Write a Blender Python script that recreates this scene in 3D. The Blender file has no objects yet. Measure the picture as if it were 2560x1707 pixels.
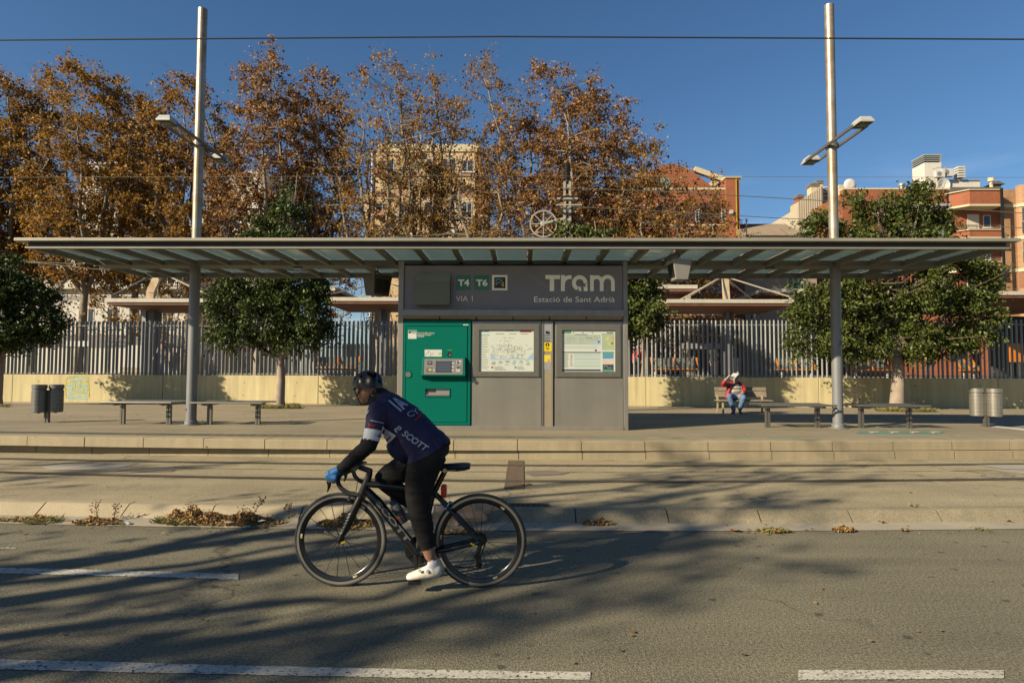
import bpy, math, random
import numpy as np
from mathutils import Vector, Matrix
from mathutils.bvhtree import BVHTree
from mathutils.kdtree import KDTree

SC = bpy.context.scene
COL = SC.collection
R = math.radians
PI = math.pi

# ------------------------------------------------------------------ camera
FPX, CXP, CYP, CAMH = 1600.0, 1280.0, 853.5, 1.56
PITCH = math.atan2(930.0 - CYP, FPX)
cam_d = bpy.data.cameras.new('camera')
cam_d.sensor_width = 36.0
cam_d.lens = FPX / 2560.0 * 36.0
cam_d.clip_end = 3000.0
cam_d.clip_start = 0.05
cam = bpy.data.objects.new('camera', cam_d)
COL.objects.link(cam)
cam.location = (0, 0, CAMH)
YAW, ROLL = 0.0155, 0.0037
CAM_M = Matrix.Rotation(YAW, 3, 'Z') @ Matrix.Rotation(PI / 2 + PITCH, 3, 'X') @ Matrix.Rotation(ROLL, 3, 'Z')
cam.rotation_euler = CAM_M.to_euler()
SC.camera = cam

# ------------------------------------------------------------------ sun, sky, exposure
SUN_KX, SUN_KY = 1.62, 1.06            # shadow run per metre of height
to_sun = Vector((-SUN_KX, -SUN_KY, 1.0)).normalized()
SUN_EL = math.asin(to_sun.z)
SUN_AZ = math.atan2(to_sun.x, to_sun.y)
w = bpy.data.worlds.new('World')
SC.world = w
w.use_nodes = True
nt = w.node_tree
nt.nodes.clear()
wo = nt.nodes.new('ShaderNodeOutputWorld')
bg = nt.nodes.new('ShaderNodeBackground')
sky = nt.nodes.new('ShaderNodeTexSky')
sky.sky_type = 'NISHITA'
sky.sun_disc = False
sky.sun_elevation = SUN_EL
sky.sun_rotation = SUN_AZ
sky.altitude = 0.0
sky.air_density = 1.0
sky.dust_density = 0.45
sky.ozone_density = 4.0
bg.inputs['Strength'].default_value = 0.05
# a few thin high clouds low over the roofs
tc = nt.nodes.new('ShaderNodeTexCoord')
mp = nt.nodes.new('ShaderNodeMapping')
mp.inputs['Scale'].default_value = (2.2, 2.2, 9.0)
nz = nt.nodes.new('ShaderNodeTexNoise')
nz.inputs['Scale'].default_value = 2.4
nz.inputs['Detail'].default_value = 7.0
nz.inputs['Roughness'].default_value = 0.6
rp = nt.nodes.new('ShaderNodeValToRGB')
rp.color_ramp.elements[0].position = 0.50
rp.color_ramp.elements[1].position = 0.78
sx = nt.nodes.new('ShaderNodeSeparateXYZ')
mr = nt.nodes.new('ShaderNodeMapRange')
mr.inputs['From Min'].default_value = 0.30
mr.inputs['From Max'].default_value = 0.10
mr.inputs['To Min'].default_value = 0.0
mr.inputs['To Max'].default_value = 0.55
mu = nt.nodes.new('ShaderNodeMath'); mu.operation = 'MULTIPLY'
mix = nt.nodes.new('ShaderNodeMix'); mix.data_type = 'RGBA'
mix.inputs['B'].default_value = (7.5, 8.2, 9.6, 1)
L = nt.links
L.new(tc.outputs['Generated'], mp.inputs['Vector'])
L.new(mp.outputs['Vector'], nz.inputs['Vector'])
L.new(nz.outputs['Fac'], rp.inputs['Fac'])
L.new(tc.outputs['Generated'], sx.inputs[0])
L.new(sx.outputs['Z'], mr.inputs['Value'])
L.new(rp.outputs['Color'], mu.inputs[0])
L.new(mr.outputs['Result'], mu.inputs[1])
L.new(mu.outputs[0], mix.inputs['Factor'])
hs = nt.nodes.new('ShaderNodeHueSaturation'); hs.inputs['Saturation'].default_value = 1.12
L.new(sky.outputs['Color'], hs.inputs['Color']); L.new(hs.outputs['Color'], mix.inputs['A'])
L.new(mix.outputs['Result'], bg.inputs['Color'])
L.new(bg.outputs[0], wo.inputs['Surface'])

sun_d = bpy.data.lights.new('sun', 'SUN')
sun_d.energy = 5.0
sun_d.angle = R(0.55)
sun_d.color = (1.0, 0.85, 0.62)
sun = bpy.data.objects.new('sun', sun_d)
COL.objects.link(sun)
sun.rotation_euler = (-to_sun).to_track_quat('-Z', 'Y').to_euler()
sun.location = (-20, -20, 30)

SC.view_settings.view_transform = 'Standard'
SC.view_settings.look = 'None'
SC.view_settings.gamma = 1.0
SC.view_settings.use_curve_mapping = False
SC.view_settings.exposure = 1.08
SC.render.engine = 'CYCLES'
SC.cycles.max_bounces = 8
SC.cycles.transparent_max_bounces = 12
SC.cycles.use_denoising = True

# ------------------------------------------------------------------ picture -> place
def ray(u, v):
    return CAM_M @ Vector(((u - CXP) / FPX, -(v - CYP) / FPX, -1.0))
def P(u, v, Y):                        # point at depth Y
    d = ray(u, v)
    return Vector((0, 0, CAMH)) + d * (Y / d.y)
def G(u, v, z):                        # point on the level z
    d = ray(u, v)
    return Vector((0, 0, CAMH)) + d * ((z - CAMH) / d.z)

# ------------------------------------------------------------------ materials
def _n(t, k, x=0, y=0):
    n = t.nodes.new(k); n.location = (x, y); return n
_cache = {}
ALB = 0.62                             # the picture is exposed bright, so real-world base colours sit lower
FIX = dict(road_asphalt=(.125, .113, .072), track_asphalt=(.228, .192, .115), gutter_concrete=(.25, .222, .165), kerb_granite=(.26, .218, .138),
           platform_stone=(.238, .198, .123), platform_concrete=(.168, .141, .090), tactile_tile=(.15, .13, .095), tactile_tile_green=(.12, .125, .09), plaza_paving=(.20, .167, .105),
           cast_concrete_wall=(.39, .335, .185), machine_green=(0.0, .090, .063), brushed_steel_cladding=(.212, .202, .170), case_frame=(.135, .125, .10),
           sign_panel_slate=(.145, .130, .142), canopy_grey_paint=(.20, .19, .155), canopy_rib_shaded=(.085, .08, .06), cream_lettering=(.74, .71, .58), worn_lane_paint=(.36, .345, .29), kerb_granite_grey=(.185, .158, .10),
           white_jersey_band=(.42, .43, .47), white_cycling_shoe=(.52, .48, .38), poster_paper=(.385, .415, .365), black_tights=(.0065, .006, .0055), arm_warmer_black=(.006, .006, .007), navy_jersey=(.018, .017, .047), dark_bin_metal=(.13, .13, .122), rusty_iron=(.10, .072, .045), brown_paper=(.36, .235, .15), rim_brake_track=(.32, .31, .28), rail_steel=(.26, .22, .16), black_carbon=(.006, .006, .0065))
def M(name, col, rough=0.6, metal=0.0, var=0.12, scale=6.0, bump=0.0, bscale=40.0, spec=0.5,
      speck=0.0, sscale=200.0, streak=0.0, spots=0.0, tint=None, cracks=0.0, tracks=0.0):
    """principled surface whose colour drifts with noise; speck = fine grain, streak = vertical runs, spots = dirt"""
    if name in _cache: return _cache[name]
    m = bpy.data.materials.new(name); m.use_nodes = True
    t = m.node_tree; b = t.nodes['Principled BSDF']
    b.inputs['Roughness'].default_value = rough
    b.inputs['Metallic'].default_value = metal
    b.inputs['Specular IOR Level'].default_value = spec
    tcn = _n(t, 'ShaderNodeTexCoord')
    col = FIX.get(name, tuple(q * ALB for q in col))
    if tint is not None: tint = tuple(q * ALB for q in tint)
    c = (*col, 1)
    n1 = _n(t, 'ShaderNodeTexNoise'); n1.inputs['Scale'].default_value = scale; n1.inputs['Detail'].default_value = 6
    t.links.new(tcn.outputs['Object'], n1.inputs['Vector'])
    mr1 = _n(t, 'ShaderNodeMapRange')
    mr1.inputs['From Min'].default_value = 0.25; mr1.inputs['From Max'].default_value = 0.75
    mr1.inputs['To Min'].default_value = 1 - var; mr1.inputs['To Max'].default_value = 1 + var
    t.links.new(n1.outputs['Fac'], mr1.inputs['Value'])
    fac = mr1.outputs['Result']
    def mul(a, bb):
        q = _n(t, 'ShaderNodeMath'); q.operation = 'MULTIPLY'
        t.links.new(a, q.inputs[0]); t.links.new(bb, q.inputs[1]); return q.outputs[0]
    if speck > 0:
        v = _n(t, 'ShaderNodeTexNoise'); v.inputs['Scale'].default_value = sscale; v.inputs['Detail'].default_value = 3
        v.inputs['Roughness'].default_value = 0.8
        t.links.new(tcn.outputs['Object'], v.inputs['Vector'])
        q = _n(t, 'ShaderNodeMapRange')
        q.inputs['From Min'].default_value = 0.3; q.inputs['From Max'].default_value = 0.7
        q.inputs['To Min'].default_value = 1 - speck; q.inputs['To Max'].default_value = 1 + speck
        t.links.new(v.outputs['Fac'], q.inputs['Value']); fac = mul(fac, q.outputs['Result'])
    if streak > 0:
        mpn = _n(t, 'ShaderNodeMapping'); mpn.inputs['Scale'].default_value = (5, 5, 0.25)
        t.links.new(tcn.outputs['Object'], mpn.inputs['Vector'])
        v = _n(t, 'ShaderNodeTexNoise'); v.inputs['Scale'].default_value = 1.6; v.inputs['Detail'].default_value = 5
        t.links.new(mpn.outputs['Vector'], v.inputs['Vector'])
        q = _n(t, 'ShaderNodeMapRange')
        q.inputs['From Min'].default_value = 0.3; q.inputs['From Max'].default_value = 0.7
        q.inputs['To Min'].default_value = 1 - streak; q.inputs['To Max'].default_value = 1 + streak * .5
        t.links.new(v.outputs['Fac'], q.inputs['Value']); fac = mul(fac, q.outputs['Result'])
    if spots > 0:
        v = _n(t, 'ShaderNodeTexVoronoi'); v.inputs['Scale'].default_value = 4.2
        v.inputs['Randomness'].default_value = 1.0
        ns = _n(t, 'ShaderNodeTexNoise'); ns.inputs['Scale'].default_value = 14
        t.links.new(tcn.outputs['Object'], ns.inputs['Vector'])
        va = _n(t, 'ShaderNodeMix'); va.data_type = 'VECTOR'; va.inputs['Factor'].default_value = 0.06
        t.links.new(tcn.outputs['Object'], va.inputs['A']); t.links.new(ns.outputs['Color'], va.inputs['B'])
        t.links.new(va.outputs['Result'], v.inputs['Vector'])
        q = _n(t, 'ShaderNodeMapRange')
        q.inputs['From Min'].default_value = 0.07; q.inputs['From Max'].default_value = 0.13
        q.inputs['To Min'].default_value = 1 - spots; q.inputs['To Max'].default_value = 1
        t.links.new(v.outputs['Distance'], q.inputs['Value']); fac = mul(fac, q.outputs['Result'])
    if cracks > 0:
        ns = _n(t, 'ShaderNodeTexNoise'); ns.inputs['Scale'].default_value = 2.2; ns.inputs['Detail'].default_value = 6
        t.links.new(tcn.outputs['Object'], ns.inputs['Vector'])
        va = _n(t, 'ShaderNodeMix'); va.data_type = 'VECTOR'; va.inputs['Factor'].default_value = 0.42
        t.links.new(tcn.outputs['Object'], va.inputs['A']); t.links.new(ns.outputs['Color'], va.inputs['B'])
        v = _n(t, 'ShaderNodeTexVoronoi'); v.feature = 'DISTANCE_TO_EDGE'; v.inputs['Scale'].default_value = .62
        t.links.new(va.outputs['Result'], v.inputs['Vector'])
        q = _n(t, 'ShaderNodeMapRange'); q.inputs['From Min'].default_value = .002; q.inputs['From Max'].default_value = .008
        q.inputs['To Min'].default_value = 1 - cracks; q.inputs['To Max'].default_value = 1
        t.links.new(v.outputs['Distance'], q.inputs['Value'])
        nm = _n(t, 'ShaderNodeTexNoise'); nm.inputs['Scale'].default_value = .5; t.links.new(tcn.outputs['Object'], nm.inputs['Vector'])
        q2 = _n(t, 'ShaderNodeMapRange'); q2.inputs['From Min'].default_value = .47; q2.inputs['From Max'].default_value = .58
        t.links.new(nm.outputs['Fac'], q2.inputs['Value'])
        mm = _n(t, 'ShaderNodeMix'); mm.inputs['A'].default_value = 1.0; t.links.new(q2.outputs['Result'], mm.inputs['Factor']); t.links.new(q.outputs['Result'], mm.inputs['B'])
        fac = mul(fac, mm.outputs['Result'])
    if tracks > 0:
        mpn = _n(t, 'ShaderNodeMapping'); mpn.inputs['Scale'].default_value = (.10, 1.5, 1)
        t.links.new(tcn.outputs['Object'], mpn.inputs['Vector'])
        v = _n(t, 'ShaderNodeTexNoise'); v.inputs['Scale'].default_value = 1.5; v.inputs['Detail'].default_value = 5; v.inputs['Roughness'].default_value = .6
        t.links.new(mpn.outputs['Vector'], v.inputs['Vector'])
        q = _n(t, 'ShaderNodeMapRange'); q.inputs['From Min'].default_value = .3; q.inputs['From Max'].default_value = .7
        q.inputs['To Min'].default_value = 1 - tracks; q.inputs['To Max'].default_value = 1 + tracks
        t.links.new(v.outputs['Fac'], q.inputs['Value']); fac = mul(fac, q.outputs['Result'])
    mx = _n(t, 'ShaderNodeMix'); mx.data_type = 'RGBA'; mx.blend_type = 'MULTIPLY'
    mx.inputs['Factor'].default_value = 1
    cc = _n(t, 'ShaderNodeCombineColor')
    for i in range(3): t.links.new(fac, cc.inputs[i])
    if tint is not None:
        n2 = _n(t, 'ShaderNodeTexNoise'); n2.inputs['Scale'].default_value = scale * .37; n2.inputs['Detail'].default_value = 8
        n2.inputs['Roughness'].default_value = 0.65
        t.links.new(tcn.outputs['Object'], n2.inputs['Vector'])
        rr = _n(t, 'ShaderNodeMapRange')
        rr.inputs['From Min'].default_value = 0.42; rr.inputs['From Max'].default_value = 0.66
        t.links.new(n2.outputs['Fac'], rr.inputs['Value'])
        m2 = _n(t, 'ShaderNodeMix'); m2.data_type = 'RGBA'
        m2.inputs['A'].default_value = c; m2.inputs['B'].default_value = (*tint, 1)
        t.links.new(rr.outputs['Result'], m2.inputs['Factor'])
        t.links.new(m2.outputs['Result'], mx.inputs['A'])
    else:
        mx.inputs['A'].default_value = c
    t.links.new(cc.outputs['Color'], mx.inputs['B'])
    t.links.new(mx.outputs['Result'], b.inputs['Base Color'])
    if bump > 0:
        n3 = _n(t, 'ShaderNodeTexNoise'); n3.inputs['Scale'].default_value = bscale; n3.inputs['Detail'].default_value = 6
        t.links.new(tcn.outputs['Object'], n3.inputs['Vector'])
        bp = _n(t, 'ShaderNodeBump'); bp.inputs['Strength'].default_value = bump; bp.inputs['Distance'].default_value = 0.01
        t.links.new(n3.outputs['Fac'], bp.inputs['Height']); t.links.new(bp.outputs['Normal'], b.inputs['Normal'])
    _cache[name] = m
    return m

def leaf_mat(name, cols, rough=0.5, trans=0.35, spec=0.35):
    """foliage: every leaf takes its own tone, light passes through"""
    if name in _cache: return _cache[name]
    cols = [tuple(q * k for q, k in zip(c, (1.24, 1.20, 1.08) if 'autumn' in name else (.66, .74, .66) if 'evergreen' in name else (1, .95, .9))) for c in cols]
    m = bpy.data.materials.new(name); m.use_nodes = True
    t = m.node_tree; b = t.nodes['Principled BSDF']; out = t.nodes['Material Output']
    g = _n(t, 'ShaderNodeNewGeometry')
    cr = _n(t, 'ShaderNodeValToRGB'); e = cr.color_ramp.elements
    cr.color_ramp.interpolation = 'LINEAR'
    e[0].position = 0; e[0].color = (*cols[0], 1)
    e[1].position = 1; e[1].color = (*cols[-1], 1)
    for i, c in enumerate(cols[1:-1]):
        q = e.new((i + 1) / (len(cols) - 1)); q.color = (*c, 1)
    t.links.new(g.outputs['Random Per Island'], cr.inputs['Fac'])
    t.links.new(cr.outputs['Color'], b.inputs['Base Color'])
    b.inputs['Roughness'].default_value = rough
    b.inputs['Specular IOR Level'].default_value = spec
    tr = _n(t, 'ShaderNodeBsdfTranslucent')
    t.links.new(cr.outputs['Color'], tr.inputs['Color'])
    mxs = _n(t, 'ShaderNodeMixShader'); mxs.inputs[0].default_value = trans
    t.links.new(b.outputs[0], mxs.inputs[1]); t.links.new(tr.outputs[0], mxs.inputs[2])
    t.links.new(mxs.outputs[0], out.inputs['Surface'])
    _cache[name] = m
    return m

def glass_mat(name, col, clear=0.4, rough=0.1, frost=True):
    if name in _cache: return _cache[name]
    m = bpy.data.materials.new(name); m.use_nodes = True
    t = m.node_tree; out = t.nodes['Material Output']
    t.nodes.remove(t.nodes['Principled BSDF'])
    tr = _n(t, 'ShaderNodeBsdfTransparent'); tr.inputs[0].default_value = (*[min(1, c * 1.25) for c in col], 1)
    tl = _n(t, 'ShaderNodeBsdfTranslucent'); tl.inputs[0].default_value = (*col, 1)
    gl = _n(t, 'ShaderNodeBsdfGlossy'); gl.inputs['Roughness'].default_value = rough
    m1 = _n(t, 'ShaderNodeMixShader'); m1.inputs[0].default_value = clear
    fr = _n(t, 'ShaderNodeFresnel'); fr.inputs[0].default_value = 1.45
    m2 = _n(t, 'ShaderNodeMixShader')
    t.links.new(tl.outputs[0], m1.inputs[1]); t.links.new(tr.outputs[0], m1.inputs[2])
    t.links.new(fr.outputs[0], m2.inputs[0]); t.links.new(m1.outputs[0], m2.inputs[1]); t.links.new(gl.outputs[0], m2.inputs[2])
    t.links.new(m2.outputs[0], out.inputs['Surface'])
    _cache[name] = m
    return m

def brick_mat(name, c1, c2, mortar, scale=1.0):
    """far brickwork, too small to pick apart"""
    if name in _cache: return _cache[name]
    c1, c2, mortar = [tuple(q * ALB for q in c) for c in (c1, c2, mortar)]
    m = bpy.data.materials.new(name); m.use_nodes = True
    t = m.node_tree; b = t.nodes['Principled BSDF']; b.inputs['Roughness'].default_value = 0.85
    tcn = _n(t, 'ShaderNodeTexCoord'); sp = _n(t, 'ShaderNodeSeparateXYZ'); cb = _n(t, 'ShaderNodeCombineXYZ')
    ad = _n(t, 'ShaderNodeMath'); ad.operation = 'ADD'
    t.links.new(tcn.outputs['Object'], sp.inputs[0])
    t.links.new(sp.outputs['X'], ad.inputs[0]); t.links.new(sp.outputs['Y'], ad.inputs[1])
    t.links.new(ad.outputs[0], cb.inputs['X']); t.links.new(sp.outputs['Z'], cb.inputs['Y'])
    br = _n(t, 'ShaderNodeTexBrick')
    br.inputs['Color1'].default_value = (*c1, 1); br.inputs['Color2'].default_value = (*c2, 1); br.inputs['Mortar'].default_value = (*mortar, 1)
    br.inputs['Scale'].default_value = scale
    br.inputs['Brick Width'].default_value = 0.29; br.inputs['Row Height'].default_value = 0.075; br.inputs['Mortar Size'].default_value = 0.008
    t.links.new(cb.outputs[0], br.inputs['Vector'])
    n = _n(t, 'ShaderNodeTexNoise'); n.inputs['Scale'].default_value = 0.8; n.inputs['Detail'].default_value = 6
    t.links.new(tcn.outputs['Object'], n.inputs['Vector'])
    q = _n(t, 'ShaderNodeMapRange'); q.inputs['From Min'].default_value = .3; q.inputs['From Max'].default_value = .7
    q.inputs['To Min'].default_value = .82; q.inputs['To Max'].default_value = 1.12
    t.links.new(n.outputs['Fac'], q.inputs['Value'])
    mx = _n(t, 'ShaderNodeMix'); mx.data_type = 'RGBA'; mx.blend_type = 'MULTIPLY'; mx.inputs['Factor'].default_value = 1
    cc = _n(t, 'ShaderNodeCombineColor')
    for i in range(3): t.links.new(q.outputs['Result'], cc.inputs[i])
    t.links.new(br.outputs['Color'], mx.inputs['A']); t.links.new(cc.outputs['Color'], mx.inputs['B'])
    t.links.new(mx.outputs['Result'], b.inputs['Base Color'])
    _cache[name] = m
    return m

# ------------------------------------------------------------------ mesh builder
class MB:
    def __init__(s): s.v = []; s.f = []
    def add(s, vs, fs):
        o = len(s.v); s.v.extend([tuple(q) for q in vs]); s.f.extend([tuple(i + o for i in q) for q in fs]); return s
    def box(s, x0, x1, y0, y1, z0, z1):
        return s.add([(x0,y0,z0),(x1,y0,z0),(x1,y1,z0),(x0,y1,z0),(x0,y0,z1),(x1,y0,z1),(x1,y1,z1),(x0,y1,z1)],
                     [(0,3,2,1),(4,5,6,7),(0,1,5,4),(1,2,6,5),(2,3,7,6),(3,0,4,7)])
    def obox(s, c, size, mat):
        hx, hy, hz = [q / 2 for q in size]
        vs = [Vector(c) + mat @ Vector(q) for q in [(-hx,-hy,-hz),(hx,-hy,-hz),(hx,hy,-hz),(-hx,hy,-hz),(-hx,-hy,hz),(hx,-hy,hz),(hx,hy,hz),(-hx,hy,hz)]]
        return s.add(vs, [(0,3,2,1),(4,5,6,7),(0,1,5,4),(1,2,6,5),(2,3,7,6),(3,0,4,7)])
    def bar(s, a, b, w, h, up=(0, 0, 1)):
        a, b = Vector(a), Vector(b); d = b - a; L_ = d.length
        if L_ < 1e-6: return s
        d.normalize(); u = Vector(up)
        if abs(d.dot(u)) > .98: u = Vector((0, 1, 0))
        sx_ = d.cross(u).normalized(); uz = sx_.cross(d)
        m = Matrix((sx_, d, uz)).transposed()
        return s.obox((a + b) / 2, (w, L_, h), m)
    def tube(s, pts, rad, n=8, cap=True, closed=False):
        pts = [Vector(p) for p in pts]; k = len(pts)
        if not hasattr(rad, '__len__'): rad = [rad] * k
        o = len(s.v); prev = None
        for i, p in enumerate(pts):
            if closed: d = pts[(i + 1) % k] - pts[i - 1]
            else: d = pts[min(i + 1, k - 1)] - pts[max(i - 1, 0)]
            d.normalize()
            if prev is None:
                a = Vector((0, 0, 1)) if abs(d.z) < .9 else Vector((0, 1, 0))
                x = d.cross(a).normalized()
            else:
                x = (prev - d * prev.dot(d)).normalized()
            prev = x; y = d.cross(x)
            for j in range(n):
                t = 2 * PI * j / n
                s.v.append(tuple(p + (x * math.cos(t) + y * math.sin(t)) * rad[i]))
        for i in range(k if closed else k - 1):
            a0 = o + i * n; b0 = o + ((i + 1) % k) * n
            for j in range(n):
                s.f.append((a0 + j, a0 + (j + 1) % n, b0 + (j + 1) % n, b0 + j))
        if cap and not closed:
            s.f.append(tuple(o + j for j in range(n))[::-1]); s.f.append(tuple(o + (k - 1) * n + j for j in range(n)))
        return s
    def lathe(s, prof, c=(0, 0, 0), axis='z', n=24, close=False):
        o = len(s.v); c = Vector(c); k = len(prof)
        for r_, h in prof:
            for j in range(n):
                t = 2 * PI * j / n; a, b = r_ * math.cos(t), r_ * math.sin(t)
                q = Vector((a, b, h)) if axis == 'z' else (Vector((a, h, b)) if axis == 'y' else Vector((h, a, b)))
                s.v.append(tuple(c + q))
        for i in range(k if close else k - 1):
            a0 = o + i * n; b0 = o + ((i + 1) % k) * n
            for j in range(n): s.f.append((a0 + j, a0 + (j + 1) % n, b0 + (j + 1) % n, b0 + j))
        return s
    def disc(s, c, r_, axis='y', n=20, flip=False):
        o = len(s.v); c = Vector(c)
        for j in range(n):
            t = 2 * PI * j / n; a, b = r_ * math.cos(t), r_ * math.sin(t)
            s.v.append(tuple(c + (Vector((a, b, 0)) if axis == 'z' else (Vector((a, 0, b)) if axis == 'y' else Vector((0, a, b))))))
        q = tuple(o + j for j in range(n)); s.f.append(q[::-1] if flip else q); return s
    def prism(s, poly, a, b, plane='xz'):
        """polygon of 2D points swept between a and b along the third axis"""
        k = len(poly)
        def mk(p, q):
            return (p[0], q, p[1]) if plane == 'xz' else ((p[0], p[1], q) if plane == 'xy' else (q, p[0], p[1]))
        vs = [mk(p, a) for p in poly] + [mk(p, b) for p in poly]
        fs = [tuple(range(k)), tuple(range(2 * k - 1, k - 1, -1))]
        fs += [(i, i + k, (i + 1) % k + k, (i + 1) % k) for i in range(k)]
        return s.add(vs, fs)
    def build(s, name, mat, parent=None, smooth=False, bevel=0.0, seg=2):
        me = bpy.data.meshes.new(name)
        off = Vector((0, 0, 0))
        p = parent
        while p is not None: off += p.location; p = p.parent
        vs = [(x - off.x, y - off.y, z - off.z) for x, y, z in s.v]
        me.from_pydata(vs, [], s.f); me.update()
        if mat is not None: me.materials.append(mat)
        if smooth:
            me.polygons.foreach_set('use_smooth', [True] * len(me.polygons))
            try: me.set_sharp_from_angle(angle=R(38))
            except Exception: pass
        o = bpy.data.objects.new(name, me); COL.objects.link(o)
        if parent is not None: o.parent = parent
        if bevel > 0:
            md = o.modifiers.new('bevel', 'BEVEL'); md.width = bevel; md.segments = seg; md.limit_method = 'ANGLE'; md.angle_limit = R(35)
            md.harden_normals = False
        return o

def recalc(o):
    import bmesh
    bm = bmesh.new(); bm.from_mesh(o.data); bmesh.ops.recalc_face_normals(bm, faces=bm.faces); bm.to_mesh(o.data); bm.free()
    return o

def mesh_np(name, v, f, mat, parent=None):
    """big leaf meshes straight from numpy arrays of quads or triangles"""
    me = bpy.data.meshes.new(name)
    n, k = len(f), f.shape[1]
    off = Vector((0, 0, 0)); p = parent
    while p is not None: off += p.location; p = p.parent
    v = v - np.array(off)
    me.vertices.add(len(v)); me.vertices.foreach_set('co', v.astype(np.float32).ravel())
    me.loops.add(n * k); me.loops.foreach_set('vertex_index', f.astype(np.int32).ravel())
    me.polygons.add(n); me.polygons.foreach_set('loop_start', np.arange(0, n * k, k, dtype=np.int32))
    try: me.polygons.foreach_set('loop_total', np.full(n, k, dtype=np.int32))
    except Exception: pass
    me.update(calc_edges=True); me.validate()
    me.materials.append(mat)
    o = bpy.data.objects.new(name, me); COL.objects.link(o)
    if parent is not None: o.parent = parent
    return o

def tag(o, label=None, cat=None, group=None, kind=None):
    if label: o['label'] = label
    if cat: o['category'] = cat
    if group: o['group'] = group
    if kind: o['kind'] = kind
    return o
def thing(name, label, cat, loc=(0, 0, 0), group=None):
    o = bpy.data.objects.new(name, None); COL.objects.link(o); o.location = loc; o.empty_display_size = .2
    return tag(o, label, cat, group)
def struct(o, label=None): return tag(o, label, None, None, 'structure')
def copy_tree(o, parent=None, loc=None):
    kids = [c for c in o.children]
    c = o.copy(); COL.objects.link(c)
    if parent is not None: c.parent = parent
    if loc is not None: c.location = loc
    for k in kids: copy_tree(k, c)
    return c

# ------------------------------------------------------------------ lettering
_tm = {}
def text_mesh(s_, bold=0.0):
    """flat lettering as (verts 2D, faces), baseline at 0, cap height 1"""
    key = (s_, bold)
    if key in _tm: return _tm[key]
    cu = bpy.data.curves.new('lettering', 'FONT'); cu.body = s_; cu.size = 1.0; cu.offset = bold; cu.resolution_u = 3
    cu.fill_mode = 'BOTH'
    o = bpy.data.objects.new('lettering_tmp', cu); COL.objects.link(o)
    dg = bpy.context.evaluated_depsgraph_get(); dg.update()
    me = bpy.data.meshes.new_from_object(o.evaluated_get(dg))
    vs = np.array([v.co[:2] for v in me.vertices]) if len(me.vertices) else np.zeros((0, 2))
    fs = [tuple(p.vertices) for p in me.polygons]
    bpy.data.objects.remove(o); bpy.data.curves.remove(cu); bpy.data.meshes.remove(me)
    cap = 0.729
    vs = vs / cap
    _tm[key] = (vs, fs)
    return vs, fs
def sign_text(name, s_, x0, z0, y, h, mat, parent, width=None, bold=0.0, t=0.003):
    """raised letters on a front facing -Y: left end x0, baseline z0"""
    vs, fs = text_mesh(s_, bold)
    xs = vs[:, 0] - vs[:, 0].min()
    k = h if width is None else width / xs.max()
    b = MB()
    b.add([(x0 + x * k, y - t, z0 + z * h) for x, z in zip(xs, vs[:, 1])], [f for f in fs])
    return b.build(name, mat, parent)
# ================================================================== GROUND
random.seed(7)
ZT, ZP, ZW, ZS = 0.13, 0.426, 0.28, 1.30     # track, platform, foot of the wall, station behind the wall

class Line:
    """a slightly bent line on the ground, fitted through picture points"""
    def __init__(s, pts, z):
        q = np.array([G(u, v, z)[:2] for u, v in pts])
        s.c = np.polyfit(q[:, 0], q[:, 1], 2); s.z = z
        s.x0, s.x1 = q[:, 0].min(), q[:, 0].max()
    def y(s, x):
        xc = min(max(x, s.x0), s.x1); c = s.c
        return c[0] * xc * xc + c[1] * xc + c[2] + (2 * c[0] * xc + c[1]) * (x - xc) * .6
L_gut = Line([(0, 1307), (700, 1319), (1260, 1327), (1900, 1325), (2560, 1321)], 0.004)
L_kb = Line([(0, 1289), (700, 1302), (1260, 1310), (1900, 1308), (2560, 1305)], 0.02)
L_kt = Line([(0, 1252), (700, 1265), (1260, 1274), (1900, 1272), (2560, 1271)], ZT)
L_r1 = Line([(0, 1147), (800, 1158), (1260, 1165), (1900, 1164), (2560, 1160)], ZT)
L_r2 = Line([(0, 1181), (800, 1196), (1260, 1206), (1900, 1202), (2560, 1198)], ZT)
L_pb = Line([(0, 1130), (760, 1142), (1260, 1149), (1900, 1148), (2560, 1146)], ZT)
L_pt = Line([(0, 1090), (760, 1099), (1260, 1103.6), (1900, 1102.5), (2560, 1101)], ZP)
XS = [-60, -40, -25] + [x * .75 for x in range(-26, 27)] + [25, 40, 60]

def sheet(name, fa, fb, za, zb, mat, xs=XS, parent=None, n=1):
    b = MB(); k = n + 1
    for x in xs:
        for j in range(k):
            t = j / n; b.v.append((x, fa(x) * (1 - t) + fb(x) * t, za + (zb - za) * t))
    for i in range(len(xs) - 1):
        for j in range(n):
            a = i * k + j; b.f.append((a, a + k, a + k + 1, a + 1))
    return b.build(name, mat, parent)

m_asph = M('road_asphalt', (0.185, 0.165, 0.135), .85, var=.13, scale=.9, bump=1.0, bscale=110, speck=.8, sscale=58, spots=.6, cracks=.55, tracks=.16)
m_asph2 = M('track_asphalt', (0.29, 0.245, 0.18), .88, var=.14, scale=1.3, bump=.8, bscale=100, speck=.5, sscale=66, spots=.45, cracks=.5, tracks=.14)
m_gut = M('gutter_concrete', (0.33, 0.29, 0.23), .8, var=.16, scale=2, bump=.3, bscale=60, speck=.12)
m_gran = M('kerb_granite', (0.36, 0.31, 0.225), .82, var=.13, scale=2.2, bump=.6, bscale=90, speck=.34, sscale=120)
m_gran3 = M('kerb_granite_grey', (.3, .26, .17), .85, var=.16, scale=2.2, bump=.6, bscale=80, speck=.5, sscale=80, streak=.1)
m_gran2 = M('platform_stone', (0.33, 0.275, 0.195), .82, var=.14, scale=1.6, bump=.5, bscale=90, speck=.25, sscale=120, streak=.12)
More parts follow.
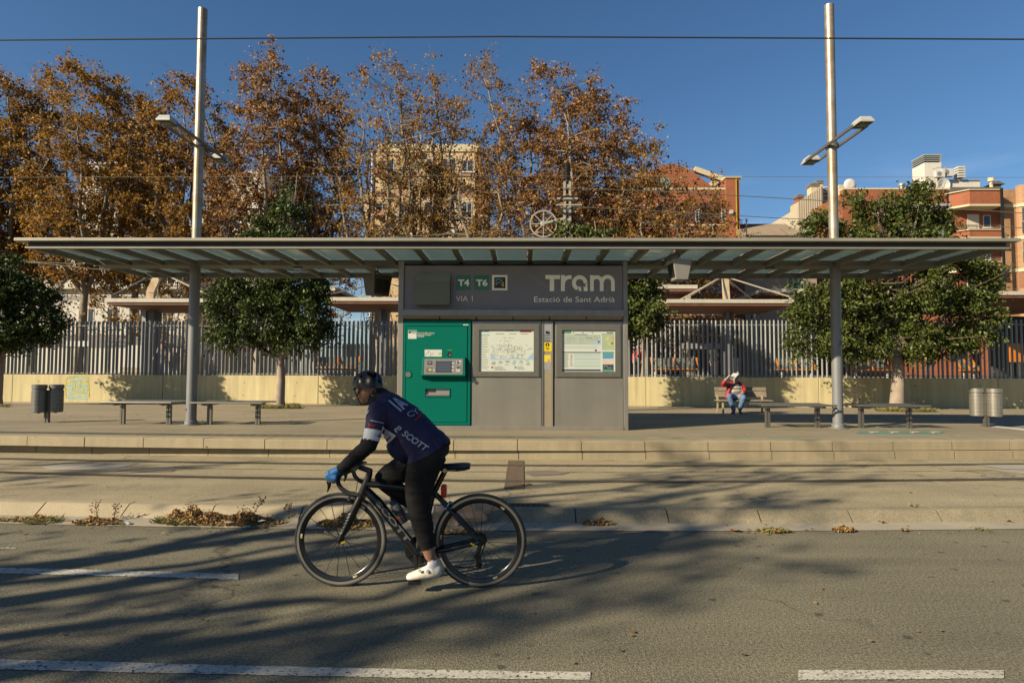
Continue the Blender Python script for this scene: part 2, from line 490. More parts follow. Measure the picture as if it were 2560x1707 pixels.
m_plat = M('platform_concrete', (0.27, 0.225, 0.165), .85, var=.16, scale=1.1, bump=.3, bscale=60, speck=.2, sscale=90, spots=.3, tracks=.12)
m_tile = M('tactile_tile', (0.17, 0.16, 0.14), .8, var=.2, scale=3, bump=.4, bscale=90)
m_pave = M('plaza_paving', (0.29, 0.245, 0.18), .85, var=.15, scale=.8, bump=.3, bscale=60, speck=.15, spots=.3, tracks=.08)
m_dark = M('joint_dark', (0.03, 0.026, 0.022), .9, var=.2)
m_rail = M('rail_steel', (0.16, 0.13, 0.10), .35, .85, var=.2, scale=12)
m_rust = M('rusty_iron', (0.20, 0.145, 0.085), .8, .2, var=.3, scale=14, bump=.4)
m_paint = M('road_paint', (0.62, 0.60, 0.54), .7, var=.12, scale=6, bump=.4, bscale=120, speck=.3, sscale=70)

gr = MB(); gr.v = [(-900, -300, -.06), (900, -300, -.06), (900, 1500, -.06), (-900, 1500, -.06)]; gr.f = [(0, 1, 2, 3)]
struct(gr.build('ground', M('bare_ground', (0.2, 0.18, 0.14), .9)))
road = struct(sheet('road', lambda x: -22.0, L_gut.y, 0, 0, m_asph))
gut = struct(sheet('gutter', lambda x: L_gut.y(x) - .012, lambda x: L_kb.y(x) + .05, 0.006, 0.022, m_gut, n=2))

# painted lane lines: worn thermoplastic sheets
def lane_mark(pts, wpx):
    """pts along the middle of the line in the picture, height of the band in pixels there"""
    b = MB(); n = 130; rng = random.Random(pts[0][0])
    for i in range(n + 1):
        t = i / n; k = t * (len(pts) - 1); j = min(int(k), len(pts) - 2); q = k - j
        u = pts[j][0] * (1 - q) + pts[j + 1][0] * q; v = pts[j][1] * (1 - q) + pts[j + 1][1] * q
        h = wpx[0] * (1 - t) + wpx[1] * t
        a = G(u, v - h / 2 + rng.uniform(-1.1, 1.1), .005); c = G(u, v + h / 2 + rng.uniform(-1.1, 1.1), .005)
        b.v += [tuple(c), tuple(a)]
        if i: b.f.append((2 * i - 2, 2 * i, 2 * i + 1, 2 * i - 1))
    return b
def road_paint_mat():
    m = M('worn_lane_paint', (0.56, 0.54, 0.49), .75, var=.14, scale=5, speck=.35, sscale=60)
    t = m.node_tree; b = t.nodes['Principled BSDF']
    tcn = _n(t, 'ShaderNodeTexCoord'); nn = _n(t, 'ShaderNodeTexNoise'); nn.inputs['Scale'].default_value = 38; nn.inputs['Detail'].default_value = 5; nn.inputs['Roughness'].default_value = .75
    t.links.new(tcn.outputs['Object'], nn.inputs['Vector'])
    q = _n(t, 'ShaderNodeMapRange'); q.inputs['From Min'].default_value = .39; q.inputs['From Max'].default_value = .44
    t.links.new(nn.outputs['Fac'], q.inputs['Value']); t.links.new(q.outputs['Result'], b.inputs['Alpha'])
    return m
m_lane = road_paint_mat()
for pts, wp in [([(-700, 1416), (-300, 1420), (0, 1425), (300, 1432), (596, 1441)], (13, 14)),
                ([(-600, 1650), (0, 1659), (500, 1671), (1000, 1682), (1476, 1688)], (27, 19)),
                ([(1996, 1686), (2250, 1685), (2510, 1684)], (25, 20)),
                ([(-500, 1366), (-200, 1368), (40, 1369)], (3, 2))]:
    struct(lane_mark(pts, wp).build('road_marking', m_lane, road))

# kerb of long granite blocks
kerb = struct(sheet('kerb', lambda x: L_kb.y(x) + .06, lambda x: L_kt.y(x) + .07, -.02, ZT - .008, m_dark))
def stones(parent, fb, ft, zb, zt, top, step, name, mat, x0=-13, x1=13, gap=.014, ph=0.0, cham=.012):
    x = x0 + ph
    while x < x1:
        xa, xb = x + gap / 2, x + step - gap / 2
        jz = random.uniform(-.003, .003); jy = random.uniform(-.004, .004)
        sec = lambda q: [(q, fb(q) + jy, zb), (q, fb(q) + (ft(q) - fb(q)) * .93 + jy, zt - cham * .8 + jz), (q, ft(q) + cham + jy, zt + jz), (q, ft(q) + top, zt + jz), (q, ft(q) + top, zb)]
        b = MB(); b.add(sec(xa) + sec(xb), [(0, 5, 6, 1), (1, 6, 7, 2), (2, 7, 8, 3), (3, 8, 9, 4), (0, 1, 2, 3, 4), (9, 8, 7, 6, 5)])
        b.build(name, mat(x) if callable(mat) else mat, parent); x += step
    jb = MB(); x = x0 + ph; e = .006
    while x < x1:
        q = x - gap / 2 - .001; q2 = x + gap / 2 + .001
        sc = lambda q: [(q, fb(q) + e, zb), (q, fb(q) + (ft(q) - fb(q)) * .93 + e, zt - cham - e), (q, ft(q) + cham + e, zt - e), (q, ft(q) + top, zt - e)]
        jb.add(sc(q) + sc(q2), [(0, 4, 5, 1), (1, 5, 6, 2), (2, 6, 7, 3)]); x += step
    tag(jb.build('mortar_joints', m_mort, parent), kind='stuff')
m_mort = M('dark_mortar', (.05, .042, .03), .95, var=.2)
stones(kerb, L_kb.y, L_kt.y, -.01, ZT + .002, .13, .955, 'kerb_stone', lambda x: m_gran if x < -.6 else m_gran3, ph=.19)

# tram track bed
track = struct(sheet('track_bed', lambda x: L_kt.y(x) + .12, lambda x: L_pb.y(x) + .1, ZT - .004, ZT - .004, m_asph2, n=3))
def ribbon(name, f, d0, d1, z0, z1, mat, parent, wob=0.0):
    xs = [-45, -25] + [x * .25 for x in range(-64, 65)] + [25, 45]
    b = MB(); r_ = random.Random(3)
    for x in xs:
        e0, e1 = r_.uniform(-wob, wob), r_.uniform(-wob, wob)
        b.v += [(x, f(x) + d0 + e0, z0), (x, f(x) + d1 + e1, z1)]
    for i in range(len(xs) - 1): b.f.append((2 * i, 2 * i + 2, 2 * i + 3, 2 * i + 1))
    return b.build(name, mat, parent)
for f in (L_r1.y, L_r2.y):
    struct(ribbon('rail_bedding', f, -.05, .14, ZT + .0005, ZT + .0005, M('rail_bedding', (.20, .16, .11), .9, var=.3, scale=9, bump=.8, bscale=30), track, .03))
    struct(ribbon('rail', f, -.028, .028, ZT + .008, ZT + .008, m_rail, track))
    struct(ribbon('rail_groove', f, .03, .075, ZT + .0068, ZT + .0068, m_dark, track))
# seam down the middle of the track and the concrete repair patches
mid = lambda x: (L_r1.y(x) + L_r2.y(x)) / 2 + .1
struct(ribbon('track_seam', mid, -.012, .012, ZT + .001, ZT + .001, M('seam', (.15, .12, .09), .9, var=.3), track, .012))
def patch(name, pts, z, mat, parent, t=.0):
    b = MB(); q = [G(u, v, z) for u, v in pts]
    b.add([tuple(p) for p in q], [tuple(range(len(q)))]); o = b.build(name, mat, parent); recalc(o)
    return struct(o)
m_patch = M('patch_concrete', (.40, .36, .29), .85, var=.12, scale=3, bump=.3)
m_patch2 = M('patch_tar', (.20, .17, .13), .85, var=.12, scale=3)
patch('concrete_patch', [(100, 1166), (150, 1160), (345, 1157), (290, 1172), (130, 1175)], ZT + .002, m_patch, track)
patch('concrete_patch', [(2440, 1161.5), (2570, 1161), (2570, 1173), (2510, 1172)], ZT + .002, m_patch, track)
patch('concrete_patch', [(2480, 1175), (2570, 1174), (2570, 1186)], ZT + .0024, m_patch, track)
patch('tar_patch', [(285, 1176), (330, 1169), (400, 1167), (440, 1173), (430, 1178), (360, 1180)], ZT + .0022, m_patch2, track)
patch('tar_patch', [(1312, 1182), (1318, 1176), (1380, 1175), (1425, 1181), (1400, 1186), (1330, 1189)], ZT + .0022, m_patch2, track)

# drain grating across the track, drain at the kerb
gc = thing('drain_grating', 'long brown rusty drain grating laid across both tram rails', 'drain', G(1280, 1180, ZT))
x0, x1 = G(1262, 1210, ZT).x, G(1310, 1210, ZT).x
ya, yb = G(1280, 1221, ZT).y, G(1280, 1151, ZT).y
b = MB(); b.box(x0, x1, ya, yb, ZT - .01, ZT + .003); b.build('bed', m_dark, gc)
for xa, xb in ((x0, x0 + .015), ((x0 + x1) / 2 - .008, (x0 + x1) / 2 + .008), (x1 - .015, x1)):
    b = MB(); b.box(xa, xb, ya, yb, ZT, ZT + .006); b.build('frame_bar', m_rust, gc)
n = 92; bars = MB()
for i in range(n):
    y = ya + (yb - ya) * (i + .5) / n
    if any(abs(y - f(.02) + .0) < .06 for f in (L_r1.y, L_r2.y)): continue
    bars.box(x0 + .015, (x0 + x1) / 2 - .008, y - .010, y + .010, ZT, ZT + .005); bars.box((x0 + x1) / 2 + .008, x1 - .015, y - .010, y + .010, ZT, ZT + .005)
tag(bars.build('grating_bars', m_rust, gc), kind='stuff')
gd = thing('kerb_drain', 'dark iron drain grille set in the asphalt behind the kerb', 'drain', G(1300, 1272, ZT))
xa, xb = G(1205, 1272, ZT).x, G(1373, 1272, ZT).x; ya = L_kt.y(.1) + .14; yb = ya + .12
b = MB(); b.box(xa, xb, ya, yb, ZT - .01, ZT + .002); b.build('pit', m_dark, gd)
b = MB(); b.box(xa, xb, ya, ya + .012, ZT, ZT + .012).box(xa, xb, yb - .012, yb, ZT, ZT + .012).box(xa, xa + .012, ya, yb, ZT, ZT + .011).box(xb - .012, xb, ya, yb, ZT, ZT + .011); b.build('frame', m_rust, gd)
bar0 = None
for i in range(13):
    x = xa + .02 + (xb - xa - .04) * i / 12
    b = MB(); b.bar((x - .018, ya + .01, ZT + .006), (x + .018, yb - .01, ZT + .006), .012, .008); b.build('bar', m_rust, gd)

# platform edge: a proud upper course over a recessed lower course
plat = struct(sheet('platform', lambda x: L_pt.y(x) + .35, lambda x: 14.6, ZP, ZP, m_plat, n=2))
plat_e = struct(sheet('platform_edge', lambda x: L_pb.y(x) + .14, lambda x: L_pt.y(x) + .36, ZT - .03, ZP - .012, m_dark))
stones(plat_e, lambda x: L_pb.y(x) + .03, lambda x: L_pb.y(x) + .03, ZT - .03, .262, .2, 1.05, 'lower_edge_stone', m_gran2, -13, 13, .013, .35, .004)
stones(plat_e, L_pt.y, L_pt.y, .272, ZP + .003, .36, 1.05, 'upper_edge_stone', m_gran2, -13, 13, .013, .33, .012)
struct(sheet('edge_joint', lambda x: L_pb.y(x) + .05, lambda x: L_pt.y(x) + .3, .255, .275, m_dark, parent=plat_e))
# tactile strip, one tile at a time
tl = MB(); tl.box(-.102, .102, -.19, .19, 0, .005)
for k in range(9):
    tl.box(-.09 + k * .0205, -.078 + k * .0205, -.175, .175, .005, .010)
t0 = None; i = 0
m_tile2 = M('tactile_tile_green', (0.15, 0.17, 0.145), .8, var=.2, scale=3, bump=.4, bscale=90)
mesh_t = []
for mm in (m_tile, m_tile2):
    tb = MB(); tb.v = list(tl.v); tb.f = list(tl.f); o = tb.build('tactile_tile', mm, plat); mesh_t.append(o)
rng = random.Random(5)
x = -9.6
while x < 9.8:
    o = rng.choice(mesh_t).copy(); COL.objects.link(o); o.parent = plat
    o.location = (x, L_pt.y(x) + .58, ZP + .001); x += .2085
for o in mesh_t: bpy.data.objects.remove(o)
struct(sheet('plaza', lambda x: 14.6, lambda x: 40.0 if False else 30.0, ZP, ZP - (ZP - ZW) * (30 - 14.6) / (21 - 14.6) * .5, m_pave))
def zpl(Y):                                    # height of the plaza at depth Y
    return ZP if Y < 14.6 else ZP - (ZP - ZW) * .5 * (Y - 14.6) / (21 - 14.6)
def GP(u, v):                                  # point on the plaza
    z = ZP
    for _ in range(12):
        q = G(u, v, z); z = zpl(q.y)
    return q
# green painted band with worn cream marks on the platform, white line by the bins
m_green = M('green_floor_paint', (0.10, 0.26, 0.19), .7, var=.2, scale=6, speck=.2, sscale=60)
for row in ((1077.5, 1083.5, 2148, 2362), (1065, 1067.5, 2160, 2280)):
    b = MB(); k = 12
    for i in range(k + 1):
        u = row[2] + (row[3] - row[2]) * i / k
        b.v += [tuple(G(u - 8, row[1], ZP + .004)), tuple(G(u, row[0], ZP + .004))]
        if i: b.f.append((2 * i - 2, 2 * i, 2 * i + 1, 2 * i - 1))
    fm = struct(b.build('floor_sign', m_green, plat))
    for i in range(4):
        u = row[2] + 20 + (row[3] - row[2] - 40) * i / 3.4
        q = MB(); hv = row[1] - row[0]
        q.add([tuple(G(u + 4, row[0] + hv * .12, ZP + .008)), tuple(G(u + 30, row[0] + hv * .12, ZP + .008)), tuple(G(u + 26, row[0] + hv * .38, ZP + .008)), tuple(G(u + 2, row[0] + hv * .38, ZP + .008))], [(3, 2, 1, 0)])
        q.add([tuple(G(u + 12, row[0] + hv * .38, ZP + .0085)), tuple(G(u + 17, row[0] + hv * .38, ZP + .0085)), tuple(G(u + 12, row[0] + hv * .9, ZP + .0085)), tuple(G(u + 6, row[0] + hv * .9, ZP + .0085))], [(3, 2, 1, 0)])
        struct(q.build('floor_mark', m_paint, fm))
b = MB(); b.add([tuple(G(u, v, ZP + .004)) for u, v in [(2450, 1063.5), (2480, 1063), (2620, 1077), (2620, 1082), (2560, 1076)]], [(0, 1, 2, 3, 4)])
struct(recalc(b.build('white_line', m_paint, plat)))
# ================================================================== SHELTER, KIOSK
m_steel = M('canopy_grey_paint', (0.25, 0.25, 0.225), .5, .1, var=.1, scale=2, speck=.05, tint=(.27, .24, .19))
m_rib = M('canopy_rib_shaded', (.14, .13, .1), .55, .1, var=.1, scale=2)  # same canopy steel, darkened: the underside's shade is put into the colour
m_steel_d = M('canopy_web', (0.055, 0.055, 0.058), .6, var=.1)
m_col = M('column_grey_paint', (0.22, 0.225, 0.23), .5, .15, var=.08, scale=2, streak=.08)
m_glass = glass_mat('frosted_canopy_glass', (0.78, 0.95, 0.90), clear=.56)
m_galv = M('rusty_galvanised_pole', (0.46, 0.42, 0.34), .42, .55, var=.14, scale=5, speck=.2, sscale=60, tint=(.36, .22, .09))
m_lampg = M('lamp_housing', (0.50, 0.50, 0.45), .5, .1, var=.06)
m_armg = M('lamp_arm', (0.20, 0.19, 0.17), .5, .5, var=.1)
m_inox = M('stainless', (0.50, 0.47, 0.41), .28, .9, var=.1, scale=3, streak=.1)
m_alu = M('brushed_steel_cladding', (0.40, 0.38, 0.33), .42, .55, var=.10, scale=1.6, streak=.06, tint=(.36, .325, .26))

YF, YR = 11.35, 15.0
XL, XR = P(62, 617, YF).x, P(2524, 619, YF).x
ZB, ZTOP = 3.765, 3.925
YC0, YC1 = 13.2, 13.66
sh = thing('tram_shelter', 'long flat grey steel canopy with frosted glass panes on two round columns', 'shelter', (0, 13.4, ZP))
b = MB()                                     # front and rear edge beams: flange, web, oversailing cap
b.box(XL, XR, YF, YF + .10, ZB, ZB + .045); b.build('front_flange', m_steel, sh, bevel=.004)
b = MB(); b.box(XL + .02, XR - .02, YF + .05, YF + .09, ZB + .047, ZTOP - .047); b.build('front_web', m_steel_d, sh)  # near-black web: shade of the recess under the cap is in the colour
b = MB(); b.box(XL - .13, XR + .13, YF - .10, YF + .12, ZTOP - .045, ZTOP + .012); b.build('front_cap', m_steel, sh, bevel=.006)
b = MB(); b.box(XL, XR, YR - .10, YR, ZB, ZTOP - .05); b.build('rear_beam', m_rib, sh, bevel=.004)
b = MB(); b.box(XL - .13, XR + .13, YR - .1, YR + .1, ZTOP - .045, ZTOP + .012); b.build('rear_cap', m_steel, sh, bevel=.006)
b = MB(); b.box(XL + .05, XR - .05, YC0, YC1, ZB + .003, ZTOP - .03); b.build('spine_beam', m_rib, sh, bevel=.006)
for x in (XL, XR - .08):
    b = MB(); b.box(x, x + .08, YF + .102, YR - .102, ZB + .002, ZTOP - .05); b.build('end_beam', m_rib, sh, bevel=.004)
NB = 25; px = (XR - XL - .08) / NB
for (ya, yb) in ((YF + .102, YC0 - .002), (YC1 + .002, YR - .102)):
    b = MB(); b.box(-.04, .04, ya, yb, ZB + .004, ZTOP - .05)
    b = MB(); x = XL + .04 + px
    b.prism([(ya, ZB + .006), (yb, ZB + .006), (yb, ZTOP - .052), (ya, ZTOP - .052)], x - .04, x + .04, 'yz')
    r0 = recalc(b.build('rib', m_rib, sh))
    for i in range(1, NB - 1):
        o = r0.copy(); COL.objects.link(o); o.parent = sh; o.location = (px * i, 0, 0)
    b = MB(); b.box(XL + .085, XL + px - .005, ya + .0, yb, ZTOP - .048, ZTOP - .036)
    g0 = b.build('glass_pane', m_glass, sh)
    for i in range(1, NB):
        o = g0.copy(); COL.objects.link(o); o.parent = sh; o.location = (px * i + (-.02 if i else 0), 0, 0)
CX_ = [(P(479, 1000, 13.43).x, 13.43), (P(2094, 1000, 13.43).x, 13.43)]
for i, (x, y) in enumerate(CX_):
    b = MB(); b.tube([(x, y, ZP), (x, y, ZB + .003)], .105, 32); c = b.build('column', m_col, sh, True)
    b = MB(); b.lathe([(.105, .10), (.125, .085), (.13, .02), (.19, .016), (.19, 0)], (x, y, ZP + .001), 'z', 32); b.build('base_collar', m_col, c, True)
    b = MB(); b.lathe([(0, -.018), (.1, -.018), (.1, 0)], (x + (2.2 if i == 0 else -1.35), y, ZB + .002), 'z', 20); b.build('ceiling_light', m_steel_d, sh, True)
# scribble on the right column
b = MB(); rr = random.Random(2)
for i in range(9):
    a0 = R(270 + rr.uniform(5, 40)); z = ZP + 1.72 + rr.uniform(0, .32); q = []
    for k in range(4):
        a = a0 + rr.uniform(-.25, .25); q.append((CX_[1][0] + .1065 * math.cos(a), 13.43 + .1065 * math.sin(a), z + rr.uniform(-.05, .05)))
    b.tube(q, .004, 4)
b.build('scribble', M('ink', (.01, .01, .012), .6), sh)

# ---- lamp masts rising above the canopy
def lamp_head(par, c, s):
    hd = MB(); x, y, z = c
    w2, d2 = .14, .20
    hd.add([(x - w2, y - d2, z - .05), (x + w2, y - d2, z - .05), (x + w2, y + d2, z - .05), (x - w2, y + d2, z - .05),
            (x - w2, y - d2, z - .02), (x + w2, y - d2, z - .02), (x + w2, y + d2, z - .02), (x - w2, y + d2, z - .02),
            (x - w2 * .72, y - d2 * .7, z + .075), (x + w2 * .72, y - d2 * .7, z + .075), (x + w2 * .72, y + d2 * .7, z + .075), (x - w2 * .72, y + d2 * .7, z + .075)],
           [(0, 3, 2, 1), (0, 1, 5, 4), (1, 2, 6, 5), (2, 3, 7, 6), (3, 0, 4, 7), (4, 5, 9, 8), (5, 6, 10, 9), (6, 7, 11, 10), (7, 4, 8, 11), (8, 9, 10, 11)])
    h = hd.build('lamp_head', m_lampg, par, bevel=.006)
    g = MB(); g.box(x - w2 * .8, x + w2 * .8, y - d2 * .75, y + d2 * .6, z - .062, z - .05); g.build('frame', m_steel_d, h)
    g = MB(); g.box(x - w2 * .62, x + w2 * .62, y - d2 * .6, y + d2 * .3, z - .068, z - .062); g.build('lens', M('lamp_lens', (.32, .33, .28), .15, var=.05), h)
for i, (x, y) in enumerate(CX_):
    y = y + .02
    top = P(509 if i == 0 else 2070, 24 if i == 0 else 14, y)
    zt = top.z; za = 6.42 if i == 0 else 6.36
    t = thing('lamp_mast', ['rusty galvanised lamp mast over the shelter\'s left column, standing before brown trees', 'rusty galvanised lamp mast over the shelter\'s right column, standing against blue sky'][i], 'lamp post', (x, y, ZTOP + .013), 'lamp masts on the shelter')
    b = MB(); b.tube([(x, y, ZTOP + .013), (x, y, zt)], .096, 32); b.build('pole', m_galv, t, True)
    for s in (-1, 1):
        b = MB(); b.bar((x + s * .13, y - 1.15, za), (x + s * .13, y + .95, za), .035, .06); b.build('arm', m_armg, t, bevel=.004)
    b = MB(); b.lathe([(.098, -.05), (.125, -.05), (.125, .05), (.098, .05)], (x, y, za), 'z', 24); b.box(x - .15, x + .15, y - .02, y + .02, za - .025, za + .025); b.build('clamp', m_armg, t)
    lamp_head(t, (x, y - 1.2, za + .03), -1); lamp_head(t, (x, y + 1.0, za + .03), 1)

# ---- kiosk
YK = 12.7
def K(x, z_): return P(980 + x / 3.408, 640 + z_ / 3.408, YK)
def kx(x): return K(x, 800).x
def kz(z_): return K(1000, z_).z
def kbox(bm, x0, x1, z0, z1, y0, y1): return bm.box(kx(x0), kx(x1), YK + y0, YK + y1, kz(z1), kz(z0))
m_sign = M('sign_panel_slate', (0.155, 0.155, 0.175), .55, var=.05, scale=2)
m_letter = M('cream_lettering', (0.58, 0.58, 0.50), .6, var=.03)
m_tgreen = M('route_green', (0.045, 0.20, 0.145), .5, var=.04)
m_box = M('olive_metal', (0.17, 0.165, 0.12), .5, .2, var=.06)
m_mach = M('machine_green', (0.0, 0.215, 0.135), .38, var=.05, scale=1.5, speck=.03, spec=.12)
m_frame = M('kiosk_frame', (0.33, 0.31, 0.27), .45, .45, var=.1, scale=3, streak=.1)
m_soff = M('kiosk_soffit', (0.42, 0.36, 0.28), .6, var=.06)
ks = thing('tram_kiosk', 'grey steel kiosk under the canopy carrying the tram stop sign panel', 'kiosk', (kx(1030), YK + .5, ZP))
for xa, xb in ((50, 96), (1971, 2009)):
    b = MB(); b.box(kx(xa), kx(xb), YK - .03, YK + .95, ZP, ZB + .0); b.build('post', m_frame, ks, bevel=.006)
b = MB(); kbox(b, 98, 1969, 84, 461, 0, .5); sgn = b.build('sign_panel', m_sign, ks, bevel=.004)
b = MB(); kbox(b, 98, 1969, 60, 83, .1, .5); b.build('top_gap', m_dark, ks)
b = MB(); kbox(b, 98, 1969, 463, 516, -.12, .4); b.build('ledge', m_frame, ks, bevel=.004)
for i in range(6):
    x0 = 98 + i * 312; x1 = min(x0 + 303, 1969)
    b = MB(); z0, z1 = kz(546), kz(519)
    b.add([(kx(x0), YK - .11, z1), (kx(x1), YK - .11, z1), (kx(x1), YK + .05, z0), (kx(x0), YK + .05, z0), (kx(x0), YK + .05, z1), (kx(x1), YK + .05, z1)], [(3, 2, 1, 0), (0, 1, 5, 4), (0, 4, 3), (1, 2, 5), (2, 3, 4, 5)])
    recalc(b.build('soffit_panel', m_soff, ks))
b = MB(); b.box(kx(98), kx(1969), YK + .06, YK + .9, kz(1440), kz(548)); b.build('core', m_steel_d, ks)
b = MB(); b.box(kx(98), kx(1969), YK - .04, YK + .95, ZP, kz(1446)); b.build('plinth', m_frame, ks, bevel=.004)
b = MB(); b.box(kx(98), kx(1969), YK + .5, YK + .96, kz(546), ZB - .02); b.build('back_panel', m_frame, ks)
# sloped box on the sign panel
b = MB(); xa, xb = kx(205), kx(497); z0, z1, z2 = kz(425), kz(228), kz(145)
b.add([(xa, YK - .17, z0), (xb, YK - .17, z0), (xb, YK - .17, z1), (xa, YK - .17, z1), (xa, YK - .003, z0 + .01), (xb, YK - .003, z0 + .01), (xb, YK - .003, z2 + .02), (xa, YK - .003, z2 + .02)],
      [(0, 1, 2, 3), (3, 2, 6, 7), (1, 5, 6, 2), (4, 0, 3, 7), (0, 4, 5, 1), (5, 4, 7, 6)])
b.build('sensor_box', m_box, ks, bevel=.005)
yS = YK - .004
for xa, xb, s_ in ((541, 669, 'T4'), (696, 825, 'T6')):
    b = MB(); kbox(b, xa, xb, 163, 290, -.006, -.0005); pl = b.build('route_plate', m_tgreen, sgn)
    sign_text('lettering', s_, kx(xa + 17), kz(254), YK - .007, kz(201) - kz(254), m_letter, pl, width=kx(xb - 14) - kx(xa + 17), bold=.035)
b = MB(); kbox(b, 850, 981, 163, 292, -.006, -.0005); pl = b.build('colour_plate', m_letter, sgn)
b = MB(); kbox(b, 868, 964, 181, 275, -.009, -.0062); pk = b.build('dark_square', M('plate_black', (.012, .012, .014), .5), pl)
cells = {'cyan': [(880, 894, 193, 220), (894, 922, 193, 205), (894, 936, 220, 234), (922, 936, 220, 246)],
         'magenta': [(922, 950, 193, 206), (880, 893, 220, 233), (922, 936, 246, 260)],
         'yellow': [(922, 936, 206, 219), (936, 950, 220, 261), (880, 894, 233, 247)]}
cc = {'cyan': (.08, .27, .45), 'magenta': (.27, .0, .07), 'yellow': (.55, .42, .0)}
for k, q in cells.items():
    b = MB()
    for c in q: kbox(b, *c, -.011, -.0092)
    b.build('colour_blocks', M('plate_' + k, cc[k], .5), pk)
sign_text('lettering', 'VIA 1', kx(541), kz(386), YK - .001, kz(338) - kz(386), m_letter, sgn, width=kx(684) - kx(541), bold=-.012)
b = MB(); b.bar((kx(671), YK - .0045, kz(349)), (kx(684), YK - .0045, kz(339)), .004, .02, up=(0, 1, 0)); b.build('numeral_flag', m_letter, sgn)
sign_text('lettering', 'Estació de Sant Adrià', kx(1210), kz(391), YK - .001, kz(342) - kz(391), m_letter, sgn, width=kx(1900) - kx(1210), bold=.0)
# the rounded tram wordmark: strokes with flat ends
def stroke(bm, pts, wd, y0, y1):
    n_ = len(pts); lf, rt = [], []
    for i, p in enumerate(pts):
        a = pts[max(i - 1, 0)]; c = pts[min(i + 1, n_ - 1)]
        d = Vector((c[0] - a[0], c[1] - a[1])); d.normalize(); nn = Vector((-d.y, d.x)) * wd / 2
        lf.append((p[0] + nn.x, p[1] + nn.y)); rt.append((p[0] - nn.x, p[1] - nn.y))
    o = len(bm.v)
    for y in (y0, y1):
        for q in lf + rt: bm.v.append((kx(q[0]), YK + y, kz(q[1])))
    for i in range(n_ - 1):
        bm.f.append((o + i, o + i + 1, o + n_ + i + 1, o + n_ + i))
        m_ = 2 * n_
        bm.f.append((o + m_ + i + 1, o + m_ + i, o + m_ + n_ + i, o + m_ + n_ + i + 1))
    return bm
def arc(cx, cy, r_, a0, a1, n_=18): return [(cx + r_ * math.cos(R(a0 + (a1 - a0) * i / n_)), cy - r_ * math.sin(R(a0 + (a1 - a0) * i / n_))) for i in range(n_ + 1)]
def wordmark(sc, ox, oy, fn=stroke):
    b = MB(); W_ = 33
    y0, y1 = -.006, -.0005
    fn(b, [(1306, 179), (1432, 179)], W_, y0, y1)
    fn(b, [(1362, 190), (1362, 298)], W_ + 4, y0 - .0004, y1)
    fn(b, [(1456, 298), (1456, 163)], W_, y0 - .0008, y1)
    fn(b, arc(1516, 236, 57, 178, 92, 12) + [(1530, 179)], W_ - 2, y0 - .001, y1)
    fn(b, arc(1600, 230, 50, 250, -35, 26), W_, y0 - .0012, y1)
    fn(b, arc(1600, 230, 50, -35, -110, 3)[:1] + [(1650, 232), (1650, 298)], W_, y0 - .0016, y1)
    fn(b, [(1596, 262), (1606, 298)], 22, y0 - .002, y1)
    fn(b, [(1704, 298), (1704, 163)], W_ - 2, y0 - .0002, y1)
    fn(b, arc(1745, 222, 43, 180, 0, 16) + [(1788, 298)], W_ - 2, y0 - .0006, y1)
    fn(b, arc(1838, 222, 46, 180, 0, 16) + [(1884, 298)], W_ - 2, y0 - .001, y1)
    return b
recalc(wordmark(1, 0, 0).build('wordmark', m_letter, sgn))

# ---- ticket machine
tm = thing('ticket_machine', 'green ticket vending machine at the left of the kiosk', 'ticket machine', (kx(385), YK + .3, kz(1440)))
b = MB(); kbox(b, 100, 671, 552, 1441, .02, .058); b.build('surround', m_mach, tm)
for xa, xb, za, zb in ((100, 118, 552, 1441), (648, 671, 552, 1441), (118, 648, 552, 598), (118, 648, 1420, 1441)):
    b = MB(); kbox(b, xa, xb, za, zb, -.035, .02); b.build('frame', m_mach, tm, bevel=.003)
# door with real openings: console recess and the tray
b = MB(); xs_, zs_ = [120, 285, 497, 640], [602, 1128, 1200, 1416]
for i in range(3):
    for j in range(3):
        if i == 1 and j == 1: continue
        kbox(b, xs_[i], xs_[i + 1], zs_[j], zs_[j + 1], -.028, .018)
b2 = MB()
def frame_door(): return b
dr = b.build('door', m_mach, tm)
# console hood
b = MB(); xa, xb = kx(264), kx(632); zt_, zb_ = kz(866), kz(1020); zl = kz(1052)
b.add([(xa, YK - .03, zt_), (xb, YK - .03, zt_), (xb, YK - .03, zl), (xa, YK - .03, zl), (xa + .015, YK - .09, zt_ - .005), (xb - .015, YK - .09, zt_ - .005), (xb, YK - .16, zb_), (xa, YK - .16, zb_)],
      [(0, 1, 5, 4), (4, 5, 6, 7), (1, 2, 6, 5), (0, 4, 7, 3), (7, 6, 2, 3), (0, 3, 2, 1)])
cs = recalc(b.build('console', m_mach, tm, bevel=.004))
def con(x, z_, d=.0):
    t = (z_ - 866) / (1020 - 866); y = YK - .09 - .07 * t - .004 - d
    return Vector((kx(x), y, kz(z_)))
def conq(name, x0, x1, z0, z1, d, mat, par, th=.004):
    b = MB(); q = [con(x0, z1, d), con(x1, z1, d), con(x1, z0, d), con(x0, z0, d)]; back = [p + Vector((0, th, 0)) for p in q]
    b.add([tuple(p) for p in q + back], [(0, 1, 2, 3), (0, 4, 5, 1), (1, 5, 6, 2), (2, 6, 7, 3), (3, 7, 4, 0)]); return b.build(name, mat, par)
m_cpl = M('console_plate', (.30, .28, .25), .4, .5, var=.05)
m_blk = M('black_plastic', (.015, .015, .017), .45, var=.05)
m_wht = M('white_print', (.62, .62, .58), .6, var=.04)
pl = conq('panel', 284, 610, 878, 1010, .001, m_cpl, cs)
conq('screen_bezel', 381, 517, 897, 994, .003, m_blk, cs)
conq('screen', 388, 509, 904, 987, .005, M('screen_glass', (.07, .085, .11), .12, var=.03), cs)
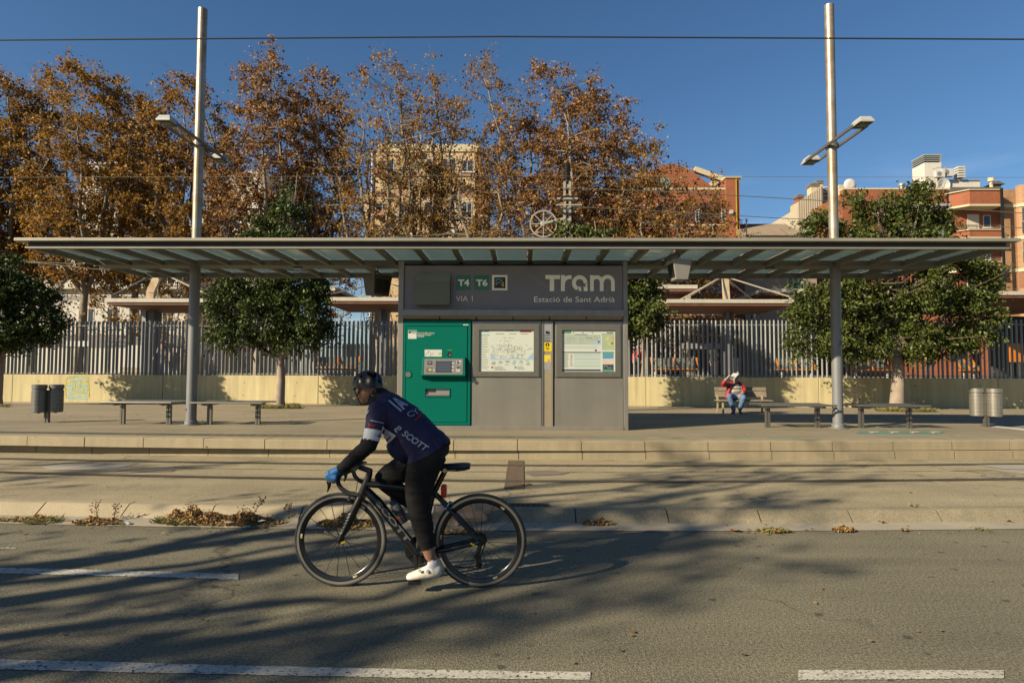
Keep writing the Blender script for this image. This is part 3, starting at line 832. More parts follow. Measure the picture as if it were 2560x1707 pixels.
conq('card_slot', 310, 350, 897, 927, .004, m_blk, cs); conq('card_mouth', 317, 344, 905, 916, .006, M('slot_tan', (.25, .2, .13), .5), cs)
conq('coin_slot', 303, 350, 954, 990, .004, M('slot_grey', (.16, .15, .14), .4, .4), cs); conq('coin_mouth', 322, 347, 963, 979, .006, M('slot_yellow', (.5, .42, .12), .5), cs)
for k in (916, 945, 974): conq('button', 517, 534, k - 4, k + 4, .004, m_wht, cs)
conq('button', 362, 376, 970, 977, .004, m_wht, cs)
conq('card_icon', 556, 596, 895, 921, .004, m_wht, cs); conq('card_icon', 560, 576, 897, 919, .006, m_blk, cs); conq('card_icon', 579, 594, 905, 915, .0062, m_blk, cs)
kp = conq('keypad', 551, 592, 938, 991, .005, M('keypad_steel', (.42, .41, .38), .4, .5), cs)
conq('keypad_display', 557, 586, 943, 960, .007, M('lcd', (.06, .09, .07), .3), kp)
for i in range(3):
    for j in range(3): conq('key', 557 + i * 11, 565 + i * 11, 965 + j * 8, 970 + j * 8, .007, m_wht, kp)
# tray
b = MB(); kbox(b, 286, 496, 1129, 1199, .0, .017); b.build('tray_back', M('tray_grey', (.33, .32, .31), .4, .3), dr)
b = MB(); kbox(b, 296, 490, 1182, 1192, -.034, .0); b.build('tray_lip', m_cpl, dr)
b = MB(); kbox(b, 292, 372, 1136, 1158, -.012, .0); b.build('tray_flap', m_blk, dr)
b = MB(); xa, xb, za, zb = 282, 500, 1125, 1203
for q in ((xa, xb, za, za + 7), (xa, xb, zb - 7, zb), (xa, xa + 7, za + 7, zb - 7), (xb - 7, xb, za + 7, zb - 7)): kbox(b, *q, -.04, -.028)
b.build('tray_rim', m_mach, dr)
b = MB(); b.lathe([(0, -.006), (.052, -.006), (.055, 0)], (kx(141), YK - .03, kz(1010)), 'y', 24); b.build('lock', m_inox, tm, True)
b = MB(); b.lathe([(.056, -.0), (.07, -.012), (.08, 0)], (kx(141), YK - .03, kz(1010)), 'y', 24); b.build('lock_ring', m_mach, tm, True)
b = MB(); b.lathe([(0, -.002), (.03, -.002), (.044, -.008), (.05, 0)], (kx(492), YK - .03, kz(840)), 'y', 24); b.build('camera_eye', m_blk, tm, True)
b = MB(); b.lathe([(0, -.012), (.016, -.012), (.018, 0)], (kx(494), YK - .033, kz(844)), 'y', 14); b.build('camera_lens', m_cpl, tm, True)
b = MB(); kbox(b, 475, 513, 800, 804, -.031, -.028); b.build('green_line', M('line_lime', (.15, .35, .05), .5), tm)
b = MB(); kbox(b, 280, 426, 800, 859, -.031, -.0282); st = b.build('sticker', m_wht, tm)
b = MB(); kbox(b, 397, 420, 824, 841, -.033, -.0312); b.build('sticker_mark', M('lime_print', (.35, .55, .05), .5), st)
b = MB()
for q in ((309, 320, 813, 822), (283, 285, 828, 856), (330, 333, 826, 856), (340, 360, 830, 832), (340, 355, 838, 840), (290, 315, 830, 832), (290, 310, 838, 840)): kbox(b, *q, -.033, -.0312)
b.build('sticker_print', M('print_grey', (.15, .17, .15), .6), st)
b = MB(); kbox(b, 138, 210, 662, 708, -.031, -.0282); kbox(b, 138, 210, 636, 640, -.031, -.0282); kbox(b, 138, 141, 640, 662, -.031, -.0282); kbox(b, 207, 210, 640, 662, -.031, -.0282); b.build('emblem', m_wht, tm)
sign_text('lettering', 'ATM', kx(160), kz(664), YK - .0285, kz(648) - kz(664), m_wht, tm, width=kx(204) - kx(160), bold=.05)
sign_text('lettering', 'Área de Barcelona', kx(215), kz(665), YK - .0285, kz(650) - kz(665), m_wht, tm, width=kx(362) - kx(215), bold=.01)
sign_text('lettering', 'Autoritat del Transport', kx(215), kz(679), YK - .0285, kz(669) - kz(679), m_wht, tm, width=kx(335) - kx(215), bold=.03)
sign_text('lettering', 'Metropolità', kx(215), kz(692), YK - .0285, kz(682) - kz(692), m_wht, tm, width=kx(275) - kx(215), bold=.03)
b = MB(); kbox(b, 606, 650, 584, 593, -.038, -.035); b.build('number_label', m_wht, tm)

# ---- the two map cases
m_paper = M('poster_paper', (0.60, 0.63, 0.57), .35, var=.03, scale=1)
def pq(par, rects, mat, name, d):
    b = MB()
    for r_ in rects: kbox(b, r_[0], r_[1], r_[2], r_[3], -d - .0008, -d)
    return b.build(name, mat, par)
pm = {k: M('print_' + k, c, .5, var=.05) for k, c in dict(green=(.10, .32, .2), dgreen=(.03, .15, .09), red=(.42, .05, .07), blue=(.32, .50, .68), navy=(.045, .055, .09), grey=(.33, .35, .33), lgrey=(.47, .50, .44), teal=(.25, .45, .42), orange=(.5, .33, .15), pink=(.55, .35, .34), purple=(.15, .07, .22), yellow=(.75, .55, 0.), map=(.42, .47, .40), lime=(.40, .50, .22), sblue=(.10, .28, .52), beige=(.62, .56, .42)).items()}
def case(x0, x1, label, kind):
    c = thing('map_case', label, 'notice case', (kx((x0 + x1) / 2), YK + .3, kz(1446)), 'map cases on the kiosk')
    b = MB(); kbox(b, x0, x1, 1036, 1447, -.012, .055); lp = b.build('lower_door', m_alu, c, bevel=.004)
    b = MB(); kbox(b, x0, x1, 556, 1032, -.008, .055); b.build('backing', m_alu, c, bevel=.004)
    fx0, fx1 = x0 + 20, x1 - 27
    b = MB()
    for q in ((fx0, fx1, 584, 630), (fx0, fx1, 984, 1024), (fx0, fx0 + 42, 630, 984), (fx1 - 40, fx1, 630, 984)): kbox(b, *q, -.045, -.008)
    b.build('door_frame', M('case_frame', (.26, .25, .225), .42, .5, var=.06, streak=.06), c)
    b = MB()
    for q in ((fx0 - 8, fx1 + 8, 578, 584), (fx0 - 8, fx1 + 8, 1024, 1030), (fx0 - 8, fx0, 584, 1024), (fx1, fx1 + 8, 584, 1024)): kbox(b, *q, -.03, -.008)
    b.build('trim', m_inox, c)
    p0, p1 = fx0 + 43, fx1 - 41
    b = MB(); kbox(b, p0, p1, 631, 983, -.013, -.0085); po = b.build('poster', m_paper, c)
    for sx_ in (fx0 + 58, fx1 - 70):
        b = MB(); b.lathe([(0, -.006), (.014, -.005), (.017, 0)], (kx(sx_), YK - .045, kz(1000)), 'y', 12); b.build('lock', m_inox, c, True)
    return c, po, p0, p1, lp
rg = random.Random(11)
c1, po, p0, p1, lp = case(680, 1275, 'steel map case with transit network poster, next to the green ticket machine', 0)
W_ = p1 - p0; X = lambda t: p0 + W_ * t; D = .0135
sign_text('lettering', 'tram', kx(X(.02)), kz(646), YK - D, kz(634) - kz(646), pm['dgreen'], po, width=kx(X(.18)) - kx(X(.02)), bold=.04)
pq(po, [(X(.75), X(.955), 633, 650)], pm['red'], 'print', D); pq(po, [(X(0), X(.19), 671, 677)], pm['green'], 'print', D)
pq(po, [(X(.21), X(.99), 874, 882)], pm['blue'], 'print', D)
b = MB()
for tri in (((.21, 822), (.31, 874), (.21, 874)), ((.99, 822), (.99, 874), (.88, 874))):
    b.add([(kx(X(a)), YK - D - .0006, kz(z_)) for a, z_ in tri], [(2, 1, 0)])
recalc(b.build('print', pm['blue'], po))
pq(po, [(X(.02 + rg.uniform(0, .01)), X(rg.uniform(.12, .18)), 690 + i * 14, 693 + i * 14) for i in range(20)], pm['grey'], 'print', D)
for k, n_ in (('grey', 26), ('orange', 24), ('teal', 24), ('sblue', 14), ('red', 10), ('lgrey', 40)):
    rs = []
    for i in range(n_):
        cx = min(.98, max(.22, rg.gauss(.56, .19))); cz = min(866, max(676, rg.gauss(805, 45)))
        if rg.random() < .7: rs.append((X(cx), X(min(.985, cx + rg.uniform(.02, .11))), cz, cz + 2))
        else: rs.append((X(cx), X(cx + .005), cz, min(870, cz + rg.uniform(8, 34))))
    pq(po, rs, pm[k], 'print', D + .0002 * n_ / 10)
for k in ('grey', 'teal', 'orange'):
    pq(po, [(X(.22 + j * .125 + rg.uniform(0, .05)), X(.22 + j * .125 + rg.uniform(.06, .09)), 893 + i * 8, 896 + i * 8) for j in range(6) for i in range(5) if rg.random() < .5], pm[k], 'print', D + .0003)
pq(po, [(X(.225), X(.26), 940, 957)], pm['red'], 'print', D); pq(po, [(X(.65), X(.685), 940, 957)], pm['sblue'], 'print', D)
pq(po, [(X(.28), X(rg.uniform(.42, .52)), 941 + i * 7, 943 + i * 7) for i in range(5)] + [(X(.70), X(rg.uniform(.80, .87)), 941 + i * 7, 943 + i * 7) for i in range(4)] + [(X(.3), X(.46), 661, 665), (X(.55), X(.68), 661, 665), (X(.76), X(.9), 661, 665), (X(.48), X(.63), 633, 640)], pm['grey'], 'print', D + .0006)
b = MB(); b.lathe([(0, -.003), (.018, -.003), (.02, -.012), (.036, -.010), (.04, 0)], (kx(718), YK - .012, kz(1078)), 'y', 20); b.build('key_lock', m_inox, lp, True)
b = MB(); b.disc((kx(718), YK - .0262, kz(1078)), .018, 'y', 16); b.build('key_hole', m_blk, lp)
c2, po, p0, p1, lp = case(1386, 1968, 'steel map case with line timetable poster, at the right end of the kiosk', 1)
W_ = p1 - p0; X = lambda t: p0 + W_ * t
sign_text('lettering', 'tram', kx(X(.84)), kz(655), YK - D, kz(643) - kz(655), pm['dgreen'], po, width=kx(X(.965)) - kx(X(.84)), bold=.04)
pq(po, [(X(0), X(.17), 634, 660)], pm['green'], 'print', D)
pq(po, [(X(.2), X(.225), 647, 657), (X(.38), X(.405), 647, 657), (X(.56), X(.585), 647, 657)], pm['green'], 'print', D + .0002)
pq(po, [(X(.03), X(.725), 667, 752)], pm['map'], 'print', D)
b = MB(); b.add([(kx(X(a)), YK - D - .0012, kz(z_)) for a, z_ in ((.54, 752), (.725, 752), (.725, 704), (.70, 706), (.64, 736))], [(0, 1, 2, 3, 4)]); recalc(b.build('print', pm['blue'], po))
pq(po, [(X(.235), X(.48), 664, 669), (X(0), X(.14), 815, 823), (X(.145), X(.73), 815, 823), (X(0), X(.725), 962, 977), (X(.74), X(.98), 662, 666)], pm['navy'], 'print', D + .0014)
pq(po, [(X(.03 + rg.uniform(0, .6)), 0, 0, 0) for i in range(0)], pm['green'], 'print', D) if False else None
rs = []
for i in range(40):
    a = rg.uniform(.03, .66); z_ = rg.uniform(690, 735) if a < .4 else rg.uniform(685, 720); rs.append((X(a), X(a + rg.uniform(.01, .04)), z_, z_ + 2.5))
pq(po, rs, pm['green'], 'print', D + .0012)
pq(po, [(X(.04), X(.70), 774, 777)], pm['teal'], 'print', D); pq(po, [(X(.04 + i * .04), X(.055 + i * .04), 766, 769) for i in range(16)] + [(X(.05 + i * .04), X(.065 + i * .04), 783, 786) for i in range(15)], pm['grey'], 'print', D)
pq(po, [(X(.225), X(.72), z_, z_ + 3) for z_ in (833, 842, 851, 866, 874, 882, 899, 908, 923, 932, 941)], pm['teal'], 'print', D)
pq(po, [(X(.01), X(rg.uniform(.10, .13)), 832 + i * 8, 835 + i * 8) for i in range(15)] + [(X(.15), X(rg.uniform(.18, .21)), 836 + i * 9, 839 + i * 9) for i in range(12)], pm['grey'], 'print', D)
pq(po, [(X(.155), X(.18), 840, 853)], pm['yellow'], 'print', D + .0006)
pq(po, [(X(.75), X(.985), 670, 790)], pm['lime'], 'print', D); pq(po, [(X(.75), X(.985), 793, 796)], pm['green'], 'print', D)
pq(po, [(X(.92), X(.975), 682, 708), (X(.75), X(.785), 766, 786)], pm['pink'], 'print', D + .0012)
pq(po, [(X(.76 + i * .01), X(.775 + i * .01), 671 + i * 19, 691 + i * 19) for i in range(6)], pm['blue'], 'print', D + .0014)
pq(po, [(X(.84), X(.86), 690, 720), (X(.865), X(.885), 684, 712), (X(.84), X(.95), 735, 737), (X(.88), X(.9), 725, 760)], pm['beige'], 'print', D + .0016)
pq(po, [(X(.76), X(.975), 812, 830), (X(.755), X(.98), 966, 983)], pm['green'], 'print', D); pq(po, [(X(.765), X(.97), 831, 871)], pm['sblue'], 'print', D)
pq(po, [(X(.76), X(.975), 876, 917)], pm['beige'], 'print', D); pq(po, [(X(.765), X(.97), 920, 965)], pm['navy'], 'print', D)
pq(po, [(X(.785), X(.85), 930, 933), (X(.85), X(.853), 933, 950), (X(.85), X(.93), 948, 951), (X(.79), X(.793), 933, 955)], pm['lgrey'], 'print', D + .001)
for a, z_ in ((.69, 729), (.635, 801), (.945, 740)):
    b = MB(); b.disc((kx(X(a)), YK - D - .002, kz(z_)), .022, 'y', 12); b.build('stop_mark', pm['purple'], po)
b = MB(); kbox(b, 1925, 1950, 1066, 1094, -.016, -.012); b.build('plate', m_alu, lp)

# ---- help point between the cases
hp = thing('help_point', 'narrow steel help point with yellow SOS stickers between the two map cases', 'help point', (kx(1327), YK + .3, kz(1450)))
b = MB(); kbox(b, 1290, 1362, 556, 1449, -.02, .05); bd = b.build('body', M('help_point_metal', (.40, .34, .23), .5, .35, var=.08, streak=.1), hp, bevel=.003)
for xa, xb in ((1281, 1289), (1363, 1371)):
    b = MB(); kbox(b, xa, xb, 556, 1449, -.035, .05); b.build('side_trim', m_frame, hp)
b = MB(); kbox(b, 1291, 1361, 556, 730, -.0225, -.0201); g = b.build('grey_label', M('label_grey', (.30, .31, .32), .5), hp)
b = MB(); kbox(b, 1296, 1352, 902, 968, -.0225, -.0201); b.build('blank_label', M('label_grey', (.30, .31, .32), .5), hp)
b = MB(); b.bar((kx(1308), YK - .024, kz(648)), (kx(1342), YK - .024, kz(655)), .004, .05); b.bar((kx(1318), YK - .0245, kz(660)), (kx(1318), YK - .0245, kz(636)), .004, .02); b.build('camera_symbol', m_blk, g)
b = MB()
for i, z_ in enumerate((670, 676, 682, 694, 700, 706)): kbox(b, 1298, 1352 - (i % 3) * 6, z_, z_ + 2, -.0238, -.0226)
kbox(b, 1299, 1349, 718, 725, -.0238, -.0226); b.build('label_print', m_blk, g)
b = MB(); kbox(b, 1289, 1360, 736, 810, -.0226, -.0202); sg = b.build('sos_sticker', M('sos_yellow', (.78, .60, 0.0), .5, var=.03), hp)
b = MB(); b.disc((kx(1324), YK - .0235, kz(756)), (kx(1342) - kx(1324)), 'y', 24); dk = b.build('symbol_disc', m_blk, sg)
b = MB(); kbox(b, 1320, 1328, 752, 767, -.0248, -.0238); kbox(b, 1316, 1332, 766, 769, -.0249, -.0238); kbox(b, 1320, 1327, 744, 749, -.0248, -.0238); b.build('symbol', M('sos_yellow', (.78, .60, 0.0), .5), sg)
sign_text('lettering', 'SOS', kx(1308), kz(792), YK - .0227, kz(781) - kz(792), m_blk, sg, width=kx(1340) - kx(1308), bold=.03)
b = MB(); b.add([(kx(1320), YK - .0235, kz(797)), (kx(1328), YK - .0235, kz(797)), (kx(1324), YK - .0235, kz(803))], [(2, 1, 0)]); recalc(b.build('arrow', m_blk, sg))
b = MB(); kbox(b, 1293, 1352, 841, 901, -.0226, -.0202); sg = b.build('call_sticker', M('sos_yellow', (.78, .60, 0.0), .5), hp)
b = MB()
for x_ in (1306, 1320, 1336): kbox(b, x_, x_ + 5, 860, 877, -.024, -.0227)
b.build('symbol', m_wht, sg)
b = MB(); b.disc((kx(1335), YK - .0236, kz(887)), .02, 'y', 14); b.build('symbol', pm['red'], sg)
b = MB(); b.disc((kx(1335), YK - .0246, kz(886)), .009, 'y', 10); b.build('symbol', m_wht, sg)

# ---- hanging information screens
def screen(ptop, face, label, flip):
    """wedge-shaped display housing hung from the canopy, its screen side turned along the platform"""
    x, y, z = ptop
    t = thing('display_screen', label, 'display', (x, y, z), 'display screens hung from the canopy')
    wt, wb, h, d = (.40, .27, .43, .24) if flip else (.36, .225, .37, .2)
    b = MB(); s = -1 if flip else 1
    # broad sides face the camera, the screens face left and right, leaning in
    b.add([(x - wt / 2, y - d, z), (x + wt / 2, y - d, z), (x + wt / 2, y + d, z), (x - wt / 2, y + d, z),
           (x - wb / 2 - .0, y - d * .85, z - h), (x + wb / 2, y - d * .85, z - h), (x + wb / 2, y + d * .85, z - h), (x - wb / 2, y + d * .85, z - h)],
          [(3, 2, 1, 0), (4, 5, 6, 7), (0, 1, 5, 4), (1, 2, 6, 5), (2, 3, 7, 6), (3, 0, 4, 7)])
    o = recalc(b.build('housing', face, t, bevel=.008))
    for sd in (-1, 1):
        q = MB(); e = .004
        xt, xb_ = x + sd * (wt / 2 - .012), x + sd * (wb / 2 + .012)
        vs = [(xt + sd * e, y - d * .8, z - .04), (xt + sd * e, y + d * .8, z - .04), (xb_ + sd * e, y + d * .72, z - h + .05), (xb_ + sd * e, y - d * .72, z - h + .05)]
        q.add(vs + [(a - sd * .006, b_, c_) for a, b_, c_ in vs], [(0, 1, 2, 3), (4, 5, 6, 7), (0, 4, 5, 1), (1, 5, 6, 2), (2, 6, 7, 3), (3, 7, 4, 0)])
        recalc(q.build('screen', M('display_glass', (.02, .022, .025), .06, var=.02, spec=.8), t))
    for yy in (-.06, .06):
        q = MB(); q.tube([(x, y + yy, z), (x, y + yy, z + .06), (x, y, z + .11), (x, y, ZB + .02)], .010, 8); q.build('hanger', m_steel_d, t, True)
    return t
m_hous = M('display_housing', (.33, .31, .27), .5, .2, var=.05)
m_hous2 = M('display_housing_dark', (.10, .095, .075), .5, .2, var=.05)
a = P(944, 689, 13.43)
t1 = screen((a.x, 13.43, a.z), m_hous2, 'dark tapered display screen hanging left of the kiosk', True)
t1.rotation_euler = (0, 0, R(-38))
a = P(1697, 652, 11.8)
t2 = screen((a.x, 11.8, a.z), m_hous, 'pale tapered display screen hanging right of the kiosk', False)
t2.rotation_euler = (0, 0, R(6))
# cables drooping from the kiosk roof to the right-hand screen
b = MB(); rr = random.Random(4)
for k in range(3):
    q = [K(1900 + 20 * k, 70 - 6 * k) + Vector((0, .3, -.05)), K(2010, 52 - 4 * k) + Vector((0, .28, -.03)), K(2120, 30 + 8 * k) + Vector((0, .25, 0)), K(2230, 48 - 6 * k) + Vector((0, .2, 0)), K(2290, 25) + Vector((0, .1, .0)), Vector((a.x, 11.9, ZB + .01))]
    b.tube(q, .014, 6)
tag(b.build('cable_bundle', m_blk), 'black cable bundle running from the kiosk roof to the hanging screen', 'cable')
# ================================================================== PLAZA: wall, fence, benches, bins
m_wall = M('cast_concrete_wall', (0.47, 0.40, 0.25), .88, var=.09, scale=1.2, bump=.25, bscale=30, streak=.2, speck=.06, sscale=50)
m_slat = M('fence_slat_paint', (0.27, 0.285, 0.28), .5, .1, var=.08)
wa = P(0, 1004, 25.4); 
def wall_pt(u, v): return GP(u, v)
A_, B_ = GP(0, 1004), GP(2560, 1021)
wdir = (B_ - A_); wdir.z = 0; wlen = wdir.length; wdir.normalize(); wn = Vector((wdir.y, -wdir.x, 0))   # towards the camera
ZWT = 0.5 * (P(700, 938, A_.y * .73 + B_.y * .27).z + P(2000, 944, A_.y * .22 + B_.y * .78).z)
W0 = A_ - wdir * 12
WL = wlen + 26
def wp(s_, d=0.0, z=0.0): q = W0 + wdir * s_ + wn * d; return Vector((q.x, q.y, z))
def wall_s(u, v=960):                         # distance along the wall that shows at column u
    d = ray(u, v); o = Vector((0, 0, CAMH))
    # intersect with the vertical plane through the wall face
    t = (W0 - o).dot(wn) / d.dot(wn); q = o + d * t
    return (q - W0).dot(wdir), q.z
wall = thing('retaining_wall', 'low pale yellow cast concrete wall under the slatted fence', 'wall', wp(0, 0, 0))
s0 = 0.0; i = 0
while s0 < WL:                                # cast in bays with open joints
    s1 = s0 + 6.25
    b = MB(); e = .008
    c = [wp(s0 + e, 0), wp(s1 - e, 0), wp(s1 - e, -.30), wp(s0 + e, -.30)]
    zb, zt = -.05, ZWT
    b.add([(q.x, q.y, zb) for q in c] + [(q.x, q.y, zt) for q in c], [(3, 2, 1, 0), (4, 5, 6, 7), (0, 1, 5, 4), (1, 2, 6, 5), (2, 3, 7, 6), (3, 0, 4, 7)])
    b.build('bay', m_wall, wall, bevel=.012); s0 = s1
b = MB(); holes = MB(); rr = random.Random(9)
for s_ in np.arange(1, WL, 2.1):
    for z in (.62, 1.12):
        q = wp(s_ + rr.uniform(-.1, .1), .002, z); 
        o = len(holes.v)
        for j in range(8):
            a = 2 * PI * j / 8; p = q + wdir * (.022 * math.cos(a)); holes.v.append((p.x, p.y, z + .022 * math.sin(a)))
        holes.f.append(tuple(o + j for j in range(8)))
tag(holes.build('tie_holes', m_dark, wall), kind='stuff')
# chalky graffiti
def graf(lines, mat, wd, d):
    b = MB()
    for ln in lines:
        q = []
        for x, y in ln:
            s_, z = wall_s(x / 2.903, 560 + y / 2.903); p = wp(s_, d, z); q.append(p)
        for a, c in zip(q[:-1], q[1:]):
            dd = (c - a); dd.normalize(); nn = dd.cross(wn) * wd / 2
            b.add([tuple(a - nn), tuple(c - nn), tuple(c + nn), tuple(a + nn)], [(0, 1, 2, 3)])
    return b
gy = [[(478, 1262), (474, 1190), (478, 1130), (492, 1108), (560, 1102), (620, 1106), (640, 1120), (644, 1190), (646, 1262)], [(480, 1150), (545, 1140), (545, 1182), (583, 1184), (585, 1140), (640, 1158)],
      [(522, 1186), (524, 1215), (545, 1228), (606, 1226), (608, 1190)]]
rr = random.Random(3)
gb = [[(482 + rr.uniform(0, 8), y + rr.uniform(-4, 4)), (560, y + rr.uniform(-6, 6)), (636 + rr.uniform(-10, 6), y + rr.uniform(-4, 4))] for y in range(1112, 1275, 17)]
gr_ = graf(gb, M('chalk_blue', (.30, .50, .46), .9, var=.25, scale=12), .055, .004).build('graffiti', M('chalk_blue', (.3, .5, .46), .9), wall)
graf(gy, M('chalk_yellow', (.55, .47, .06), .9, var=.25, scale=12), .045, .007).build('graffiti', M('chalk_yellow', (.5, .44, .08), .9), wall)

# fence: every slat an object
fence = thing('slat_fence', 'tall grey steel slat fence standing on the pale concrete wall', 'fence', wp(0, -.15, ZWT))
zf = ZWT + (P(900, 800, wp(wall_s(900)[0]).y).z - ZWT)
FH = P(1900, 800, wp(wall_s(1900)[0]).y).z - ZWT
b = MB(); hw, hd = .044, .025
b.box(-hw, hw, -hd, hd, 0, FH)
proto = []
fb = math.atan2(wdir.y, wdir.x)
for rot in (-38, -30, -46):
    q = MB(); q.v = list(b.v); q.f = list(b.f)
    o = q.build('slat', m_slat); o.rotation_euler = (0, 0, fb + R(rot)); proto.append(o)
rr = random.Random(12); s_ = 4.0; k = 0
gap = .168
slats = []
while s_ < WL - 5 and k < 298:
    o = proto[0].copy(); COL.objects.link(o); o.parent = fence
    q = wp(s_, -.15, ZWT) - fence.location
    o.location = (q.x, q.y, 0.002); o.rotation_euler = (0, 0, fb + R(rr.choice((44, 44, 38, 52))))
    s_ += gap * rr.choice((1, 1, 1, 1, .86, 1.16)); k += 1
for o in proto: bpy.data.objects.remove(o)
b = MB(); p0_, p1_ = wp(3.5, -.15, ZWT + FH - .17), wp(WL - 4, -.15, ZWT + FH - .17); b.bar(p0_, p1_, .03, .035); b.build('top_rail', m_slat, fence)
b = MB(); p0_, p1_ = wp(3.5, -.15, ZWT + .06), wp(WL - 4, -.15, ZWT + .06); b.bar(p0_, p1_, .03, .03); b.build('bottom_rail', m_slat, fence)

# ---- steel benches on the platform
m_seat = M('bench_tube', (.42, .40, .35), .3, .8, var=.1)
m_leg = M('bench_leg', (.20, .19, .165), .45, .6, var=.1)
def steel_bench(xa, xb, yc, label):
    t = thing('platform_bench', label, 'bench', ((xa + xb) / 2, yc, ZP), 'steel benches on the platform')
    d = .36; zt = ZP + .475
    for y in (yc - d, yc + d):
        q = MB(); q.tube([(xa, y, zt), (xb, y, zt)], .021, 12); q.build('edge_tube', m_seat, t, True)
    for i in range(6):
        y = yc - d + .10 + i * .104
        q = MB(); q.box(xa + .02, xb - .02, y - .024, y + .024, zt - .004, zt + .012); q.build('slat', m_seat, t)
    for i in range(14):
        x = xa + .05 + (xb - xa - .1) * i / 13
        q = MB(); q.box(x - .009, x + .009, yc - d + .015, yc + d - .015, zt - .014, zt - .0045); q.build('cross_rod', m_leg, t)
    for x in (xa + .24, xb - .24):
        q = MB(); q.bar((x, yc - d + .02, zt - .04), (x, yc + d - .02, zt - .04), .05, .05); q.build('arm', m_leg, t)
        for dx in (-.028, .028):
            q = MB(); q.box(x + dx - .022, x + dx + .022, yc - .03, yc + .03, ZP + .002, zt - .066); q.build('leg', m_leg, t, bevel=.004)
    return t
YB = 13.55
Xp = lambda u, Y=13.2: P(u, 1010, Y).x
steel_bench(Xp(253), Xp(429), YB, 'steel slatted bench just left of the left column, beside the dark bins')
steel_bench(Xp(476), Xp(657), YB, 'steel slatted bench just right of the left column')
steel_bench(Xp(1905), Xp(2092), YB, 'steel slatted bench just left of the right column, in front of the seated man')
steel_bench(Xp(2145), Xp(2327), YB, 'steel slatted bench just right of the right column, beside the green floor marking')

# ---- twin litter bins
def bins(u, v, s, label, mats, ang):
    q = G(u, v, ZP); t = thing('litter_bin', label, 'bin', q, 'twin litter bins')
    px = 1600 / q.y                            # pixels per metre here
    r_, h_, zb_ = .140, .60, ZP + .225
    b = MB(); b.box(q.x - .05, q.x - .008, q.y - .035, q.y + .035, ZP, zb_ + h_ * .8).box(q.x + .008, q.x + .05, q.y - .035, q.y + .035, ZP, zb_ + h_ * .8); b.build('post', mats[1], t, bevel=.004)
    for sg in (-1, 1):
        c = Vector((q.x + sg * .150 * math.cos(ang), q.y + sg * .150 * math.sin(ang), zb_))
        b = MB(); b.lathe([(0, .0), (r_ - .01, 0), (r_, .012), (r_, h_ - .13), (r_ - .012, h_ - .125), (r_ - .012, h_ - .1), (r_ - .05, h_ - .1)], c, 'z', 32); o = b.build('bin', mats[0], t, True)
        b = MB(); b.lathe([(r_ - .016, h_ - .13), (r_ - .016, h_ - .085)], c, 'z', 28); b.build('dark_slot', m_blk, o)
        b = MB(); b.lathe([(r_ - .03, h_ - .09), (r_ + .003, h_ - .09), (r_ + .003, h_ - .005), (r_ - .008, h_), (r_ - .02, h_)], c, 'z', 32); b.build('rim', mats[0], o, True)
        b = MB()
        for zz in np.arange(.09, h_ - .16, .085):
            for a in np.arange(0, 2 * PI, PI / 7): b.obox((c.x + math.cos(a) * r_, c.y + math.sin(a) * r_, c.z + zz), (.004, .018, .010), Matrix.Rotation(a, 3, 'Z'))
        tag(b.build('perforations', m_blk, o), kind='stuff')
        b = MB(); b.bar((q.x, q.y, zb_ + .12), (c.x, c.y, zb_ + .12), .05, .02); b.bar((q.x, q.y, zb_ + .45), (c.x, c.y, zb_ + .45), .05, .02); b.build('bracket', mats[1], t)
        b = MB(); b.lathe([(0, -.02), (.03, -.02), (.03, 0)], c, 'z', 12); b.build('catch', m_blk, o)
m_bind = M('dark_bin_metal', (.13, .13, .125), .45, .5, var=.1, streak=.12)
m_binb = M('bright_bin_steel', (.52, .49, .42), .3, .75, var=.1, streak=.12)
bins(117, 1056, 1, 'twin dark grey litter bins on one post, left of the benches', (m_bind, m_leg), R(34))
bins(2466, 1066.5, 1, 'twin bright steel litter bins on one post, right of the benches', (m_binb, m_leg), R(-35))

# ---- wooden bench against the wall
m_wood = M('weathered_wood', (.30, .23, .16), .8, var=.2, scale=5, bump=.3, tint=(.22, .18, .13))
m_wlegs = M('cast_bench_leg', (.42, .35, .20), .6, .1, var=.15, scale=8)
YM = GP(1850, 1034).y
def BM(x, y, dy=0.0): return P(1780 + x / 12.06, 920 + y / 12.06, YM + dy)
zg = zpl(YM)
wb = thing('wooden_bench', 'weathered plank bench with backrest by the low wall, a man sitting on it', 'bench', (BM(900, 1350).x, YM, zg))
xl, xr = BM(120, 900, .45).x, BM(1680, 900, .45).x
sl, sr = BM(200, 960).x, BM(1830, 960).x
zs = BM(900, 965).z
for i in range(4):
    y = YM - .02 + i * .125
    b = MB(); b.box(sl, sr, y - .054, y + .054, zs - .032, zs); b.build('seat_plank', m_wood, wb, bevel=.006)
zb0, zb1, zb2 = BM(900, 870, .5).z, BM(900, 690, .5).z, BM(900, 578, .5).z
for a, c in ((zb0, zb1 - .008), (zb1 + .008, zb2)):
    b = MB(); y0 = YM + .50 + (a - zs) * .22; y1 = YM + .50 + (c - zs) * .22
    b.add([(xl, y0, a), (xr, y0, a), (xr, y1, c), (xl, y1, c), (xl, y0 + .03, a), (xr, y0 + .03, a), (xr, y1 + .03, c), (xl, y1 + .03, c)], [(0, 1, 2, 3), (7, 6, 5, 4), (0, 4, 5, 1), (1, 5, 6, 2), (2, 6, 7, 3), (3, 7, 4, 0)])
    b.build('back_plank', m_wood, wb, bevel=.006)
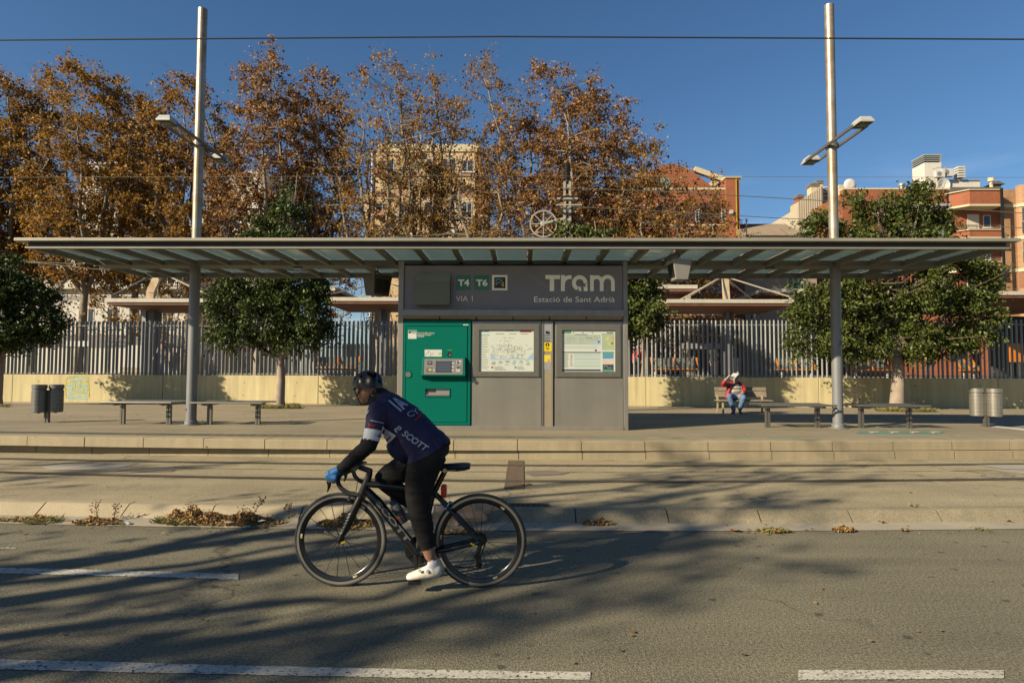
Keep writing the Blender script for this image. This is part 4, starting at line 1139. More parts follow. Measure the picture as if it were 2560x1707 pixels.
for x in (sl + .12, sr - .12):
    b = MB(); b.bar((x, YM + .0, zs - .03), (x, YM - .03, zg), .05, .05); b.build('leg', m_wlegs, wb, bevel=.005)
    b = MB(); b.bar((x + .0, YM + .46, zs - .03), (x, YM + .53, zg), .05, .05); b.build('leg', m_wlegs, wb, bevel=.005)
    b = MB(); b.bar((x, YM - .02, zs - .058), (x, YM + .50, zs - .058), .045, .05); b.build('seat_bracket', m_wlegs, wb)
    b = MB(); b.bar((x, YM + .485, zs - .03), (x, YM + .54 + (zb2 - zs) * .22, zb2 - .03), .05, .03); b.build('back_bracket', m_wlegs, wb)
# ================================================================== TREES
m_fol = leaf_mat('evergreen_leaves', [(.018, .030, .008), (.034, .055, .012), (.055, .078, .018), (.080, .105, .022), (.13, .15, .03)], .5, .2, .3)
m_fol2 = leaf_mat('evergreen_leaves_sunny', [(.030, .042, .008), (.052, .070, .012), (.085, .105, .02), (.12, .135, .025), (.15, .14, .03)], .5, .22, .32)  # sunlit copy of the evergreen leaves, sunlight mixed into the yellower tones
m_aut = leaf_mat('autumn_leaves', [(.055, .028, .010), (.12, .055, .014), (.19, .085, .020), (.14, .075, .012), (.26, .13, .030), (.30, .17, .035), (.17, .15, .03), (.33, .21, .12)], .6, .45, .25)
m_aut2 = leaf_mat('autumn_leaves_brown', [(.05, .026, .012), (.10, .05, .018), (.17, .085, .03), (.22, .125, .05), (.30, .17, .06), (.34, .22, .13)], .6, .45, .25)
m_aut3 = leaf_mat('autumn_leaves_yellow', [(.06, .032, .010), (.14, .068, .014), (.22, .11, .02), (.27, .15, .025), (.15, .12, .03), (.20, .10, .02), (.34, .20, .06)], .6, .45, .25)
m_bark = M('plane_bark', (.30, .25, .18), .85, var=.22, scale=3, bump=.4, tint=(.18, .15, .10))
m_bark2 = M('pale_trunk', (.36, .29, .22), .85, var=.18, scale=4, bump=.4, bscale=20, tint=(.27, .21, .16))
m_twig = M('twig_bark', (.15, .115, .08), .9, var=.2)

def leaf_quads(rng, c, size, aspect=.7, droop=.0, out=None, fold=.25):
    """one bent four-cornered leaf at each centre"""
    n = len(c)
    a = rng.normal(size=(n, 3))
    if out is not None: a = a * .75 + out * .65
    a[:, 2] -= droop; a /= np.linalg.norm(a, axis=1)[:, None] + 1e-9
    b = rng.normal(size=(n, 3)); b -= (b * a).sum(1)[:, None] * a; b /= np.linalg.norm(b, axis=1)[:, None] + 1e-9
    nn = np.cross(a, b)
    L_ = size * rng.uniform(.65, 1.3, n)[:, None]
    v = np.empty((n, 4, 3))
    v[:, 0] = c - a * L_ * .5
    v[:, 1] = c + b * L_ * aspect * .5 + nn * L_ * fold * .5
    v[:, 2] = c + a * L_ * .5 - nn * L_ * fold * .3
    v[:, 3] = c - b * L_ * aspect * .5 + nn * L_ * fold * .5
    f = np.arange(n * 4).reshape(n, 4)
    return v.reshape(-1, 3), f

def evergreen(label, base, blobs, Y, nleaf, seed, mat, trunk_r, fork_z, lean=0.0, tw=.125):
    rng = np.random.default_rng(seed); rr = random.Random(seed)
    t = thing('evergreen_tree', label, 'tree', base, 'evergreen street trees on the plaza')
    pxm = 1600.0 / Y
    cs, rs = [], []
    for (u, v, ru, rv) in blobs:
        c = P(u, v, Y + rr.uniform(-.35, .35)); cs.append(np.array(c)); rs.append(np.array([ru / pxm, max(.5, ru / pxm * .85), rv / pxm]))
    cs = np.array(cs); rs = np.array(rs)
    wgt = (rs[:, 0] * rs[:, 2]); wgt /= wgt.sum()
    nleaf = int(nleaf * 1.35); ncl = nleaf // 60
    pts, outs = [], []
    k = rng.choice(len(cs), size=ncl * 3, p=wgt)
    d = rng.normal(size=(ncl * 3, 3)); d /= np.linalg.norm(d, axis=1)[:, None]
    rad = rng.uniform(.35, 1.0, ncl * 3) ** .45 * np.where(rng.random(ncl * 3) < .32, rng.uniform(1.0, 1.32, ncl * 3), 1.0)
    ph = rng.uniform(0, 6, 3)
    cc = cs[k] + d * rs[k] * rad[:, None]
    lump = np.sin(cc[:, 0] * 3.1 + ph[0]) + np.sin(cc[:, 1] * 3.3 + ph[1]) + np.sin(cc[:, 2] * 4.2 + ph[2])
    # drop clumps buried deep inside another blob
    inside = np.zeros(len(cc), int)
    for i in range(len(cs)):
        inside += (((cc - cs[i]) / (rs[i] * .72)) ** 2).sum(1) < 1
    keep = np.where((inside == 0) & (lump > -.7))[0]
    deep = np.where(inside > 0)[0][:ncl // 4]
    sel = np.concatenate([keep[:ncl], deep]); cc, dd = cc[sel], d[sel]
    m = 60; o = np.repeat(dd, m, 0)
    # each clump is a drooping spray along its own shoot
    sh_ = dd * np.array([1, 1, .6]) + rng.normal(size=dd.shape) * .45; sh_ /= np.linalg.norm(sh_, axis=1)[:, None]
    tt = rng.random(len(cc) * m)[:, None]; ln = rng.uniform(.25, .75, len(cc)).repeat(m)[:, None]
    c = np.repeat(cc, m, 0) + np.repeat(sh_, m, 0) * (tt - .45) * ln + rng.normal(size=(len(cc) * m, 3)) * np.array([.11, .11, .085]); c[:, 2] -= .16 * (tt[:, 0] ** 2)
    v, f = leaf_quads(rng, c, tw, .48, .55, o, .3)
    cr = mesh_np('crown', v, f, mat, t)
    b = MB(); base = Vector(base)
    fk = Vector((base.x + lean, base.y, fork_z))
    b.tube([base + Vector((0, 0, -.05)), base + Vector((lean * .1, 0, .25)), base.lerp(fk, .5) + Vector((.03, 0, 0)), fk], [trunk_r * 1.3, trunk_r * 1.05, trunk_r * .9, trunk_r * .8], 14)
    b.build('trunk', m_bark2, t, True)
    for i in range(len(cs)):
        b = MB(); e = Vector(cs[i]); md = fk.lerp(e, .5) + Vector((rr.uniform(-.15, .15), rr.uniform(-.15, .15), rr.uniform(.0, .2)))
        b.tube([fk - Vector((0, 0, .15)), md, e, e + (e - md) * .2], [trunk_r * .5, trunk_r * .22, trunk_r * .1, .010], 7); b.build('limb', m_bark2, t, True)
        b = MB()
        for q in range(7):
            e2 = e + Vector((rr.gauss(0, 1) * rs[i][0], rr.gauss(0, 1) * rs[i][1], rr.gauss(0, .7) * rs[i][2])) * .8
            b.tube([md.lerp(e, rr.uniform(.3, 1)), (md + e2) / 2 + Vector((0, 0, .1)), e2], [.02, .014, .006], 5)
        b.build('twigs', m_twig, t)
    return t
def gb_(u, v, Y=None):
    return GP(u, v)
evergreen('dark evergreen tree cut by the left edge, behind the dark bins', GP(-6, 1013), [(-60, 760, 120, 100), (20, 735, 85, 70), (75, 765, 62, 70), (105, 805, 48, 38), (10, 825, 85, 42), (60, 840, 40, 25), (-40, 690, 90, 60), (40, 690, 45, 30)], GP(-6, 1013).y, 15000, 21, m_fol, .13, 2.2)
Y2 = GP(699, 1017).y
evergreen('evergreen tree with pointed top and pale trunk, left of the kiosk', GP(699, 1017), [(675, 790, 130, 75), (580, 770, 62, 75), (765, 775, 60, 65), (610, 720, 75, 70), (740, 715, 70, 70), (690, 640, 95, 70), (720, 560, 60, 50), (640, 575, 40, 30), (730, 505, 32, 36), (740, 470, 17, 26), (590, 840, 50, 26), (720, 838, 75, 28), (555, 815, 35, 50), (805, 810, 32, 42)], Y2, 20000, 22, m_fol, .155, 2.05)
evergreen('sunlit evergreen tree half hidden behind the right end of the kiosk', GP(1520, 1025.5), [(1500, 720, 110, 90), (1600, 735, 50, 55), (1590, 800, 55, 42), (1480, 620, 80, 45), (1570, 670, 60, 45), (1430, 585, 45, 20), (1490, 578, 45, 18), (1630, 775, 30, 30), (1420, 760, 70, 70)], GP(1520, 1025.5).y, 14000, 23, m_fol2, .15, 2.1)
Y4 = GP(2243, 1025).y
evergreen('broad evergreen tree with a thick trunk behind the right column', GP(2243, 1025), [(2090, 770, 95, 75), (2040, 830, 75, 50), (2130, 840, 80, 45), (2210, 770, 90, 80), (2230, 850, 75, 38), (2330, 790, 110, 75), (2430, 790, 58, 62), (2350, 850, 75, 32), (2230, 690, 130, 65), (2370, 700, 95, 55), (2455, 700, 42, 42), (2110, 690, 90, 45), (2060, 565, 52, 34), (2155, 508, 36, 36), (2215, 530, 50, 44), (2300, 505, 50, 46), (2335, 555, 38, 34), (2190, 585, 110, 30), (2290, 620, 130, 40), (2120, 620, 90, 40)], Y4, 36000, 24, m_fol2, .22, 2.1, .05)

def plane_tree(label, x, y, z0, H, W, seed, mat, ncl=78, per=170, crown0=.2, group='autumn plane trees behind the station', lsize=.155, topw=.45, base_r=.24):
    rng = np.random.default_rng(seed); rr = random.Random(seed)
    t = thing('plane_tree', label, 'tree', (x, y, z0), group)
    wr = lambda h: W * max(.12, (1 - (max(0, h - .45) / .55) ** 2.2 * (1 - topw)) * (.62 + .38 * min(1, max(0, h - crown0 * .6) / .25)) * (1 if h < .9 else 1 - (h - .9) * 6))
    fk = Vector((x + rr.uniform(-.3, .3), y, z0 + H * rr.uniform(.22, .3)))
    b = MB(); b.tube([(x, y, z0 - .1), (x + rr.uniform(-.1, .1), y, z0 + 1), ((x + fk.x) / 2 + rr.uniform(-.15, .15), y, (z0 + fk.z) / 2), fk], [base_r * 1.25, base_r, base_r * .85, base_r * .75], 10); b.build('trunk', m_bark, t, True)
    nodes = []                                  # (point, radius)
    nl = rr.choice((5, 6, 7))
    for i in range(nl):
        a = 2 * PI * (i + rr.uniform(-.25, .25)) / nl; hh = 1.0 if i == 0 else rr.uniform(.62, .97)
        e = Vector((x + math.cos(a) * wr(hh) * .6, y + math.sin(a) * wr(hh) * .6, z0 + H * (hh - .03)))
        pts = [fk - Vector((0, 0, .2))]; m_ = 7
        for k in range(1, m_ + 1):
            q = fk.lerp(e, k / m_); bow = math.sin(PI * k / m_) * W * .34
            pts.append(q + Vector((math.cos(a) * bow + rr.uniform(-.25, .25), math.sin(a) * bow + rr.uniform(-.25, .25), rr.uniform(-.2, .2))))
        rad = [base_r * .58 * (1 - k / (m_ + .6)) + .015 for k in range(m_ + 1)]
        b = MB(); b.tube(pts, rad, 7); b.build('limb', m_bark, t, True)
        for k in range(1, m_): nodes += [(pts[k], rad[k]), ((pts[k] + pts[k + 1]) / 2, rad[k])]
    tw = MB(); cl = []
    for i in range(ncl):
        h = crown0 + (1 - crown0) * rr.random() ** .85; a = rr.uniform(0, 2 * PI); r_ = wr(h) * math.sqrt(rr.uniform(.08, 1))
        c = Vector((x + math.cos(a) * r_, y + math.sin(a) * r_, z0 + H * h))
        if rr.random() < .74:
            q = rr.choice(nodes)[0]; c = q + Vector((rr.gauss(0, W * .27), rr.gauss(0, W * .27), rr.gauss(.25, .75)))
        cl.append(c)
        nd = min(nodes, key=lambda q: (q[0] - c).length + (4 if q[0].z > c.z + .3 else 0))
        p0 = nd[0]; mdp = p0.lerp(c, .55) + Vector((rr.uniform(-.3, .3), rr.uniform(-.3, .3), rr.uniform(-.1, .35)))
        r1 = min(.05, nd[1] * .5)
        tw.tube([p0, mdp, c, c + (c - mdp) * .5], [r1, r1 * .6, r1 * .35, .006], 5, cap=False)
        for k in range(3):
            d = Vector((rr.gauss(0, .6), rr.gauss(0, .6), rr.gauss(.15, .5)))
            tw.tube([mdp.lerp(c, rr.random()), c + d * .5, c + d], [r1 * .35, r1 * .25, .005], 4, cap=False)
    tw.build('branches', m_bark, t)
    cc = np.array([tuple(c) for c in cl])
    sz = rng.uniform(.45, 1.45, len(cc))
    k = np.repeat(np.arange(len(cc)), (per * sz).astype(int))
    # leaves sit in rows along seven twigs of each clump
    td = rng.normal(size=(len(cc), 7, 3)); td /= np.linalg.norm(td, axis=2)[:, :, None]; td[:, :, 2] *= .8
    tl_ = rng.uniform(.35, 1.1, (len(cc), 7)) * sz[:, None] ** .5
    j = rng.integers(0, 7, len(k)); tt = rng.random(len(k)) ** .7
    c = cc[k] + td[k, j] * (tl_[k, j] * tt)[:, None] + rng.normal(size=(len(k), 3)) * .105
    # a thin sprinkle over the whole crown
    m_ = int(len(k) * .07); h = crown0 + (1 - crown0) * rng.random(m_); a = rng.uniform(0, 2 * PI, m_); r_ = np.array([wr(q) for q in h]) * np.sqrt(rng.random(m_)) * 1.05
    c2 = np.stack([x + np.cos(a) * r_, y + np.sin(a) * r_, z0 + H * h], 1)
    v, f = leaf_quads(rng, np.concatenate([c, c2]), lsize * rng.uniform(.75, 1.2, len(c) + m_)[:, None], .85, .35, None, .35)
    mesh_np('crown', v, f, mat, t)
    return t
ad = ['', '']
TR = [(-150, 150, 120, 42, 'm_aut3', 'bushy autumn plane tree past the left picture edge'),
      (10, 160, 90, 43, 'm_aut3', 'autumn plane tree at the left picture edge, above the edge evergreen'),
      (110, 142, 60, 45, 'm_aut', 'narrow autumn plane tree, second from the left picture edge'),
      (222, 128, 98, 41, 'm_aut3', 'tall autumn plane tree in front of the white block, left of the left mast'),
      (345, 218, 75, 44, 'm_aut3', 'lower autumn plane tree just left of the left lamp mast'),
      (480, 165, 100, 42, 'm_aut', 'autumn plane tree directly behind the left lamp mast'),
      (665, 112, 92, 41, 'm_aut2', 'tall brown plane tree above the pointed evergreen'),
      (800, 150, 75, 43, 'm_aut2', 'sparse brown plane tree left of the beige apartment block'),
      (960, 112, 108, 41, 'm_aut', 'tall autumn plane tree over the left half of the beige block'),
      (1075, 140, 58, 44, 'm_aut', 'slim autumn plane tree over the middle of the beige block'),
      (1195, 135, 100, 42, 'm_aut3', 'autumn plane tree over the right edge of the beige block'),
      (1370, 142, 120, 42, 'm_aut2', 'wide brown plane tree behind the spoked weight wheel'),
      (1490, 215, 125, 43, 'm_aut2', 'round brown plane tree left of the clock on the brick building'),
      (1610, 345, 100, 41, 'm_aut', 'low autumn plane tree in front of the brick clock gable'),
      (1720, 440, 95, 43, 'm_aut3', 'lowest autumn plane tree, last on the right before the brick corner')]
for i, (u, v, hw, Y, mt, lb) in enumerate(TR):
    p = P(u, v, Y); W = hw / (1600 / Y)
    H = (p.z - ZS) * .97
    plane_tree(lb, p.x, Y, ZS, H, W * 1.45, 100 + i, globals()[mt], ncl=int((60 + 7.6 * W * H / 2.5) * 1.22), per=(38 if 900 < u < 1250 else 58 if u > 1560 else 112) if mt != 'm_aut2' else 104, crown0=.12, base_r=.2 + .004 * H, topw=.5)

# street trees behind the camera whose shade falls over the road
SHADE = [(-13.6, -3.5, 10.5, 2.3, 1, .40, 'near-side plane tree whose shade streaks the road beside the bicycle, behind the viewer'),
         (-17.2, -6.6, 11.5, 2.3, 2, .40, 'near-side plane tree farther back, shading the lower left of the road, behind the viewer'),
         (-11.2, -0.5, 10.6, 1.9, 3, .64, 'high-crowned near-side plane tree shading the tram track behind the bicycle, beside the viewer'),
         (-21.5, -1.0, 11.0, 2.4, 5, .45, 'near-side plane tree shading the left end of the tram track, left of the viewer')]
for x, y, H, W, s, c0, lb in SHADE:
    plane_tree(lb, x, y, 0, H, W, 300 + s, m_aut, ncl=30 if c0 < .6 else 22, per=42 if c0 < .6 else 30, crown0=c0, base_r=.3 if c0 < .6 else .2, group='street trees behind the viewer', lsize=.17)
# ================================================================== STATION AND BUILDINGS
b = MB(); sp0, sp1 = wp(-30, -.3), wp(WL + 30, -.3)
b.v = [(sp0.x, sp0.y, ZS), (sp1.x, sp1.y, ZS), (300, 260, ZS), (-300, 260, ZS)]; b.f = [(0, 1, 2, 3)]
struct(b.build('station_ground', M('station_paving', (.30, .25, .18), .85, var=.12)))
m_white = M('white_render', (.68, .66, .60), .8, var=.05, scale=.6, streak=.06)
m_roofw = M('roof_edge_white', (.58, .54, .44), .7, var=.07, streak=.1)
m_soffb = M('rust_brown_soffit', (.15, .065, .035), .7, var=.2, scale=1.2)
m_rustl = M('rust_line', (.20, .085, .045), .8, var=.25, scale=3)
m_sgrey = M('station_column', (.13, .135, .15), .55, .2, var=.1)
m_rustm = M('peeling_cream_mast', (.60, .50, .34), .7, var=.15, scale=3, tint=(.36, .20, .08))
m_cable = M('pale_cable', (.36, .32, .25), .6, var=.05)
def station_roof(label, uL, uR, vt, Y, D=5.0, col=None, mast=None, th=.24):
    a, c = P(uL, vt, Y), P(uR, vt, Y); zt = (a.z + c.z) / 2
    t = thing('station_canopy', label, 'station roof', ((a.x + c.x) / 2, Y + D / 2, ZS), 'canopies of the railway station')
    k = 1600 / Y
    b = MB(); b.box(a.x, c.x, Y, Y + .2, zt - 9.5 / k, zt); b.box(a.x, c.x, Y + D - .2, Y + D, zt - 9.5 / k, zt); b.box(a.x, a.x + .2, Y + .2, Y + D - .2, zt - 9.5 / k, zt - .004); b.box(c.x - .2, c.x, Y + .2, Y + D - .2, zt - 9.5 / k, zt - .004); b.build('edge_band', m_roofw, t)
    b = MB(); b.box(a.x + .2, c.x - .2, Y + .2, Y + D - .2, zt - 11 / k + .004, zt - .02); b.build('roof_sheet', m_roofw, t)
    b = MB(); b.box(a.x + .06, c.x - .06, Y + .05, Y + D - .05, zt - 16 / k, zt - 11 / k); b.build('rust_band', m_rustl, t)
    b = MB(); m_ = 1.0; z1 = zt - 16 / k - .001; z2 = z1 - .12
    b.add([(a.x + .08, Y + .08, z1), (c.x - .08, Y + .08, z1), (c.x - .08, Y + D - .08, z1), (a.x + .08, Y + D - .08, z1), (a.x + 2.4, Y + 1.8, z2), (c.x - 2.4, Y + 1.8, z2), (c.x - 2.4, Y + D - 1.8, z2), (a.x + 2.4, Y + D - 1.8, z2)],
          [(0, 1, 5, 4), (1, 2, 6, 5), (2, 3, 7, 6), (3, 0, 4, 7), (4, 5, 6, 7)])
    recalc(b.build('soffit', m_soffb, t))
    if col:
        x0, x1 = P(col[0], vt, Y + D / 2).x, P(col[1], vt, Y + D / 2).x
        b = MB(); b.box(x0, x1, Y + D / 2 - .35, Y + D / 2 + .35, ZS, z2 + .02); b.build('column', m_sgrey, t, bevel=.02)
        b = MB(); b.box(x0 - .03, x0 + (x1 - x0) * .3, Y + D / 2 - .42, Y + D / 2 - .36, ZS, z2 + .02); b.build('column_fin', M('column_fin', (.30, .31, .33), .5, .3), t)
    if mast:
        q = [P(u, v, Y + D / 2) for u, v in mast[0]]; w_ = mast[1] / (1600 / Y)
        b = MB()
        for i in range(len(q) - 1): b.bar(q[i] - (q[i + 1] - q[i]).normalized() * .05, q[i + 1], w_, w_ * .5, up=(0, 1, 0))
        b.build('mast', m_rustm, t)
        for u, v in mast[2]:
            e = P(u, v, Y + .3)
            for yy in (.0, D - .6):
                b = MB(); b.tube([q[-1] + (q[0] - q[-1]) * mast[3], Vector((e.x, e.y + yy, zt + .12))], .035, 6); b.build('stay_cable', m_cable, t)
                b = MB(); b.box(e.x - .1, e.x + .1, e.y + yy - .1, e.y + yy + .1, zt + .002, zt + .2); b.build('anchor', m_cable, t)
    return t
z3 = lambda x, y: (x / 2.903, 560 + y / 2.903)
z5 = lambda x, y: (1560 + x / 3.408, 640 + y / 3.408)
z4 = lambda x, y: (500 + x / 3.41, 640 + y / 3.41)
station_roof('station canopy left of the kiosk with slanting mast and stay cables', 262, 545, 746, 29.5, 4.5, (370, 397), ([(377, 746), (377, 731), (395, 690), (402, 660)], 20, [(276, 744), (530, 744)], .22))
station_roof('long station canopy between pointed evergreen and kiosk', 806, 1120, 743, 29.5, 4.5, (953, 972), ([(965, 743), (965, 700)], 16, [(815, 742), (1100, 742)], .1))
station_roof('smaller raised station canopy peeping above the long one left of the kiosk', 782, 838, 717, 36, 5)
station_roof('station canopy right of the kiosk with peeling rusty mast', 1668, 1986, 748, 29.5, 4.5, (1812, 1826), ([(1816, 748), (1813, 692), (1804, 655)], 17, [(1720, 748), (1980, 749)], .38))
station_roof('far low station canopy under the one right of the kiosk', 1655, 1806, 779, 41, 5, None)
station_roof('station canopy just left of the rusty mast, higher than its neighbour', 1610, 1744, 712, 33, 6)
station_roof('far station canopy right of the rusty mast', 1905, 2010, 722, 44, 6, (1880, 1892))
station_roof('station canopy at the right picture edge with dark shaded underside', 2462, 2900, 728, 27, 8, (2640, 2680), None)
# wall of the underpass stairs, near-black to carry the shade under the right-hand roof
b = MB(); q = P(2480, 800, 33); b.box(q.x, q.x + 9, 33, 33.3, ZS, ZS + 3.2); tag(b.build('stair_wall', M('wall_shade_dark', (.05, .05, .06), .8)), 'dark wall under the station canopy at the right edge', 'wall')

# ---- second, lower fence and furniture of the station
f2 = thing('rear_fence', 'low grey picket fence far behind the slat fence', 'fence', (0, 47, ZS))
o0 = MB().box(-.05, .05, -.03, .03, 0, 2.3).build('slat', m_slat); k = 0
for i in range(190):
    x = -27 + i * .3
    if 8 < x: break
    o = o0.copy(); COL.objects.link(o); o.parent = f2; o.location = (x, 0, 0); o.rotation_euler = (0, 0, R(-35))
bpy.data.objects.remove(o0)
b = MB(); b.box(-27, 8, 46.97, 47.03, ZS + 2.0, ZS + 2.06); b.build('rail', m_slat, f2)
m_or = M('orange_seat', (.62, .20, .015), .45, var=.05)
def seats(u0, u1, Y, label):
    a, c = P(u0, 930, Y), P(u1, 930, Y)
    t = thing('station_bench', label, 'bench', ((a.x + c.x) / 2, Y, ZS), 'orange seats on the station platform')
    n_ = max(2, int((c.x - a.x) / .6))
    b = MB(); b.box(a.x, c.x, Y - .03, Y + .03, ZS + .32, ZS + .40); b.build('beam', m_leg, t)
    b = MB(); b.box(a.x, c.x, Y - .24, Y + .2, ZS + .41, ZS + .47); b.build('seat', m_or, t, bevel=.01)
    for i in range(3):
        x = a.x + (c.x - a.x) * i / 2; q = MB(); q.bar((x, Y - .2, ZS + .475), (x, Y + .3, ZS + 1.0), .08, .05); q.build('arm', m_or, t)
    b = MB(); b.box(a.x + .05, c.x - .05, Y + .24, Y + .27, ZS + .52, ZS + .98); b.build('backrest', M('seat_grey', (.16, .17, .15), .5), t)
    for x in (a.x + .15, c.x - .15):
        q = MB(); q.box(x - .04, x + .04, Y - .04, Y + .04, ZS, ZS + .315); q.build('leg', m_wht, t)
seats(790, 895, 31.5, 'orange station seats behind the fence, left of the cyclist\'s helmet')
seats(1630, 1745, 31.5, 'orange station seats behind the fence, left of the seated man')
seats(1945, 2035, 31.5, 'orange station seats behind the fence, left of the right column')
seats(2130, 2225, 33, 'orange station seats behind the thick tree trunk')
seats(2400, 2440, 33, 'orange station seats behind the fence, left of the bright bins')
b = MB(); q = P(334, 930, 36); b.box(q.x - .5, q.x + .5, 36, 36.5, ZS, ZS + 1.7); o = tag(b.build('meter_cabinet', m_white, None, bevel=.02), 'small white cabinet behind the fence, right of the graffiti', 'cabinet')
b = MB(); b.box(q.x - .62, q.x + .62, 35.9, 36.6, ZS + .001, ZS + .45); b.build('cabinet_base', M('base_tan', (.45, .38, .26), .8), o)
def board(u0, u1, v0, v1, Y, mat, label, txt=None):
    a, c = P(u0, v0, Y), P(u1, v1, Y)
    t = thing('sign_board', label, 'sign', ((a.x + c.x) / 2, Y, ZS))
    b = MB(); b.box(a.x, c.x, Y, Y + .06, c.z, a.z); b.build('panel', mat, t)
    for x in (a.x + .15, c.x - .15):
        q = MB(); q.box(x - .04, x + .04, Y + .062, Y + .14, ZS, a.z); q.build('post', m_leg, t)
    if txt: sign_text('lettering', txt, a.x + .12 * (c.x - a.x), c.z + (a.z - c.z) * .3, Y - .002, (a.z - c.z) * .5, m_wht, t, width=(c.x - a.x) * .7)
    return t
board(165, 222, 852, 866, 37, m_wht, 'white sign strip behind the fence above the graffiti')
board(262, 322, 853, 866, 37, M('board_dark', (.05, .055, .06), .5), 'dark sign strip behind the fence, left of the column', 'Sortida')
board(570, 632, 868, 880, 33, M('board_red', (.45, .03, .04), .5), 'red banner behind the fence under the pointed evergreen')
board(2376, 2420, 862, 905, 36, M('board_grey', (.45, .48, .46), .5), 'pale notice boards behind the fence, left of the bright bins')
board(2524, 2560, 858, 905, 30, m_or, 'orange station sign at the right edge behind the fence')
board(1700, 1800, 858, 872, 38, M('board_grey2', (.30, .31, .32), .5), 'grey station name board behind the fence, above the seated man')

# ---- catenary mast with spoked weight wheel
YC = 34.0
m_cat = M('galvanised_mast', (.44, .41, .34), .55, .3, var=.1, scale=2)
q0 = P(1418, 600, YC)
ct = thing('catenary_mast', 'grey lattice catenary mast with a black insulator and coil, right of the spoked wheel', 'mast', (q0.x, YC, ZS))
zt = P(1418, 455, YC).z; sx_ = .19
for dx in (-sx_ * .75, sx_ * .75):
    b = MB(); b.box(q0.x + dx - .06, q0.x + dx + .06, YC - .13, YC + .13, ZS, zt); b.build('flange', m_cat, ct)
for i in range(16):
    z = zt - .15 - i * .62
    b = MB(); b.box(q0.x - sx_ * .44, q0.x + sx_ * .44, YC - .08, YC - .04, z - .2, z); b.build('batten', m_cat, ct)
b = MB(); r_ = .16; zz = zt + .0
b.lathe([(0, 0), (.1, 0), (.12, .12)] + [q for i in range(8) for q in ((.19, .14 + i * .11), (.15, .19 + i * .11))] + [(.08, 1.1), (0, 1.12)], (q0.x, YC, zz), 'z', 14); b.build('insulator', M('insulator_black', (.02, .02, .022), .4), ct, True)
za = P(1418, 499, YC).z
b = MB(); b.box(q0.x - .55, q0.x + .55, YC - .22, YC - .14, za - .05, za + .05); b.build('crossarm', m_cat, ct)
zb_ = P(1418, 516, YC).z
b = MB(); b.box(q0.x - .62, q0.x + .72, YC - .32, YC - .26, zb_ - .035, zb_ + .035); b.build('crossarm', m_cat, ct)
b = MB(); b.tube([(q0.x + .48 * math.cos(a), YC - .2, zb_ + .02 + .48 * math.sin(a)) for a in np.linspace(0, 2 * PI, 32, endpoint=False)], .05, 6, closed=True); b.build('cable_coil', m_blk, ct, True)
wc = P(1358, 563, YC)
ww = thing('weight_wheel', 'large pale spoked tension wheel on an arm beside the lattice mast', 'wheel', (wc.x, YC - .3, wc.z))
Rw = 34.5 / (1600 / YC)
b = MB(); b.lathe([(Rw - .07, -.04), (Rw, -.04), (Rw, .04), (Rw - .07, .04)], (wc.x, YC - .3, wc.z), 'y', 40, close=True); recalc(b.build('rim', m_cat, ww, True))
b = MB(); b.lathe([(0, -.08), (.12, -.08), (.16, -.04), (.16, .04), (0, .08)], (wc.x, YC - .3, wc.z), 'y', 18); b.build('hub', m_cat, ww, True)
for i in range(8):
    a = PI / 2 + i * PI / 4; b = MB(); b.bar((wc.x + .14 * math.cos(a), YC - .3, wc.z + .14 * math.sin(a)), (wc.x + (Rw - .04) * math.cos(a), YC - .3, wc.z + (Rw - .04) * math.sin(a)), .045, .05, up=(0, 1, 0)); b.build('spoke', m_cat, ww)
b = MB(); b.bar((wc.x, YC - .42, wc.z), (q0.x - .14, YC - .42, wc.z + .28), .05, .12); b.bar((q0.x - .16, YC - .45, wc.z + .3), (q0.x - .16, YC - .1, wc.z + .3), .06, .08); b.build('arm', m_cat, ww)

# ---- overhead wires
m_wire = M('wire', (.05, .052, .05), .5, .4, var=.05)
m_wire2 = M('pale_wire', (.22, .21, .15), .5, .3, var=.05)
def wire(label, pts, r_, mat, sag=0.0):
    b = MB(); q = []
    for i in range(len(pts) - 1):
        for k in range(8): q.append(pts[i].lerp(pts[i + 1], k / 8))
    q.append(pts[-1]); b.tube(q, r_, 6)
    return tag(b.build('overhead_wire', mat), label, 'wire', 'overhead wires')
a, c = P(0, 101, 9.1), P(2560, 99, 8.95)
wire('tram contact wire running across the top of the picture', [a + (a - c) * 1.2, a, P(1250, 92, 9.0), c, c + (c - a) * 1.2], .0105, m_wire)
wire('thin feeder wire crossing the plane trees at mid height', [P(-900, 450, 33), P(0, 444, 33), P(1200, 440, 33), P(2560, 444, 33), P(3400, 450, 33)], .010, m_wire2)
wire('railway wire sloping from the lattice mast to the right brick block', [P(1320, 475, YC - .2), P(1418, 470, YC - .2), P(1700, 481, YC), P(1975, 497, 35), P(2350, 520, 36), P(3000, 560, 37)], .02, m_wire2)
wire('railway wire from the coil arm down to the right', [P(1430, 517, YC - .3), P(1700, 531, YC), P(1975, 547, 35), P(2560, 570, 36), P(3000, 590, 37)], .02, m_wire2)
wire('railway wire rising through the plane trees to the wheel', [P(-300, 700, 36), P(0, 650, 36), P(190, 660, 36), P(700, 610, 35), P(1330, 573, YC - .3)], .018, m_wire2)
wire('railway wire passing below the left end of the tram canopy', [P(-300, 655, 36), P(0, 648, 36), P(240, 673, 36), P(420, 676, 36)], .018, m_wire2)

